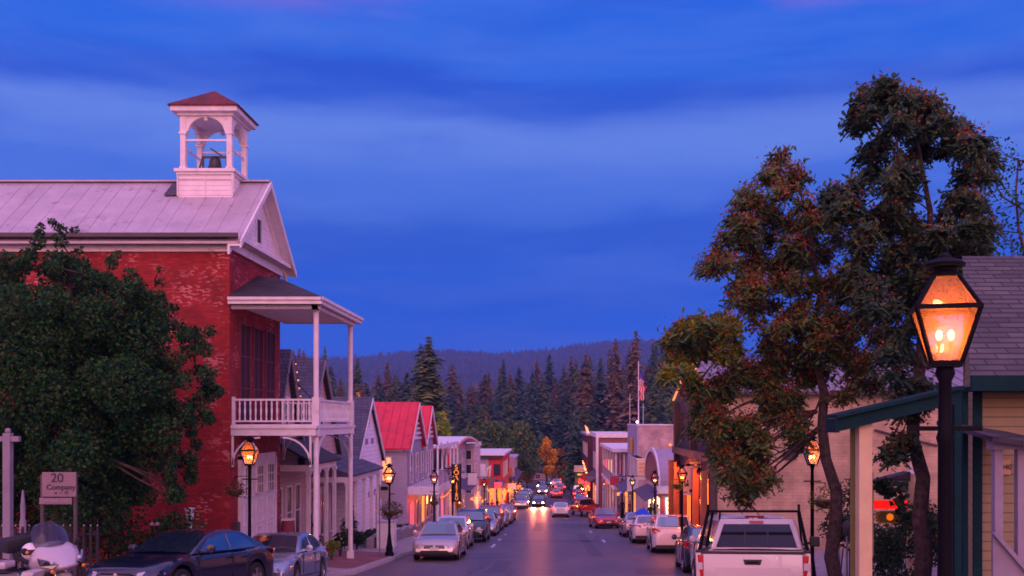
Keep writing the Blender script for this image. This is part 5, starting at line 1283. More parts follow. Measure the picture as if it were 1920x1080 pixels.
led.build('light_strip',glow('orange_light_strip',(1,.24,.08),1.25),bb)
for i,a in enumerate((39.9,42.4,46.2,48.9)):
    win(bb,'R',6.435,a,a+1.5,-5.0,-2.4,glass=M['winglass'] if i in(1,3) else M['amberwin'],frame=M['brownwood'],name='shop_window',mull=1,bars=0,fw=.12)
    win(bb,'R',6.435,a,a+1.0,-.9,.4,frame=M['brownwood'],name='window')
for D in (39.7,42.1,45.7,48.6,50.9):
    p=MB(); p.box(5.9,6.15,D-.12,D+.12,swz(6,D)-.05,-2.0); p.build('timber_column',mat('orange_timber',(.42,.12,.05),.5,.2,3),bb)
    
for D in (40.8,44.2,47.6): plight(bb,(5.8,D,-2.35),110,(1,.17,.03),.08)
for D in (40.8,44.2,47.6):
    s=MB(); s.lathe((6.0,D,-2.2),[(.1,0),(.13,.1),(.05,.3),(.02,.32)],8); s.build('wall_lamp',M['black'],bb)
hs=thing('hanging_sign','pale square sign with dark blotches hanging before the brown front','sign',(5.7,44,-2.5))
MB().box(5.62,6.38,43.4,43.46,-3.25,-1.98).build('panel',mat('pale_sign',(.62,.45,.42),.5,.1,3,stain=((.30,.08,.05),4,.66)),hs)
for (x,z,w_) in ((5.7,-2.35,.16),(5.72,-2.85,.2),(6.1,-2.2,.2),(6.12,-2.95,.22),(5.95,-3.12,.18),(6.05,-2.55,.08),(5.85,-2.7,.05)):
    MB().box(x,x+w_,43.37,43.395,z,z+.13).build('sign_mark',M['ink'],hs)
bx('bracket',M['black'],hs,5.6,6.43,43.4,43.45,-1.95,-1.9)
# vault roofed shop
vr=building('vaulted_shop','mauve shop with barrel vaulted roof and white arched front edge',6.5,59.5,swz(6.5,63))
zg=swz(6.5,63)-.6; a0,a1=59.5,69.0; mid=(a0+a1)/2
MB().box(6.5,14,a0,a1,zg,-4.05).build('wall',M['lilac'],vr)
def arcp(k,n,rw,rz): 
    t=math.pi*k/n; return (mid-rw*math.cos(t), -3.95+rz*math.sin(t))
n=18; v=MB()
for k in range(n):
    p,q=arcp(k,n,4.75,2.15),arcp(k+1,n,4.75,2.15); v.prism([(6.4,p[0],p[1]),(6.4,q[0],q[1]),(6.4,q[0],q[1]-.12),(6.4,p[0],p[1]-.12)],(8,0,0))
ro=v.build('roof',M['mauve'],vr)
v=MB()
for k in range(n):
    p,q=arcp(k,n,4.9,2.28),arcp(k+1,n,4.9,2.28); p2,q2=arcp(k,n,4.62,2.0),arcp(k+1,n,4.62,2.0)
    v.prism([(6.3,p[0],p[1]),(6.3,q[0],q[1]),(6.3,q2[0],q2[1]),(6.3,p2[0],p2[1])],(.097,0,0))
v.build('arch_trim',M['whitewood'],vr)
MB().prism([(6.37,*arcp(k,n,4.6,1.98)) for k in range(n+1)],(.025,0,0)).build('arch_panel',M['maroon'],vr)
bx('eave_band',M['whitewood'],vr,6.2,14,a0-.12,a0-.004,-4.35,-3.9)
bx('eave_line',M['maroon'],vr,6.2,14,a0-.10,a0-.005,-4.5,-4.355)
sw=win(vr,'C',a0-.003,6.75,7.45,-6.3,-4.62,glass=M['whitewin'],frame=M['whitewood'],name='shop_window',mull=0,bars=0)
cols=[(.05,.5,.08),(.8,.35,.02),(.7,.6,.05),(.5,.02,.02),(.02,.15,.5),(.6,.1,.1),(.05,.4,.35)]
for i,(x,z,w_,h_,c) in enumerate(((6.8,-4.85,.6,.16,0),(6.84,-5.15,.22,.16,1),(7.15,-5.2,.2,.2,2),(6.82,-5.42,.18,.14,1),(7.1,-5.5,.22,.1,2),(6.9,-5.75,.34,.18,3),(6.8,-6.0,.26,.2,4),(7.12,-6.05,.22,.2,5),(6.85,-6.24,.2,.16,6),(7.2,-6.25,.2,.14,1))):
    MB().box(x,x+w_,a0-.03,a0-.02,z,z+h_).build('poster',glow('poster_%d'%c,cols[c],.9),sw)
win(vr,'C',a0-.003,7.62,7.9,-6.3,-4.62,glass=M['whitewin'],frame=M['whitewood'],name='shop_window',mull=0,bars=0)
bx('door_leaf',M['redwall'],vr,6.42,6.62,a0-.06,a0-.004,-7.2,-4.6)
for i,a in enumerate((60.2,63,65.8)): win(vr,'R',6.49,a,a+1.8,-6.6,-4.7,glass=M['whitewin'] if i!=1 else M['winglass'],name='shop_window',mull=0,bars=0)
MB().prism([(6.5,59.7,-4.4),(5.5,59.7,-4.85),(5.5,59.7,-4.77),(6.5,59.7,-4.32)],(0,9,0)).build('awning',MATS['violet_awning'],vr)
# two tier painted brick
pb=building('stepped_brick_building','tall pale painted brick building with stepped parapet behind the vaulted shop',6.5,76,swz(6.5,80))
zg=swz(6.5,80)-.6
MB().box(6.52,9.35,76,86,zg,-.32).box(9.351,14,76,86,zg,-.98).build('wall',M['pinkbrick'],pb)
bx('front_wall',M['lilacboard'],pb,6.4,6.515,75.97,86.03,zg,-.20)
cp=MB(); cp.box(6.34,9.4,75.93,86.07,-.318,-.24); cp.box(9.401,14,75.93,86.07,-.978,-.9); cp.build('coping',M['whitewood'],pb)
MB().lathe((6.3,80.5,-1.9),[(.001,-.05),(.5,-.05),(.5,.05),(.001,.05)],20,axis='x').build('round_emblem',mat('emblem_gold',(.55,.30,.06),.5,.4,5),pb)
MB().box(6.18,6.36,79.6,81.4,-2.5,-1.35).build('emblem_board',MATS['emblem_gold'],pb,bevel=.05)
for a in (76.8,79.4,82): win(pb,'R',6.39,a,a+1.3,-4.4,-2.9,name='window'); win(pb,'R',6.39,a,a+1.9,-7.6,-5.6,glass=M['winglass'] if a>77 else M['amberwin'],name='shop_window')
MB().prism([(6.4,76.2,-4.9),(5.2,76.2,-5.5),(5.2,76.2,-5.42),(6.4,76.2,-4.82)],(0,9,0)).build('awning',mat('violet_awning',(.12,.09,.15),.8,.2),pb)
wl=MB(); wl.ball((8.9,75.7,-1.8+.0),.10,8); wl.build('wall_lamp',M['bulb'],pb)
cream=thing('cream_sign','cream painted shop sign with faded orange lettering above the awning','sign',(7,71.5,-3.5))
MB().box(6.05,7.05,72,72.08,-4.15,-2.8).build('panel',mat('cream_sign_paint',(.75,.55,.32),.5,.08,2),cream,bevel=.02)
MB().box(6.0,7.1,71.98,72.1,-2.79,-2.7).box(6.0,7.1,71.98,72.1,-4.24,-4.16).build('frame',M['whitewood'],cream)
for i,wd in enumerate((.62,.72,.5)): 
    lettering(['BON','HOTEL','MCII'][i] if False else ['oooo','nnnnn','ooon'][i],mat('orange_ink',(.75,.14,.04),.5),cream,(6.55,71.97,-3.08-i*.28),.3,depth=.004)
bx('arm',M['black'],cream,6.0,6.4,71.99,76,-2.68,-2.62)
# flagpole and flag
fp=thing('flagpole','tall white flagpole on the stepped brick building','flagpole',(6.55,76.6,-.2))
MB().tube([(6.55,76.6,-.24),(6.55,76.6,4.55)],[.05,.03],8).build('pole',M['whitewood'],fp,smooth=True); MB().ball((6.55,76.6,4.6),.07,8).build('finial',M['chrome'],fp,smooth=True)
MB().ball((6.42,76.3,-.05),.09,8).build('beacon',glow('rose_beacon',(1,.5,.62),7),fp)
fg=thing('flag','limp red and white striped flag with blue canton on the flagpole','flag',(6.6,76.6,3.9))
V=[];Fc=[];mi=[]; nu,nv=12,26
for i in range(nu+1):
    for j in range(nv+1):
        u=i/nu; v_=j/nv
        V.append((6.6+.36*u*(.5+.5*math.sin(v_*3)+.2)+.05*math.sin(v_*17+u*5), 76.6+.12*math.sin(u*9+v_*4), 3.95-2.15*v_-.25*u))
for i in range(nu):
    for j in range(nv):
        Fc.append((i*(nv+1)+j,(i+1)*(nv+1)+j,(i+1)*(nv+1)+j+1,i*(nv+1)+j+1))
        mi.append(2 if j<7 else ((i)//2+(j//9))%2)
fastmesh('cloth',V,Fc,[mat('flag_red',(.62,.02,.03),.8),mat('flag_white',(.75,.68,.7),.8),mat('flag_blue',(.10,.08,.35),.8)],fg,mi=mi)
for i,(x,h) in enumerate(((5.95,2.3),(7.4,1.5))):
    an=thing('roof_antenna',['thin grey mast left of the flagpole','short grey mast right of the flagpole'][i],'antenna',(x,82,-.2)); 
    p=X(1181 if i==0 else 1206,83); MB().tube([(p,83,-.3),(p,83,h)],.035,6).build('mast',M['lilac'],an); MB().bar((p-.2,83,h*.8),(p+.2,83,h*.8),.03).build('crossbar',M['lilac'],an)
# porch fronted shop
ps=building('white_porch_shop','two-storey shop with white columned balcony and hanging lanterns',6.8,90,swz(6.8,95))
zg=swz(6.8,95)-.6
MB().box(7.1,13,88,112,zg,-2.75).build('wall',M['maroon'],ps)
bx('upper_cornice',M['whitewood'],ps,5.2,13,87.9,112,-2.748,-2.45) 
bx('balcony_deck',M['whitewood'],ps,5.35,7.09,88.2,111.8,-6.15,-5.85)
for k,D in enumerate(np.linspace(88.4,111.5,6)):
    p=MB(); p.box(5.45,5.63,D-.09,D+.09,-5.849,-2.75); p.box(5.45,5.63,D-.09,D+.09,swz(5.5,D)-.05,-6.151); p.build('porch_column',M['whitewood'],ps)
bx('door_surround',M['whitewood'],ps,6.2,6.35,88.3,88.4,-5.849,-2.9)
rl=MB(); rl.box(5.42,5.48,88.3,111.6,-4.95,-4.88); rl.box(5.48,7.05,88.25,88.31,-4.95,-4.88); rl.box(5.42,5.48,88.3,111.6,-5.45,-5.40)
for k in range(40): rl.box(5.44,5.47,88.4+k*.58,88.44+k*.58,-5.848,-4.951)
for k in range(12): rl.box(5.5+k*.13,5.54+k*.13,88.27,88.30,-5.848,-4.951)
rl.build('balcony_rail',M['lilac'],ps)
for a in (90,95,100,105): win(ps,'R',7.09,a,a+1.8,-5.6,-3.4,name='balcony_door',mull=0); win(ps,'R',7.09,a,a+2.4,-8.9,-6.9,glass=M['amberwin'] if a in(95,) else M['winglass'],name='shop_window')
# brown building
bk=building('maroon_building','maroon boarded building with white cornice beyond the columned balcony',5.3,120,swz(5.3,125))
MB().box(5.3,14,118,136,swz(5,125)-.8,-1.95).build('wall',M['maroon'],bk)
cb=MB(); cb.box(5.0,9.2,117.8,136.2,-1.948,-1.42); cb.build('cornice',M['whitewood'],bk); bx('corner_board',M['whitewood'],bk,5.0,5.296,117.8,118.2,swz(5,118),-1.95)
win(bk,'C',117.99,6.0,6.3,-7.5,-4.6,glass=M['redglow'],name='window',mull=0); win(bk,'C',117.99,6.5,6.9,-7.5,-4.6,glass=M['warmwin'],name='window',mull=0)
for a in (120,125,130): win(bk,'R',5.29,a,a+2,-6,-4,name='window'); win(bk,'R',5.29,a,a+2.8,-10.4,-8.2,glass=M['amberwin'],name='shop_window')
MB().prism([(5.3,118.5,-6.8),(4.2,118.5,-7.4),(4.2,118.5,-7.3),(5.3,118.5,-6.7)],(0,17,0)).build('awning',MATS['violet_awning'],bk)
dk=building('dark_brick_building','narrow dark brick building with glowing orange rooftop ornament on the right row',4.8,142,swz(5,145))
MB().box(4.75,14,139,168,swz(5,150)-.8,-2.0).build('wall',M['darkbrick'],dk); bx('cornice',M['lilac'],dk,4.5,14,138.8,168,-1.998,-1.7)
for a in (141,147,153,159): win(dk,'R',4.74,a,a+1.6,-5.0,-3.2,name='window',glass=M['warmwin'] if a==147 else None); win(dk,'R',4.74,a,a+3,-11.2,-9,glass=M['amberwin'],name='shop_window')
MB().prism([(4.6,138.7,-1.68),(5.0,138.7,-1.68),(4.7,138.7,-.9),(4.3,138.7,-.5)],(0,.3,0)).build('ornament',glow('orange_ornament',(1,.35,.18),1.2),dk)
pp=thing('projecting_sign','small mauve projecting sign at the far end of the right row','sign',(4,136,-6)); MB().box(3.0,4.6,148,148.1,-7.6,-6.6).build('panel',M['lilac'],pp); bx('panel_below',M['plastic'],pp,3.1,4.6,148,148.1,-9.6,-7.65); bx('arm',M['black'],pp,4.6,4.75,148,148.1,-7.0,-6.9)
string_lights('slanting string of red-orange bulbs at the far right row',[(4.3,150,-5.6),(4.7,138,-7.4)],14,.10,glow('red_orange_bulb',(1,.22,.08),5))
string_lights('warm pendant bulbs under the maroon building awning',[(4.3,118.5,-7.9),(4.3,126,-8.0),(4.3,134,-8.3)],8,.13)
pl=thing('pendant_lanterns','row of warm pendant lanterns beneath the white columned balcony','lanterns',(5.5,88.6,-6.5))
for k,x in enumerate((5.75,6.45)):
    q=MB(); q.lathe((x,88.5,-6.55),[(.05,-.12),(.10,-.1),(.12,.12),(.03,.2)],8); q.build('lantern',M['bulb'],pl)
bl_=MB(); bl_.ball((6.05,88.6,-6.32),.14,8); bl_.build('blue_lamp',glow('blue_lamp',(.03,.04,1),5),pl)
for (x,D,z,e,c) in ((5.9,93,-7.1,60,(1,.4,.12)),(4.4,124,-8.6,120,(1,.38,.1)),(4.2,146,-9.4,300,(1,.36,.08)),(5.6,64,-5.1,25,(1,.6,.3)),(6.9,59.0,-4.9,10,(1,.8,.5))): plight(ps if D==93 else bk if D>100 else vr,(x,D,z),e,c,.2)
fl_=thing('festoon_lamp','bright yellow cluster of lamps outside the dark brick building','lamp',(4,150,-8.3))
for k in range(7):
    q=MB(); q.ball((3.9+random.uniform(-.5,.6),146+random.uniform(-3,3),-8.3+random.uniform(-.7,.6)),.13,6); q.build('lamp_globe',M['bulb'],fl_)
MB().tube([(4.0,146,swz(4.9,146)),(4.0,146,-7.6)],.04,6).build('pole',M['black'],fl_)
# far house
fhs=building('far_pink_house','low pink house with dark roof facing down the far end of the street',-1,262,gz(262))
MB().box(-5.6,.2,262,272,-16,-13.6).prism([(.21,260,-16),(3.2,260,-16),(3.2,260,-13.7),(-1.5+.9,260,-13.7)] if False else [(-1.2,260,-16),(3.4,260,-16),(3.4,260,-14.2),(1.1,260,-12.7),(-1.2,260,-14.2)],(0,1.9,0)).build('wall',mat('far_pink',(.62,.34,.32),.7),fhs)
MB().prism([(-6,261.5,-13.7),(.5,261.5,-13.7),(-.5,266,-12.4),(-5,266,-12.4)],(0,0,.15)).prism([(-1.5,259.7,-14.4),(1.1,259.7,-12.6),(1.1,259.7,-12.4),(-1.5,259.7,-14.1)],(0,5,0)).prism([(3.7,259.7,-14.4),(1.1,259.7,-12.6),(1.1,259.7,-12.4),(3.7,259.7,-14.1)],(0,5,0)).build('roof',M['shingledark'],fhs)
fhs.location.z+=1.2; fhs.location.y-=20
win(fhs,'C',261.99,-4.6,-3.4,-15.2,-14.2); win(fhs,'C',259.99,.3,1.9,-15.6,-14.4)

# ================================================================== near right: cream house and porch
ch=building('cream_house','cream lap sided house with grey shingle roof and green trim at the near right',5.8,14,swz(5.8,14),)
ch['category']='house'
zg=swz(5.8,14)-.7; y0=13.4
MB().prism([(5.76,y0,zg),(22,y0,zg),(22,20,zg),(8.2,20,zg),(6.95,16.8,zg)],(0,0,.47-zg)).build('wall',M['creamsiding'],ch)
MB().prism([(5.46,y0-.45,.53),(22,y0-.45,.53),(22,16.6,2.70),(6.86,16.6,2.70)],(0,0,.08)).prism([(6.9,16.62,2.70),(22,16.62,2.70),(22,20.5,.6),(8.5,20.5,.6)],(0,0,.08)).build('roof',M['shinglegrey'],ch)
MB().prism([(5.79,y0+.05,.472),(6.95,16.75,.472),(6.98,16.6,2.6)],(.1,0,0)).build('gable',M['creamsiding'],ch)
MB().box(5.46,22,y0-.50,y0-.452,.40,.60).build('eave_fascia',M['greenwood'],ch)
bx('corner_board',M['greenwood'],ch,X(1825,13.37),X(1842,13.37),y0-.03,y0-.002,zg,.42)
bx('soffit',M['greenwood'],ch,5.5,22,y0-.45,y0-.004,.40,.46)
bx('downpipe',M['greenwood'],ch,X(1806,13.3),X(1816,13.3),y0-.1,y0-.03,zg,.42,bevel=.01)
# side facing the street: dark glazed shopfront behind the porch
# small stair porch
sp_=MB(); zp=-1.0
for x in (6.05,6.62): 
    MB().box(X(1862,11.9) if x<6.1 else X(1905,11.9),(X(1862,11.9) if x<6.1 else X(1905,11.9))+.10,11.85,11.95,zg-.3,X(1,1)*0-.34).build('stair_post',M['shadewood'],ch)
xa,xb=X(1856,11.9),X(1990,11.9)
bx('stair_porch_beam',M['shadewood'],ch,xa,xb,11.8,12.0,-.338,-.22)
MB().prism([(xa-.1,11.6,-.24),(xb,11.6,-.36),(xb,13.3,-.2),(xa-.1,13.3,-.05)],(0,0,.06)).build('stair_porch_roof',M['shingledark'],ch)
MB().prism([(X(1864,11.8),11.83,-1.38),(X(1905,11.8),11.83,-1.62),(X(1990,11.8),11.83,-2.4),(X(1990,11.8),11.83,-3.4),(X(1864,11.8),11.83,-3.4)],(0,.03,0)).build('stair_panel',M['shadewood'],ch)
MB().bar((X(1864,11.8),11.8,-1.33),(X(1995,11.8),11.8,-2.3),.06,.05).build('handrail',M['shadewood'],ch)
hn_=thing('house_number_plaque','small tan plaque with house number beside the stair porch','plaque',(6.3,y0-.02,-.6))
bx('panel',mat('tan_plaque',(.42,.26,.12),.5),hn_,X(1868,y0),X(1892,y0),y0-.045,y0-.02,-.72,-.52); lettering('2040',M['ink'],hn_,((X(1880,y0)),y0-.05,-.62),.10)
# big porch over the pavement
pr=thing('timber_porch','green edged timber porch roof on cream posts over the right pavement','porch',(3.2,10,swz(3.2,10)))
D=10.0; xl=X(1568,D); xr=X(1800,D)
zl_,zr_=Z(780,D),Z(728,D)+ (5.95-X(1760,D))*((Z(745,D)-Z(793,D))/(X(1760,D)-X(1556,D)))
sl_=(Z(742,D)-Z(790,D))/(X(1760,D)-X(1556,D))
za_=Z(778,D); zb_=za_+sl_*(xr-xl)
MB().prism([(xl-.02,D-.1,za_),(xr,D-.1,zb_),(xr,D-.1,zb_-.035),(xl-.02,D-.1,za_-.035)],(0,.45,0)).build('roof',M['greenwood'],pr)
MB().prism([(xl,D-.04,za_-.037),(xr,D-.04,zb_-.037),(xr,D-.04,zb_-.17),(xl,D-.04,za_-.17)],(0,.05,0)).build('end_fascia',M['greenwood'],pr)
MB().box(xl-.02,xl+.02,D-.045,D+.33,za_-.18,za_-.036).build('eave_fascia',M['greenwood'],pr)
for k in range(0): MB().prism([(xl+.03,D+.4+k*.6,za_-.04),(xr,D+.4+k*.6,zb_-.04),(xr,D+.4+k*.6,zb_-.13),(xl+.03,D+.4+k*.6,za_-.13)],(0,.05,0)).build('rafter',M['greenwood'],pr)
for y in (D+.05,):
    x0=X(1611,D+.05); MB().box(x0,x0+.135,y,y+.135,swz(3.2,y)-.1,za_-.11+sl_*(x0-xl)).build('post',M['creamwood'],pr,bevel=.006)
bx('post_board',mat('olive_board',(.16,.15,.04),.6,.2),pr,X(1597,D+.3),X(1611,D+.3)+.03,D+.32,D+.36,swz(3.2,D)-.1,za_-.12)
for (a,b,m_) in ((1790,1803,'greenwood'),(1776,1782,'creamwood')):
    MB().box(X(a,D+1),X(b,D+1),D+1,D+1.1,swz(4,D)-.1,zb_-.12).build('post',M[m_],pr)
# ================================================================== street lamps
Lproto=None
def lamp(x,D,label,H=3.62,point=0,z=None,s=1.0,name='street_lamp'):
    t=make_lamp(name,H=H,point=point,s=s)
    t.location=(x,D,z if z is not None else swz(x,D)); setp(t,label,'street lamp',None,None); t['group']='gas style lamps along the street'
    return t
# near right: lantern top at py 475, bottom 685
D=6.3; zb=Z(686,D); H_=3.25
nl=lamp(X(1772,D),D,'large near street lamp with lit amber lantern in front of the cream house',H=3.45,point=9,z=Z(686,D)-(3.45-.77*.95),s=.95); nl.rotation_euler[2]=R(-15)
lamp(X(468,28),28,'lit street lamp in front of the firehouse balcony',H=4.0,point=10,z=Z(872,28)-(4.0-.77*1.1),s=1.1)
lamp(X(1523,24.5),24.5,'lit street lamp beside the tree trunk behind the pickup',H=4.0,point=9,z=Z(872,24.5)-(4.0-.77),s=1.0)
lamp(X(730,38.4),38.4,'lit street lamp on the left pavement beside the parking sign',point=10,s=1.05)
ll=[(X(814,49),49,'lit street lamp before the inn arcade'),(X(849,58),58,'lit street lamp overlapping the black blade sign'),(-5.95,84,'small lit street lamp near the narrow pink shop'),(-5.9,101,'distant left lamp by the violet awning'),
    (X(1279,40),40,'lit street lamp beside the pale blotched sign'),(X(1228,51),51,'lit street lamp before the vaulted shop'),(X(1186,66),66,'lit street lamp before the stepped brick building'),(5.8,84,'lit street lamp by the columned balcony'),(5.5,108,'distant right lamp before the maroon building')]
for x,D,lab in ll: lamp(x,D,lab,point=0,s=.95)
bk1=basket('flower basket hanging from the lamp by the firehouse doors',X(441,28),28,Z(918,28),.25,arm=(X(467,28),Z(893,28)),fl=MATS['petal_red'],n=260)
bk2=basket('large dark flower basket hanging from the lamp by the parking sign',X(735,38.3),38.2,Z(958,38.3),.36,fl=MATS['petal_pale'],n=700)
bk3=basket('green trailing basket hanging from the lamp behind the pickup',X(1546,24.4),24.3,Z(938,24.4),.33,arm=(X(1526,24.4),Z(905,24.4)),green='leaf_lime',fl=MATS['petal_red'],n=420)
for i,(x,D) in enumerate(((X(1271,40),40),(X(814,49),48.9))): 
    basket(['bright flower basket on the lamp by the blotched sign','leafy flower basket on the lamp before the inn arcade'][i],x,D,Z(950 if i==0 else 948,D)+(.9 if i==0 else .2),.25,fl=MATS['petal_yellow'],n=260,green='leaf_lime' if i==0 else 'leaf_basket')
# parking sign
ps_=thing('parking_sign','grey and green parking sign on a thin post left of the lamp','sign',(X(717,37.5),37.5,swz(-6.4,37.5)))
x=X(712,37.5); z=swz(-6.4,37.5); MB().tube([(x,37.5,z-.05),(x,37.5,Z(908,37.5))],.025,6).build('post',M['rim'],ps_)
MB().box(X(714,37.5),X(729,37.5),37.45,37.47,Z(935,37.5),Z(911,37.5)).build('plate',M['concrete'],ps_); MB().box(X(714,37.5),X(728,37.5),37.435,37.448,Z(919,37.5),Z(912,37.5)).build('green_band',M['greenwood'],ps_)
# parking meters
for i,(px,D,lab) in enumerate(((1588,24.6,'parking meter right of the pickup, nearer the cream porch post'),(1562,27.5,'parking meter half hidden behind the pickup rack'))):
    x=X(px,D); z=swz(x,D); t=thing('parking_meter',lab,'parking meter',(x,D,z)); MB().tube([(x,D,z),(x,D,z+1.15)],.03,8).build('post',M['rim'],t); 
    MB().lathe((x,D,z+1.15),[(.05,0),(.09,.08),(.10,.2),(.095,.28),(.06,.36),(.01,.39)],12).build('meter_head',M['gutter'],t,smooth=True)
# ---- sign post, pole, fence, notice board at the left
z0=gz(18)+.25
def lz(x,D): return gz(D)+.28
t=thing('sign_post','white wooden post with a cross arm above the picket fence at far left','post',(X(15,20),20,lz(0,20)))
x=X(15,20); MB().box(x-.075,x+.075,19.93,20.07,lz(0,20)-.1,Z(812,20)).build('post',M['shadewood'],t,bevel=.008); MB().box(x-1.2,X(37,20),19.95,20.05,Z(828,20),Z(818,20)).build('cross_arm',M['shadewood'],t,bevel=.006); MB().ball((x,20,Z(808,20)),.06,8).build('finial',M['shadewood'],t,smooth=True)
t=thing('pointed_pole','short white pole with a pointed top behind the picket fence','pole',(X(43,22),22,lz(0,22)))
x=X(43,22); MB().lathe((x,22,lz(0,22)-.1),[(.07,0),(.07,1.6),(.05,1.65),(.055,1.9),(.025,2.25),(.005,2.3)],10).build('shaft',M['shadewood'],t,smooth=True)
t=thing('picket_fence','dark picket fence with pale pointed tips below the big tree','fence',(X(40,21),21,lz(0,21)))
for k in range(34):
    x=-14.5+k*.145; MB().prism([(x-.03,20.98,lz(0,21)-.1),(x+.03,20.98,lz(0,21)-.1),(x+.03,20.98,Z(993,21)),(x,20.98,Z(986,21)+.02),(x-.03,20.98,Z(993,21))],(0,.02,0)).build('picket',M['picket'],t)
    MB().ball((x,20.99,Z(987,21)+.02),.016,6,1.4).build('picket_tip',M['lilac'],t)
for zz in (Z(1000,21),Z(1040,21)): bx('rail',M['picket'],t,-14.6,-9.65,21.0,21.04,zz-.04,zz)
t=thing('notice_board','pale notice board with dark script and a narrow strip below, half in the foliage','sign',(X(112,20),20,lz(0,20)))
MB().box(X(83,20),X(147,20),19.9,19.93,Z(931,20),Z(885,20)).build('board',M['board'],t,bevel=.012); MB().box(X(78,20),X(139,20),19.9,19.93,Z(945,20),Z(933,20)).build('lower_board',M['board'],t,bevel=.012)
lettering('20',M['ink'],t,(X(112,20),19.89,Z(896,20)),.26); lettering('Company',M['ink'],t,(X(119,20),19.89,Z(913,20)),.15)
lettering('o  ~  O',M['ink'],t,(X(120,20),19.89,Z(923,20)),.09); lettering('wine beer food',M['ink'],t,(X(109,20),19.89,Z(939,20)),.085) if False else lettering('nnn nnnn nnnn',M['lilac'],t,(X(109,20),19.89,Z(939,20)),.085)
for px in (81,143): bx('post',M['gutter'],t,X(px,20)-.03,X(px,20)+.03,19.94,20.0,lz(0,20)-.1,Z(890,20))
t=thing('lawn_light','pair of small pale garden lights on stakes behind the dark sedan','garden lights',(X(288,25),25,lz(0,25)))
for px in (285,295): 
    x=X(px,25); MB().tube([(x,25,swz(x,25)),(x,25,Z(985,25))],.015,6).build('stake',M['black'],t); MB().lathe((x,25,Z(985,25)),[(.05,0),(.06,.05),(.01,.09)],8).build('lamp_head',M['board'],t)

# ---- right: garden sign, kiosk post etc
D=25.0
t=thing('garden_sign','white framed garden sign with red panel above a yellow oval plaque','sign',(X(1672,D),D,swz(8,D)))
z=swz(8,D)
MB().box(X(1632,D),X(1637,D),24.95,25.05,z-.1,Z(885,D)).build('thin_post',M['creamwood'],t)
MB().box(X(1701,D),X(1713,D),24.92,25.08,z-.1,Z(890,D)).build('post',M['creamwood'],t,bevel=.01); MB().lathe((X(1707,D),D,Z(890,D)),[(.11,0),(.12,.04),(.06,.08),(.04,.13),(.06,.18),(.02,.25)],10).build('finial',M['whitewood'],t,smooth=True)
MB().box(X(1637,D),X(1701,D),24.97,25.03,Z(911,D),Z(903,D)).build('top_rail',M['creamwood'],t)
MB().box(X(1638,D),X(1699,D),24.96,24.99,Z(954,D),Z(938,D)).build('red_panel',glow('red_glow_panel',(1,.01,.005),.8),t)  # glow added so the red panel reads brighter
mb=MB(); pts=[]
for k in range(24):
    a=2*math.pi*k/24; cx=X(1666,D)+(.18 if math.cos(a)>0 else -.18); pts.append((cx+.15*math.cos(a),24.95,Z(969,D)+.16*math.sin(a)))
mb.prism(pts,(0,.03,0)); mb.build('oval_plaque',mat('yellow_paint',(.45,.27,.02),.5),t)
pts2=[((p[0]-X(1666,D))*.86+X(1666,D),24.94,(p[2]-Z(969,D))*.8+Z(969,D)) for p in pts]; MB().prism(pts2,(0,.008,0)).build('plaque_face',mat('olive_paint',(.16,.15,.03),.5),t)
MB().lathe((X(1667,D),24.925,Z(969,D)),[(.001,0),(.09,0),(.09,.01),(.001,.011)],14,axis='y').build('emblem',glow('emblem_orange',(1,.20,.008),.6),t)  # emblem lifted by an added glow as well
MB().prism([(X(1636,D),24.8,Z(901,D)),(X(1702,D),24.8,Z(884,D)),(X(1702,D),24.8,Z(902,D))],(0,.5,0)).build('little_roof',M['shingledark'],t)
for i,(px,D,w_,h_,nn,lm,fl,lab) in enumerate(((1672,27,1.0,1.6,900,'leaf_bush',(MATS['petal_yellow'],150,.10),'bush with yellow flowers below the garden sign'),(1735,24,1.2,2.6,1300,'leaf_bush',(MATS['petal_red'],12,.09),'tall dark bush beside the white finial post'),
    (1600,31,1.3,3.6,1500,'leaf_bush',None,'tall dark green bush behind the pickup lamp'),(1660,23,.5,1.1,300,'leaf_bush',None,'low leafy shrub under the yellow flowers'),(1575,27.5,.9,2.4,900,'leaf_bush',(MATS['petal_pale'],20,.06),'mid height shrub between tree trunk and porch post'),(1690,20,.9,.9,500,'leaf_bush',None,'dark low shrub by the lamp foot at right'),(1750,29,1.5,2.8,1200,'leaf_bush',None,'dark bush against the beige wall behind the second tree'),(1620,35,2.0,2.4,1300,'leaf_bush',None,'wide dark shrub at the foot of the beige wall'),(1678,26.2,1.1,1.9,1400,'leaf_bush',(MATS['petal_red'],24,.07),'leafy bush right behind the yellow oval plaque'),(1712,27.5,1.3,3.0,1500,'leaf_bush',None,'tall bush behind the white finial post'),(1655,29,1.2,2.2,1200,'leaf_bush',None,'dark bush seen through the garden sign frame'))):
    bush('shrub',lab,X(px,D),D,swz(5,D)-.1,w_,h_,nn,.11,MATS[lm],fl)
t=thing('vine','large leaved vine trailing over the garden sign','vine',(X(1680,24.6),24.6,Z(925,24.6)))
P=np.concatenate([in_ball((X(px,24.6),24.6,Z(py,24.6)),r,n,.3) for px,py,r,n in ((1650,910,.22,30),(1668,915,.22,30),(1688,925,.22,34),(1680,945,.16,16),(1697,960,.2,26),(1703,985,.2,24))])
V,Fc=leaf_quads(P,.20,.9); fastmesh('foliage',V,Fc,MATS['leaf_bush'],t)
MB().tube([(X(1640,24.6),24.6,Z(905,24.6)),(X(1680,24.6),24.6,Z(925,24.6)),(X(1705,24.6),24.6,Z(1000,24.6))],.02,5).build('stem',M['bark'],t)
t=thing('bicycle_rack','dark looped bicycle rack on the pavement right of the pickup','rack',(X(1605,27),26,swz(6,26)))
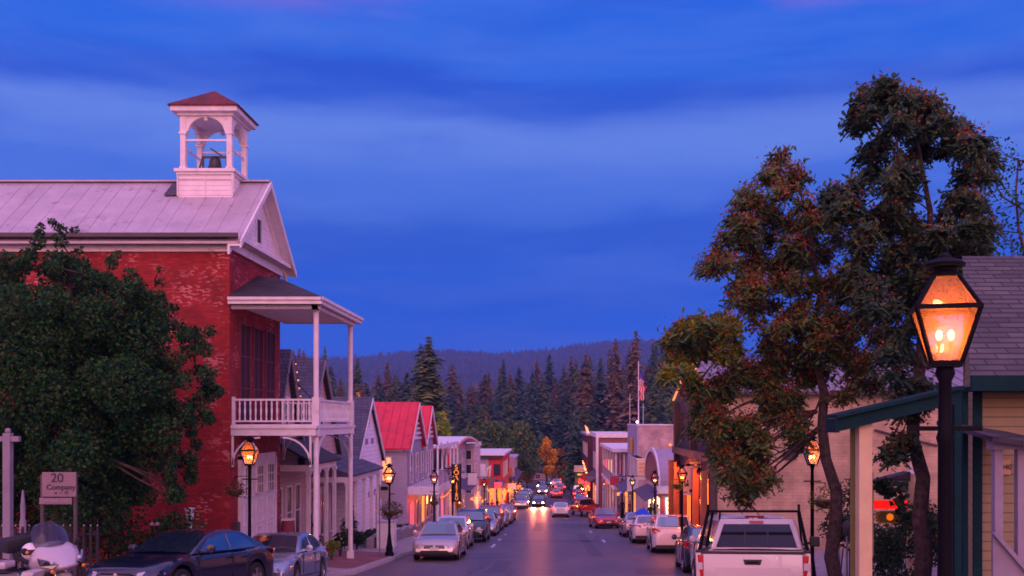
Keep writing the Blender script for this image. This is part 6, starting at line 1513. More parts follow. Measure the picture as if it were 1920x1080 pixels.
MB().tube([(X(1566,26),26,swz(6,26)),(X(1566,26),26,swz(6,26)+.8),(X(1580,26),26,swz(6,26)+.95),(X(1594,26),26,swz(6,26)+.8),(X(1594,26),26,swz(6,26))],.03,8).build('hoop',M['black'],t,smooth=True)

# ================================================================== vehicles
P_={'darkblue':paint('dark_blue',(.006,.008,.030),metal=0),'silverblue':paint('silver_blue',(.26,.31,.40),metal=.5),'tan':paint('champagne',(.50,.40,.38),metal=.4),'white':paint('white',(.72,.66,.68),metal=0),
 'black':paint('black',(.015,.014,.018)),'silver':paint('silver',(.42,.38,.42),metal=.5),'darkred':paint('dark_red',(.30,.01,.015)),'red':paint('red',(.55,.01,.015)),'grey':paint('grey',(.12,.11,.13),metal=.4),'navy':paint('navy',(.012,.03,.06)),'blue':paint('blue',(.1,.16,.35))}
protos={}
def car(kind,pn,x,D,deg,label,dz=0,group='cars parked along the left kerb',lights=False,brakes=False,name='parked_car'):
    key=(kind,lights,brakes)
    if key not in protos:
        t=make_car(kind,name,paint('base',(.4,.4,.4)) if False else P_[pn],lights,brakes); protos[key]=t
    else:
        t=copy_tree(protos[key],None,P_[pn]); t.name=name
    put(t,x,D,deg,dz)
    for k in ('label','category','group'):
        if k in t: del t[k]
    setp(t,label,'car',group); return t
gl='cars parked along the left kerb'; gr='cars parked along the right kerb'; gm='cars driving on the road'
car('sedan','darkblue',-8.11,21.8,165,'dark blue sedan at lower left in front of the brick wall',.16)
car('sedan','silverblue',-7.42,26.5,180,'silver blue sedan with pale windscreen behind the dark blue sedan',.0)
car('sedan','tan',-4.6,40.1,180,'champagne sedan first in the row beside the lamp, plain grille',0)
car('hatch','white',-4.85,47.2,180,'white hatchback second in the row behind the champagne sedan',0)
car('suv','black',-4.50,53.6,180,'black tall sport utility behind the white hatchback')
car('sedan','silver',-4.35,60.8,180,'silver sedan between the black utility and a red car')
car('suv','darkred',-4.45,67.6,180,'dark red utility behind the silver sedan')
car('hatch','silver',-4.4,75,180,'small silver hatchback farther up the left kerb')
car('sedan','tan',-4.35,82,180,'distant beige sedan before the orange lights')
car('hatch','red',-4.4,90,180,'small red hatchback at the bend of the left row')
car('suv','silver',-4.1,122,180,'pale silver utility parked beyond the crossing on the left')
car('van','silverblue',-4.2,132,180,'blue grey van parked behind the pale silver utility')
car('sedan','grey',-4.2,142,180,'grey sedan parked far up on the left')
car('sedan','white',-4.2,151,180,'white sedan last of the far left row')
car('sedan','black',-2.0,128,180,'dark oncoming car with glaring headlights',0,gm,lights=True,name='moving_car')
car('suv','grey',-2.4,186,180,'far oncoming grey utility with headlights',0,gm,lights=True,name='moving_car')
car('sedan','silver',-1.0,205,176,'farthest oncoming silver sedan with headlights',0,gm,lights=True,name='moving_car')
car('suv','white',.5,196,0,'pale utility far off with brake lights in the right lane',0,gm,brakes=True,name='moving_car')
car('sedan','black',.9,222,0,'last dark sedan with brake lights before the pink house',0,gm,brakes=True,name='moving_car')
car('sedan','silver',-2.0,166,182,'oncoming silver sedan close behind the dark one',0,gm,lights=True,name='moving_car')
car('hatch','white',.65,102,0,'white hatchback driving away with red brake lights',0,gm,brakes=True,name='moving_car')
car('sedan','red',.35,152,0,'red sedan driving away far down the street',0,gm,brakes=True,name='moving_car')
car('suv','darkred',1.0,172,0,'farthest dark red utility driving away',0,gm,brakes=True,name='moving_car')
car('van','white',4.85,26.0,0,'tall white van parked just ahead of the pickup',0,gr)
car('hatch','navy',5.1,33.4,-2,'dark navy hatchback between the white van and white utility',0,gr)
car('suv','white',5.2,44.6,-2,'white sport utility with dark rear window in the right row',-.05,gr)
car('sedan','white',4.95,52.4,-2,'white sedan ahead of the white utility',0,gr)
car('sedan','silver',4.9,59.4,0,'silver sedan second ahead of the white utility',0,gr)
car('sedan','red',3.65,72.5,186,'bright red sedan nosing out toward the lane',0,gr)
pk2=make_pickup(P_['red'],False,'pickup_truck'); put(pk2,3.2,104,14); setp(pk2,'red pickup angled at the right kerb near the columned balcony','pickup truck',gr)
car('suv','blue',3.3,117,180,'blue utility facing the street behind the red pickup',0,gr)
car('sedan','silverblue',3.6,126,0,'silver blue sedan far up the right kerb',0,gr)
car('sedan','darkred',3.6,135,0,'dark red sedan far up the right kerb',0,gr,brakes=True)
car('suv','navy',3.7,145,0,'navy utility near the far end of the right kerb',0,gr,brakes=True)
car('sedan','red',3.7,164,0,'red sedan beyond the blue van at the right kerb',0,gr,brakes=True)
car('hatch','darkred',3.8,174,0,'dark red hatchback at the far end of the right kerb',0,gr,brakes=True)
car('van','blue',3.8,156,0,'blue van between red cars at the far right kerb',0,gr)
pk=make_pickup(paint('warm_white',(.60,.52,.50),metal=0,rough=.3),True); put(pk,3.35+.62,16.5+2.62,-13.5,0.06); setp(pk,'white pickup with black ladder rack and plain tailgate at lower right','pickup truck')
bu=thing('blue_umbrella','bright blue tilted parasol beyond the white sedan','parasol',(X(1208,58),58.5,swz(6,58.5)))
D=58.5; z=swz(6.2,D); c=(X(1207,D),D,z)
MB().tube([c,(c[0],D,z+2.05)],.025,6).build('pole',M['rim'],bu)
mb=MB(); apex=Vector((c[0],D,Z(953,D)+.05)); ring=[]
for k in range(8): 
    a=k*math.pi/4; ring.append(Vector((c[0]+.62*math.cos(a),D+.62*math.sin(a),Z(966,D)-.14*math.cos(a))))
mb.add([apex]+ring,[(0,1+k,1+(k+1)%8) for k in range(8)]); mb.build('canopy',mat('blue_canvas',(.01,.07,.62),.7),bu)
for k,p in enumerate(((X(1178,60),60.5,0,'person with a pale shirt standing before the right hand shops',M['lilac']),(X(1190,62),62,170,'person in dark coat beside the one in a pale shirt',M['darkcloth']),(X(1170,64),65,20,'person in dark clothes farther along the right pavement',M['darkcloth']),(5.7,82,10,'person in red top near the columned balcony',M['redwall']),(5.6,92,200,'person in dark top under the pendant lanterns',M['darkcloth']))):
    x=max(p[0],5.0+1.35); D=p[1]; person(p[3],X(CX+(x*F/D),D),D,swz(x,D),p[2],p[4],M['darkcloth'],.6,group=None)

for dx in (-.62,.62):      # dipped beams of the nearest oncoming car
    ld=bpy.data.lights.new('headlight_beam','SPOT'); ld.energy=3600; ld.color=(1,.20,.08); ld.spot_size=R(50); ld.spot_blend=.8; ld.shadow_soft_size=.08
    o=bpy.data.objects.new('headlight_beam',ld); COL.objects.link(o); o.location=(-2.0+dx,125.4,gz(125)+.72); o.rotation_euler=(R(-88),0,0)
# small hanging signs over both pavements
for i,(x,D,z,w_,h_,m_,lab) in enumerate(((-6.3,76,-4.0,.7,.9,'whitewood','white hanging sign on the curved roof shop'),(-6.1,86,-5.0,.9,.6,'redwall','red hanging sign beyond the curved roof shop'),(-5.9,93,-5.3,.6,1.0,'board','dull hanging sign on the narrow pink shop'),(-5.1,118,-7.4,1.0,.7,'whitewood','white hanging sign past the red building'),
      (5.5,69,-3.9,.8,1.0,'whitewood','white hanging sign beyond the vaulted shop'),(5.3,86.5,-4.9,.8,.7,'redwall','red hanging sign beside the columned balcony'),(4.5,119,-6.6,1.1,.7,'board','dull hanging sign on the maroon building'),(4.2,131,-7.0,1.1,.8,'redwall','red hanging sign farther on the maroon building'))):
    t=thing('hanging_sign',lab,'sign',(x,D,z)); MB().box(x-w_/2,x+w_/2,D-.03,D+.03,z-h_,z).build('panel',M[m_],t,bevel=.01)
    MB().box(x-w_/2,x+w_/2,D-.02,D+.02,z+.05,z+.09).box(x-.02,x+.02,D-.02,D+.02,z+.001,z+.049).build('bracket',M['black'],t)
    s_=1 if x<0 else -1; MB().box(x-s_*1.6,x-s_*w_/2,D-.02,D+.02,z+.05,z+.09).build('arm',M['black'],t)
for i,(x,D,z,lab) in enumerate(((-5.6,97,-6.3,'red-lit sign glowing over the left pavement'),(4.3,128,-8.2,'red-lit sign glowing over the right pavement'),(3.9,142,-8.6,'farthest red-lit sign at the right kerb'))):
    t=thing('added_red_glow',lab,'sign',(x,D,z)); MB().box(x-.35,x+.35,D-.05,D+.05,z-.3,z+.3).build('panel',M['redglow'],t,bevel=.03); MB().tube([(x,D+.06,swz(x,D)),(x,D+.06,z-.3)],.03,6).build('pole',M['black'],t)  # red glows added for blurred street clutter, no particular signs
# ---- touring motorcycle (built facing +x, leaning on its stand)
def motorcycle():
    t=thing('motorcycle','white touring motorcycle with curved windshield at lower left','motorcycle',(0,0,0))
    ORG[t]=Vector((0,0,0))
    for x in (-.78,.80):
        w_=MB().lathe((x,0,.33),[(.20,-.06),(.31,-.065),(.33,-.03),(.33,.03),(.31,.065),(.20,.06)],22,axis='y').build('wheel',M['rubber'],t,smooth=True)
        mb=MB(); mb.lathe((x,0,.33),[(.18,-.05),(.21,-.05),(.21,.05),(.18,.05)],20,axis='y')
        for k in range(6): a=k*math.pi/3; mb.bar((x,0,.33),(x+.19*math.cos(a),0,.33+.19*math.sin(a)),.03)
        mb.build('rim',M['rim'],w_)
    f=MB(); f.tube([(.80,-.09,.33),(.52,-.10,1.0)],.03,8); f.tube([(.80,.09,.33),(.52,.10,1.0)],.03,8); f.build('fork',M['chrome'],t,smooth=True)
    MB().box(-.35,.3,-.2,.2,.28,.62).lathe((0,0,.48),[(.13,-.26),(.15,-.24),(.15,.24),(.13,.26)],12,axis='y').build('engine',M['plastic'],t,bevel=.03)
    def blob(name,secs,m,bev=0):
        # secs: (x, halfwidth, zlow, zhigh)
        mb=MB(); n=12; vs=[];fs=[]
        for x,hw,z0_,z1_ in secs:
            for k in range(n):
                a=2*math.pi*k/n; ca,sa=math.cos(a),math.sin(a)
                vs.append((x,hw*(abs(ca)**.7)*(1 if ca>0 else -1),(z0_+z1_)/2+(z1_-z0_)/2*(abs(sa)**.8)*(1 if sa>0 else -1)))
        for i in range(len(secs)-1):
            for k in range(n): fs.append((i*n+k,i*n+(k+1)%n,(i+1)*n+(k+1)%n,(i+1)*n+k))
        fs+=[tuple(range(n)),tuple((len(secs)-1)*n+k for k in range(n))]
        mb.add(vs,fs); return mb.build(name,m,t,smooth=True)
    wp=paint('cycle_white',(.46,.40,.44),metal=0,rough=.35)
    fa_=blob('fairing',[(.28,.36,.62,1.10),(.40,.41,.58,1.24),(.55,.42,.64,1.21),(.70,.36,.72,1.10),(.84,.27,.76,.99),(.97,.15,.80,.90),(1.02,.05,.83,.87)],wp)
    for s in (1,-1):
        MB().prism([(.70,s*.37,1.04),(.86,s*.285,.99),(.95,s*.14,.90),(.90,s*.22,.84),(.76,s*.36,.90)],(.02,s*.035,.0)).build('headlight',M['carglass'],fa_,bevel=.005); MB().ball((.905,s*.235,.945),.04,8).build('headlight_bulb',M['clearlens'],fa_,smooth=True); MB().prism([(.30,s*.385,.75),(.62,s*.425,.70),(.66,s*.425,.78),(.34,s*.40,.86)],(0,s*.02,0)).build('air_vent',M['plastic'],fa_,bevel=.006)
        MB().ball((.95,s*.27,.80),.035,6).build('indicator',M['amber'],fa_)
    # windshield
    ws_=MB(); n=8; vs=[]
    for j,(x,z,hw) in enumerate(((.62,1.18,.30),(.55,1.34,.31),(.47,1.48,.28),(.42,1.57,.20),(.405,1.60,.10))):
        for k in range(n+1):
            f=-1+2*k/n; vs.append((x-.16*f*f,hw*f,z-.03*f*f))
    ws_.add(vs,[(j*(n+1)+k,j*(n+1)+k+1,(j+1)*(n+1)+k+1,(j+1)*(n+1)+k) for j in range(4) for k in range(n)])
    ws_.build('windshield',glassy('smoked_screen',(.25,.28,.42),.62),t,smooth=True)
    hb=MB(); hb.tube([(.30,-.42,1.08),(.38,-.2,1.10),(.42,0,1.08),(.38,.2,1.10),(.30,.42,1.08)],.018,8); hb.build('handlebar',M['chrome'],t,smooth=True)
    for s in (1,-1): 
        MB().tube([(.27,s*.40,1.08),(.24,s*.52,1.08)],.024,8).build('grip',M['rubber'],t)
        mm=MB(); mm.lathe((.42,s*.47,1.16),[(.001,-.03),(.05,-.02),(.055,.02),(.001,.03)],10,axis='x'); mm.bar((.40,s*.36,1.10),(.42,s*.45,1.14),.02); mm.build('mirror',M['plastic'],t,smooth=True)
    blob('tank',[(-.12,.12,.80,.92),(.0,.19,.76,1.02),(.18,.22,.74,1.06),(.30,.18,.76,1.02)],wp)
    blob('seat',[(-.85,.14,.86,.98),(-.6,.18,.82,.96),(-.3,.16,.76,.90),(-.1,.13,.78,.90)],M['rubber'])
    blob('front_fender',[(.48,.08,.62,.68),(.65,.10,.60,.72),(.85,.10,.58,.72),(1.05,.07,.46,.58)],wp)
    for s in (1,-1):
        MB().box(-1.05,-.5,s*.20,s*.42,.45,.86).build('pannier',M['plastic'],t,bevel=.05,smooth=True)
        ex=MB(); ex.tube([(-.2,s*.18,.3),(-.5,s*.22,.28),(-1.1,s*.24,.32)],.045,8); ex.build('exhaust',M['chrome'],t,smooth=True)
    MB().box(-1.15,-.78,-.24,.24,.95,1.22).build('top_case',M['plastic'],t,bevel=.05,smooth=True)
    MB().box(-1.16,-1.14,-.2,.2,1.02,1.10).build('tail_light',M['redlens'],t)
    MB().bar((-.1,.2,.3),(-.15,.42,.0),.03).build('side_stand',M['black'],t)
    return t
mc=motorcycle(); mx_,md_=-9.12,17.75; zmc=gz(md_)+.26
mc.location=(mx_,md_,zmc); mc.rotation_euler=(R(6),0,R(-38)); 
h=thing('helmet','white motorcycle helmet with dark visor and orange mark resting on the motorcycle seat','helmet',(X(57,17.2),17.2,Z(1034,17.2)))
c=(X(57,17.2),17.2,Z(1034,17.2)); MB().ball(c,.145,14,1.05).build('shell',M['whitewood'],h,smooth=True)
vz=MB(); 
for k in range(8):
    a0=-.9+k*.22; a1=a0+.22
    def q(a,z,r): return (c[0]+r*math.sin(a+.5),c[1]-r*math.cos(a+.5),c[2]+z)
    vz.prism([q(a0,-.045,.146),q(a1,-.045,.146),q(a1,.045,.144),q(a0,.045,.144)],(0,-.006,0))
vz.build('visor',M['plastic'],h); MB().ball((c[0]+.02,c[1]-.152,c[2]+.0),.03,6).build('orange_mark',M['amber'],h)
m2=thing('parked_scooter','dark blue scooter with white rear box at the left picture edge','scooter',(X(20,16.5),16.5,gz(16.5)+.1))
x,D,z=X(25,16.5),16.6,gz(16.5)+.12
for dx in (-1.0,.25): MB().lathe((x+dx,D,z+.28),[(.16,-.05),(.27,-.05),(.28,0),(.27,.05),(.16,.05)],18,axis='y').build('wheel',M['rubber'],m2,smooth=True)
MB().prism([(x-1.2,D-.15,z+.35),(x+.1,D-.15,z+.35),(x+.35,D-.15,z+.5),(x+.1,D-.15,z+.85),(x-.5,D-.15,z+.8),(x-1.2,D-.15,z+.95)],(0,.3,0)).build('body',P_['darkblue'],m2,bevel=.05,smooth=True)
MB().prism([(X(22,16.4),16.35,z+.42),(X(52,16.4),16.35,z+.42),(X(66,16.4),16.35,z+.86),(X(44,16.4),16.35,z+.88)],(0,.4,0)).build('rear_box',paint('cycle_white',(.7,.62,.66)),m2,bevel=.03,smooth=True)
MB().box(x-1.1,x-.1,D-.17,D+.17,z+.90,z+1.02).build('seat',paint('cycle_white',(.7,.62,.66)),m2,bevel=.04)

# ================================================================== trees
def broadleaf(name,label,cat,base,top,blobs,r0,leaf_n,leaf_size,lm,kind='simple',seeds=None,group=None,fork=.35,aspect=.5,shell=.5,sq=1.0,droop=0,bend=.12,extra=None):
    t=thing(name,label,cat,base,group=group)
    sk=MB(); skeleton(sk,base,top,blobs,r0,fork,bend); sk.build('trunk',M['bark'],t,smooth=True)
    tot=sum(r**2.2 for c,r in blobs); parts=[];mi=[]
    Ps=[]
    for c,r in blobs:
        Ps.append(in_ball(c,r,max(6,int(leaf_n*r**2.2/tot)),shell,sq))
    P=np.concatenate(Ps)
    if kind=='simple': V,Fc=leaf_quads(P,leaf_size,aspect,droop)
    else:
        k_=len(P)//2; RNG.shuffle(P); V,Fc=pinnate(P[:k_],leaf_size,lw=.032,ll=.13)
        Q=np.repeat(P[k_:],4,0)+RNG.normal(size=((len(P)-k_)*4,3))*.10
        v2,f2=leaf_quads(Q,.15,.42,.5); Fc=np.concatenate([Fc,f2+len(V)]); V=np.concatenate([V,v2])
    ms=[lm]; mi=np.zeros(len(Fc),int)
    if seeds:
        Ps=[]
        for c,r in blobs:
            Pn=in_ball(np.array(c)+np.array([0,-.15*r,.18*r]),r*.95,max(1,int(seeds[0]*r**2/sum(q**2 for _,q in blobs))),1.0,sq); Ps.append(Pn)
        Q=np.concatenate(Ps); v2,f2=clusters(Q,seeds[1],seeds[2],seeds[3])
        mi=np.concatenate([mi,np.ones(len(f2),int)]); Fc=np.concatenate([Fc,f2+len(V)]); V=np.concatenate([V,v2]); ms.append(MATS['seed_red'])
    if extra is not None:
        v2,f2=leaf_quads(np.concatenate([in_ball(c,r,extra[1],.6) for c,r in extra[2]]),leaf_size*.9 if kind=='simple' else .16,.5)
        mi=np.concatenate([mi,np.full(len(f2),len(ms))]); Fc=np.concatenate([Fc,f2+len(V)]); V=np.concatenate([V,v2]); ms.append(extra[0])
    fastmesh('crown',V,Fc,ms,t,mi=mi)
    return t
def pvb(px,py,rp,D,dep=1.0):
    Dn=D+random.uniform(-dep,dep); return (Vector((X(px,Dn),Dn,Z(py,Dn))),rp*D/F)
def fill(poly, D, dep, r, n, rj=.35):
    """blobs filling an outline given as (px,py) rows: list of (py, xl, xr)"""
    out=[]; tries=0
    ys_=[p[0] for p in poly]
    while len(out)<n and tries<20000:
        tries+=1
        py=random.uniform(ys_[0],ys_[-1]); xl=interp([(p[0],p[1]) for p in poly],py); xr_=interp([(p[0],p[2]) for p in poly],py)
        if random.random()>(xr_-xl)/max(p[2]-p[1] for p in poly): continue
        rp=r*random.uniform(1-rj,1+rj); px=random.uniform(xl+rp*.8,max(xl+rp*.8,xr_-rp*.8))
        if any((px-a)**2+(py-b)**2<(.62*min(rp,c))**2 for a,b,c in out): continue
        out.append((px,py,rp))
    res=[]
    for px,py,rp in out:
        mid=(interp([(p[0],p[1]) for p in poly],py)+interp([(p[0],p[2]) for p in poly],py))/2; hw=max(20,(interp([(p[0],p[2]) for p in poly],py)-interp([(p[0],p[1]) for p in poly],py))/2)
        dd=dep*math.sqrt(max(.05,1-((px-mid)/hw)**2)); Dn=D+random.uniform(-dd,dd)
        res.append((Vector((X(px,Dn),Dn,Z(py,Dn))), rp*D/F))
    return res
# big dark tree before the firehouse
P1=[(515,-40,150),(545,-80,250),(590,-120,330),(640,-160,345),(690,-190,365),(730,-190,372),(790,-190,360),(850,-180,340),(900,-170,335),(955,-120,320)]
bl1=fill(P1,25.4,2.0,40,150,.45)
for px,py,rp in ((85,442,11),(130,436,12),(128,458,15),(88,462,14),(45,475,14),(200,482,12),(170,500,15),(60,480,15),(20,490,18),(110,485,18),(150,470,10),(75,425,8),(120,425,9),(158,438,8),(225,478,8),(60,500,18),(100,510,20),(30,515,20),(290,525,10),(310,510,7),(225,500,12),(245,520,18),(300,560,18),(265,540,18),(385,620,14),(400,700,18),(380,655,16),(375,780,18)): bl1.append((Vector((X(px,25),25+random.uniform(-.6,.6),Z(py,25))),rp*25/F))
for k in range(70):
    i_=random.randrange(len(P1)-1); f_=random.random(); a_,b_=P1[i_],P1[i_+1]
    py=a_[0]+(b_[0]-a_[0])*f_+random.uniform(-6,6); px=a_[2]+(b_[2]-a_[2])*f_+random.uniform(-8,16); Dn=25.4+random.uniform(-1.2,1.2)
    bl1.append((Vector((X(px,25.4),Dn,Z(py,25.4))),random.uniform(9,19)*25/F))
for k in range(26):
    px=random.uniform(0,330); Dn=25.2+random.uniform(-1.5,1.5); bl1.append((Vector((X(px,25.4),Dn,Z(interp([(0,520),(60,500),(120,500),(200,530),(340,610)],px)+random.uniform(-10,10),25.4))),random.uniform(9,18)*25/F))
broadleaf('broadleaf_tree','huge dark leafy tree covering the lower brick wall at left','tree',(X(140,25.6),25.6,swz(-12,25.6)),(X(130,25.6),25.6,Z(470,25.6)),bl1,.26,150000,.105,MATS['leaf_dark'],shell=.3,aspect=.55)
# hedge in the shadow under it
for i,(px,w_) in enumerate(((-60,2.2),(90,2.0),(230,2.2),(320,1.6))):
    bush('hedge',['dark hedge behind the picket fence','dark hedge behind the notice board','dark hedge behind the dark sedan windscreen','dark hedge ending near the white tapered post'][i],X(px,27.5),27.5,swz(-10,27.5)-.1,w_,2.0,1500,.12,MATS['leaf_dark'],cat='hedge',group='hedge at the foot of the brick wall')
# tree of heaven 1
T1=[(290,1440,1476),(330,1436,1500),(355,1400,1520),(400,1385,1545),(450,1360,1580),(480,1330,1610),(520,1350,1615),(560,1370,1620),(600,1375,1650),(650,1385,1640),(690,1410,1610)]
def zb_list(L,D,dep,r):
    out=[]
    for a,b_ in L:
        Dn=D+random.uniform(-dep,dep); px,py=1220+a/2.16+random.uniform(-5,5),128+b_/2.16+random.uniform(-5,5); rp=r*random.uniform(.65,1.2); out.append((Vector((X(px,Dn),Dn,Z(py,Dn))),rp*D/F))
        if random.random()<.7:
            Dn=D+random.uniform(-dep,dep); out.append((Vector((X(px+random.uniform(-16,16),Dn),Dn,Z(py+random.uniform(-8,18),Dn))),rp*.7*D/F))
    return out
b=zb_list([(520,380),(480,440),(600,450),(540,500),(400,520),(370,560),(440,560),(620,540),(480,580),(340,620),(400,640),(560,620),(660,620),(310,690),(370,720),(480,690),(560,720),(640,700),(720,640),(270,770),(320,800),(240,800),(400,800),(450,780),(530,800),(620,780),(700,760),(740,680),(350,880),(420,880),(500,880),(580,880),(660,860),(740,860),(330,940),(400,960),(480,960),(620,960),(700,930),(800,900),(860,960),(820,840),(430,1030),(520,1040),(620,1040),(720,1020),(800,1040),(870,1020)],22.6,1.3,17)
b+= [pvb(px,py,rp,22.3) for px,py,rp in ((1462,295,14),(1448,325,14),(1480,345,18),(1345,490,12),(1340,500,12),(1440,700,30),(1390,700,26),(1350,730,30),(1320,760,26),(1340,790,28),(1310,800,20),(1360,830,26),(1400,850,24),(1375,880,26),(1415,905,20),(1430,830,18),(1450,770,26),(1490,800,24),(1480,745,24),(1510,700,26),(1350,850,22),(1480,600,22),(1520,625,24),(1560,600,22),(1600,610,22),(1500,660,22),(1540,640,22),(1450,640,24),(1580,650,22),(1620,680,20),(1640,720,18),(1460,690,22),(1440,740,22),(1530,700,22),(1590,735,14),(1400,800,22),(1330,800,18),(1305,730,18),(1420,870,20),(1440,900,14),(1395,935,14),(1450,660,20),(1570,745,12),(1385,920,18),(1560,660,26),(1600,690,22),(1610,720,14),(1500,830,14))]
g1=[pvb(px,py,rp,21.5) for px,py,rp in ((1262,640,20),(1285,620,20),(1310,612,20),(1345,610,20),(1370,615,20),(1270,680,18),(1255,705,14),(1300,660,22),(1335,650,22),(1365,660,22),(1290,700,14))]
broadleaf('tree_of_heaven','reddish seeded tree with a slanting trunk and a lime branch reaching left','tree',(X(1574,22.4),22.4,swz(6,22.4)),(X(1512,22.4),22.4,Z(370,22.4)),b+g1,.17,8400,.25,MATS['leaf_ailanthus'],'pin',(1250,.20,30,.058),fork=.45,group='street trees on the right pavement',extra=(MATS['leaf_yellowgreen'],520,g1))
T2=[(165,1605,1680),(200,1600,1780),(240,1600,1830),(290,1650,1850),(330,1600,1855),(380,1560,1850),(420,1590,1850),(470,1600,1840),(520,1620,1840),(580,1650,1800),(640,1670,1780),(700,1690,1750)]
b=zb_list([(940,90),(870,130),(850,210),(900,180),(1040,130),(1120,170),(1180,220),(1000,200),(1080,250),(1250,260),(1300,310),(1340,370),(1200,330),(1290,420),(940,310),(880,340),(1000,360),(900,420),(830,480),(760,510),(720,540),(800,570),(960,480),(1020,520),(920,580),(980,600),(1050,650),(960,660),(1240,520),(1290,560),(1210,600),(1280,640),(1230,700),(1330,560),(1330,700),(1080,700),(1000,760),(900,640),(860,720),(1150,740),(1300,760),(1100,330),(1060,450),(1000,880),(1050,950),(960,980),(1100,1020),(1010,1060),(840,800),(900,880),(1130,860),(1200,800),(1250,860),(940,820),(1080,820),(890,960),(1150,930),(1030,1120),(960,1160),(1090,1180),(1000,1240),(1070,1290),(940,1080),(1180,660),(1260,760),(1340,640),(850,640)],20.6,1.4,19)
b+= [pvb(px,py,rp,20.5) for px,py,rp in ((1660,165,13),(1630,190,16),(1612,215,14),(1690,185,13),(1720,190,14),(1750,200,16),(1790,250,18),(1835,300,16),(1845,330,14),(1560,370,16),(1580,400,18),(1620,560,16),(1700,760,26),(1690,830,20),(1670,855,16),(1740,740,20),(1790,560,22),(1830,480,26))]
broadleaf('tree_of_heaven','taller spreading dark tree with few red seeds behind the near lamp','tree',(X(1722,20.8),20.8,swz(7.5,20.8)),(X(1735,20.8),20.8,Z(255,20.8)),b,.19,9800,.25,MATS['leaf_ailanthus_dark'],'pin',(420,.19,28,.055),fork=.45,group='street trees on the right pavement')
# wispy tree at the right edge
b=[pvb(px,py,rp,27) for px,py,rp in ((1880,290,34),(1915,320,34),(1870,350,30),(1900,390,36),(1870,430,30),(1910,450,34),(1945,380,40),(1960,300,40),(1890,480,30),(1980,450,40))]
broadleaf('bare_tree','thin wispy half bare tree at the right edge above the shingle roof','tree',(X(1930,27),27,swz(8,27)),(X(1920,27),27,Z(300,27)),b,.12,900,.12,MATS['leaf_dark'],shell=.6,bend=.2)
# trees behind the left row
def simple_tree(name,label,px,py_top,D,wpx,lm,n=1500,size=.3,group=None,z=None,tall=1.0):
    zt=Z(py_top,D); zb=gz(D) if z is None else z; x=X(px,D); w=wpx*D/F; h=zt-zb
    bl=[]
    for k in range(12):
        u=random.uniform(.0,1); a=random.uniform(0,6.28); rr=w*.5*math.sin(math.pi*(.18+.72*u))*random.uniform(.2,.8)
        r=w*random.uniform(.16,.27); bl.append((Vector((x+rr*math.cos(a),D+rr*math.sin(a),min(zt-r*.9,zb+h*.3+(h*.62)*u))),r))
    bl.append((Vector((x,D,zt-w*.15)),w*.16))
    return broadleaf(name,label,'tree',(x,D,zb-.2),(x,D,zt-w*.2),bl,.02*h+.05,n,size,lm,shell=.4,group=group)
gtr='leafy trees behind the shops'
for a in (('broadleaf_tree','bright yellow-green tree beside the red roofs',828,772,92,62,MATS['leaf_yellowgreen'],1800,.34),
 ('broadleaf_tree','small lime tree just right of the red roofs',800,800,90,40,MATS['leaf_lime'],500,.3),
 ('broadleaf_tree','large olive green tree above the red building',925,790,165,85,MATS['leaf_wood'],2600,.6),
 ('broadleaf_tree','broad olive tree left of the golden tree',975,790,185,90,MATS['leaf_wood'],2800,.65),
 ('broadleaf_tree','golden autumn tree behind the far pink house',1024,820,196,36,MATS['leaf_gold'],1500,.6),
 ('broadleaf_tree','rusty brown tree above the far pink house',1048,842,204,64,MATS['leaf_autumn'],1800,.7),
 ('broadleaf_tree','dark brownish tree left of the far pink house',988,862,188,44,MATS['leaf_autumn'],1200,.5),
 ('broadleaf_tree','olive tree over the curved roof shop',880,800,175,70,MATS['leaf_wood'],2000,.6),
 ('broadleaf_tree','green tree right of the far pink house',1068,872,190,34,MATS['leaf_yellowgreen'],500,.5),
 ('broadleaf_tree','dark green tree behind the far right shops',1090,815,230,60,MATS['leaf_wood'],1600,.6),
 ('broadleaf_tree','orange autumn tree glimpsed above the white gabled house',672,735,110,26,MATS['leaf_gold'],300,.35),
 ('broadleaf_tree','round dark tree behind the stepped building',1262,745,140,50,MATS['leaf_wood'],1400,.5)):
    simple_tree(*a,group=gtr)
# conifers
cm={}
def conifer(px,py,D,wpx,style,label,group,zb=None,seed=0,n=5):
    key=(style,seed%3)
    if key not in cm:
        V,Fc=conifer_mesh(1,.42,None,100+seed%3+10*style,44,13,.10)
        # unit tree, written straight
        me=None
        o=fastmesh('crown',V,Fc,CON[style]); cm[key]=o.data; bpy.data.objects.remove(o)
        k=MB(); k.tube([(0,0,-.02),(0,0,.5),(0,0,.97)],[.016,.010,.002],7); o=k.build('trunk',M['bark'],None); cm['trunk']=o.data; bpy.data.objects.remove(o)
    zb=hz(X(px,D),D)-.5 if zb is None else zb
    H=Z(py,D)-zb; t=thing('conifer',label,'tree',(X(px,D),D,zb),rz=random.uniform(0,6.28),group=group)
    wd=wpx*1.45*D/F/.42
    t.scale=(wd,wd,H)
    for nm,me in (('crown',cm[key]),('trunk',cm['trunk'])):
        o=bpy.data.objects.new(nm,me); COL.objects.link(o); o.parent=t
    return t
gc='conifers rising behind the town'
conifer(808,626,135,100,0,'tallest dark conifer rising behind the red roofs',gc,gz(135),0)
conifer(795,640,141,80,0,'second leader of the dark conifer behind the red roofs',gc,gz(141),1)
conifer(611,645,100,44,0,'slim conifer seen between the balcony posts',gc,gz(100),1)
conifer(533,652,95,40,1,'brownish conifer just right of the brick facade',gc,gz(95),2)
conifer(549,655,105,30,1,'small conifer tip right of the brick facade',gc,gz(105),0)
conifer(1192,616,215,62,1,'broad tall conifer left of the flagpole',gc,None,0)
conifer(1155,630,225,52,1,'tall brown conifer left of the broad one',gc,None,1)
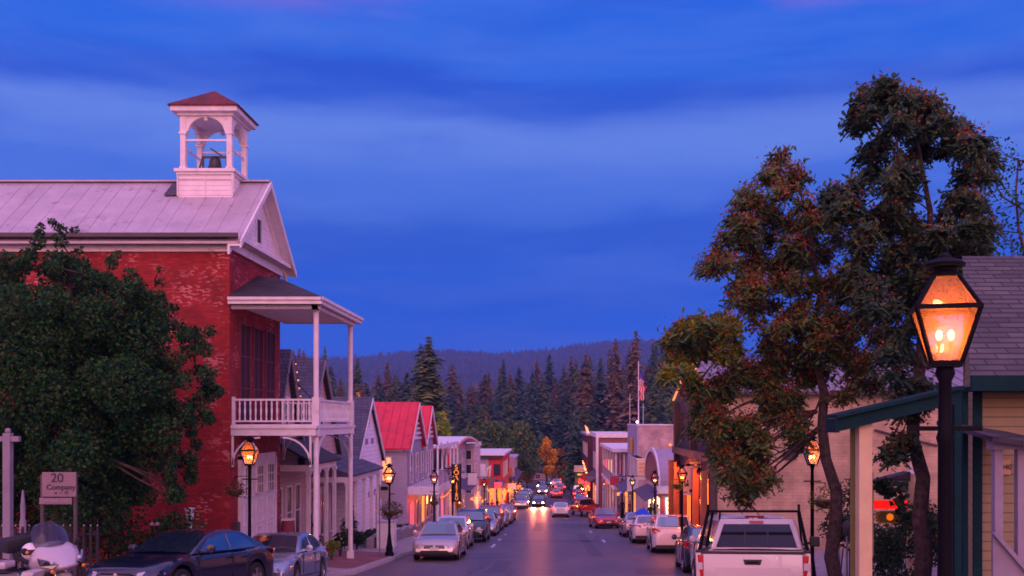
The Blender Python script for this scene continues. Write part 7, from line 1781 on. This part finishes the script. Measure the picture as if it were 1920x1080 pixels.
conifer(1097,660,230,60,1,'brown pointed conifer above the maroon building',gc,None,2)
conifer(1226,640,235,44,2,'blue green conifer right of the flagpole',gc,None,0)
conifer(1249,622,230,44,0,'conifer beside the lime branch of the near tree',gc,None,1)
conifer(1076,742,160,30,2,'dark blue green conifer above the far right lamps',gc,None,1)
conifer(1128,668,235,50,2,'dark conifer between the brown ones',gc,None,2)
conifer(905,756,190,44,0,'small green conifer above the red building',gc,None,2)
env=[(500,690),(560,672),(640,700),(700,690),(740,690),(800,700),(870,706),(950,700),(1000,690),(1050,690),(1100,690),(1150,672),(1200,660),(1250,660),(1320,655),(1420,680),(1640,640),(1760,660)]
places={0:'back',1:'middle',2:'front'}
marks=[(500,'right of the brick facade'),(560,'behind the balcony opening'),(640,'behind the far balcony post'),(700,'behind the crimson roofs'),(790,'behind the tallest conifer'),(850,'above the curved roof shop'),(905,'above the red building'),(965,'above the olive trees'),(1010,'above the golden tree'),(1050,'over the middle of the street'),(1090,'above the maroon building'),(1140,'left of the flagpole'),(1200,'right of the flagpole'),(1250,'above the vaulted shop'),(1300,'behind the lime branch'),(1420,'behind the reddish tree'),(1640,'between the two street trees')]
cnt=0; used={}
for row,(Dr,dy,step,w_) in enumerate(((330,4,15,40),(275,34,16,44),(215,74,20,46))):
    px=515+row*7
    while px<1330 if row<2 else px<1290:
        p=px+random.uniform(-8,8); py=interp(env,p)+dy+random.uniform(-34,24); D=Dr+random.uniform(-22,22)
        if not(row==2 and (960<p<1060)):
            mk_=[m for a,m in marks if a<=p][-1]
            size=random.choice(['slender','ragged','dense','narrow','bushy','spiky'])
            base='%s %s conifer %s'%(size,['far','middle distance','nearer'][row],mk_)
            used[base]=used.get(base,0)+1
            if used[base]>1: base='%s, %s of its kind there'%(base,['','second','third','fourth','fifth'][min(4,used[base]-1)])
            st=random.choices((0,1,2),((.3,.5,.2),(.4,.35,.25),(.45,.15,.4))[row])[0]
            conifer(p,py,D,w_*random.uniform(.8,1.25),st,base,gc,None,cnt); cnt+=1
        px+=step*random.uniform(.75,1.2)
for p,py in ((1625,625),(1648,600),(1668,640),(1420,690)):
    conifer(p,py,150,44,1,{1625:'brown conifer between the street trees, left',1648:'brown conifer between the street trees, tallest',1668:'brown conifer between the street trees, right',1420:'conifer behind the lower reddish tree'}[p],gc,gz(150),cnt); cnt+=1
# far wood on the hills: thousands of trees nobody could count
rs=np.random.default_rng(5); N1,N2=4200,17000; N_=N1+N2
Dd=np.concatenate([rs.uniform(300,760,N1), 1150+rs.uniform(0,1,N2)**.75*1500]); ang=rs.uniform(-.42,.60,N_)
V=[];Fc=[]
for i in range(N_):
    D=Dd[i]; x=ang[i]*D; z=hz(x,D)-1; H=rs.uniform(11,20) if i<N1 else rs.uniform(7,15); w_=H*rs.uniform(.24,.40); k=5
    for lev,(f0,f1,ws_) in enumerate(((0.0,.55,1.0),(.3,.8,.72),(.58,1.0,.45))):
        b=len(V)
        for j in range(k):
            a=2*math.pi*j/k+lev+i; rr=w_*ws_*rs.uniform(.7,1.25); V.append((x+rr*math.cos(a),D+rr*math.sin(a),z+H*f0+rs.uniform(-.4,.4)))
        V.append((x,D,z+H*f1))
        for j in range(k): Fc.append((b+j,b+(j+1)%k,b+k))
# one tone per tree
mi=np.repeat(rs.integers(0,3,N_),15)
FAR=[leafmat('far_needles_a',[(.04,.075,.06),(.065,.10,.07),(.09,.12,.075)],transl=.05),leafmat('far_needles_b',[(.065,.07,.06),(.10,.10,.075),(.13,.11,.08)],transl=.05),leafmat('far_needles_c',[(.04,.065,.06),(.06,.085,.07),(.085,.10,.07)],transl=.05)]
setp(fastmesh('far_forest',V,Fc,FAR,None,mi=mi),'hazy blue wooded hillside closing the view beyond the town','forest',kind='stuff')
# overhead cable at the firehouse
t=thing('cable','dark cable slanting from the brick wall down to the first balcony post','cable',(-9.9,36,1.9)); MB().tube([(-9.95,35.9,2.45),(-9.0,33.5,1.55),(-7.5,30.95,.62)],.012,5).build('wire',M['black'],t)
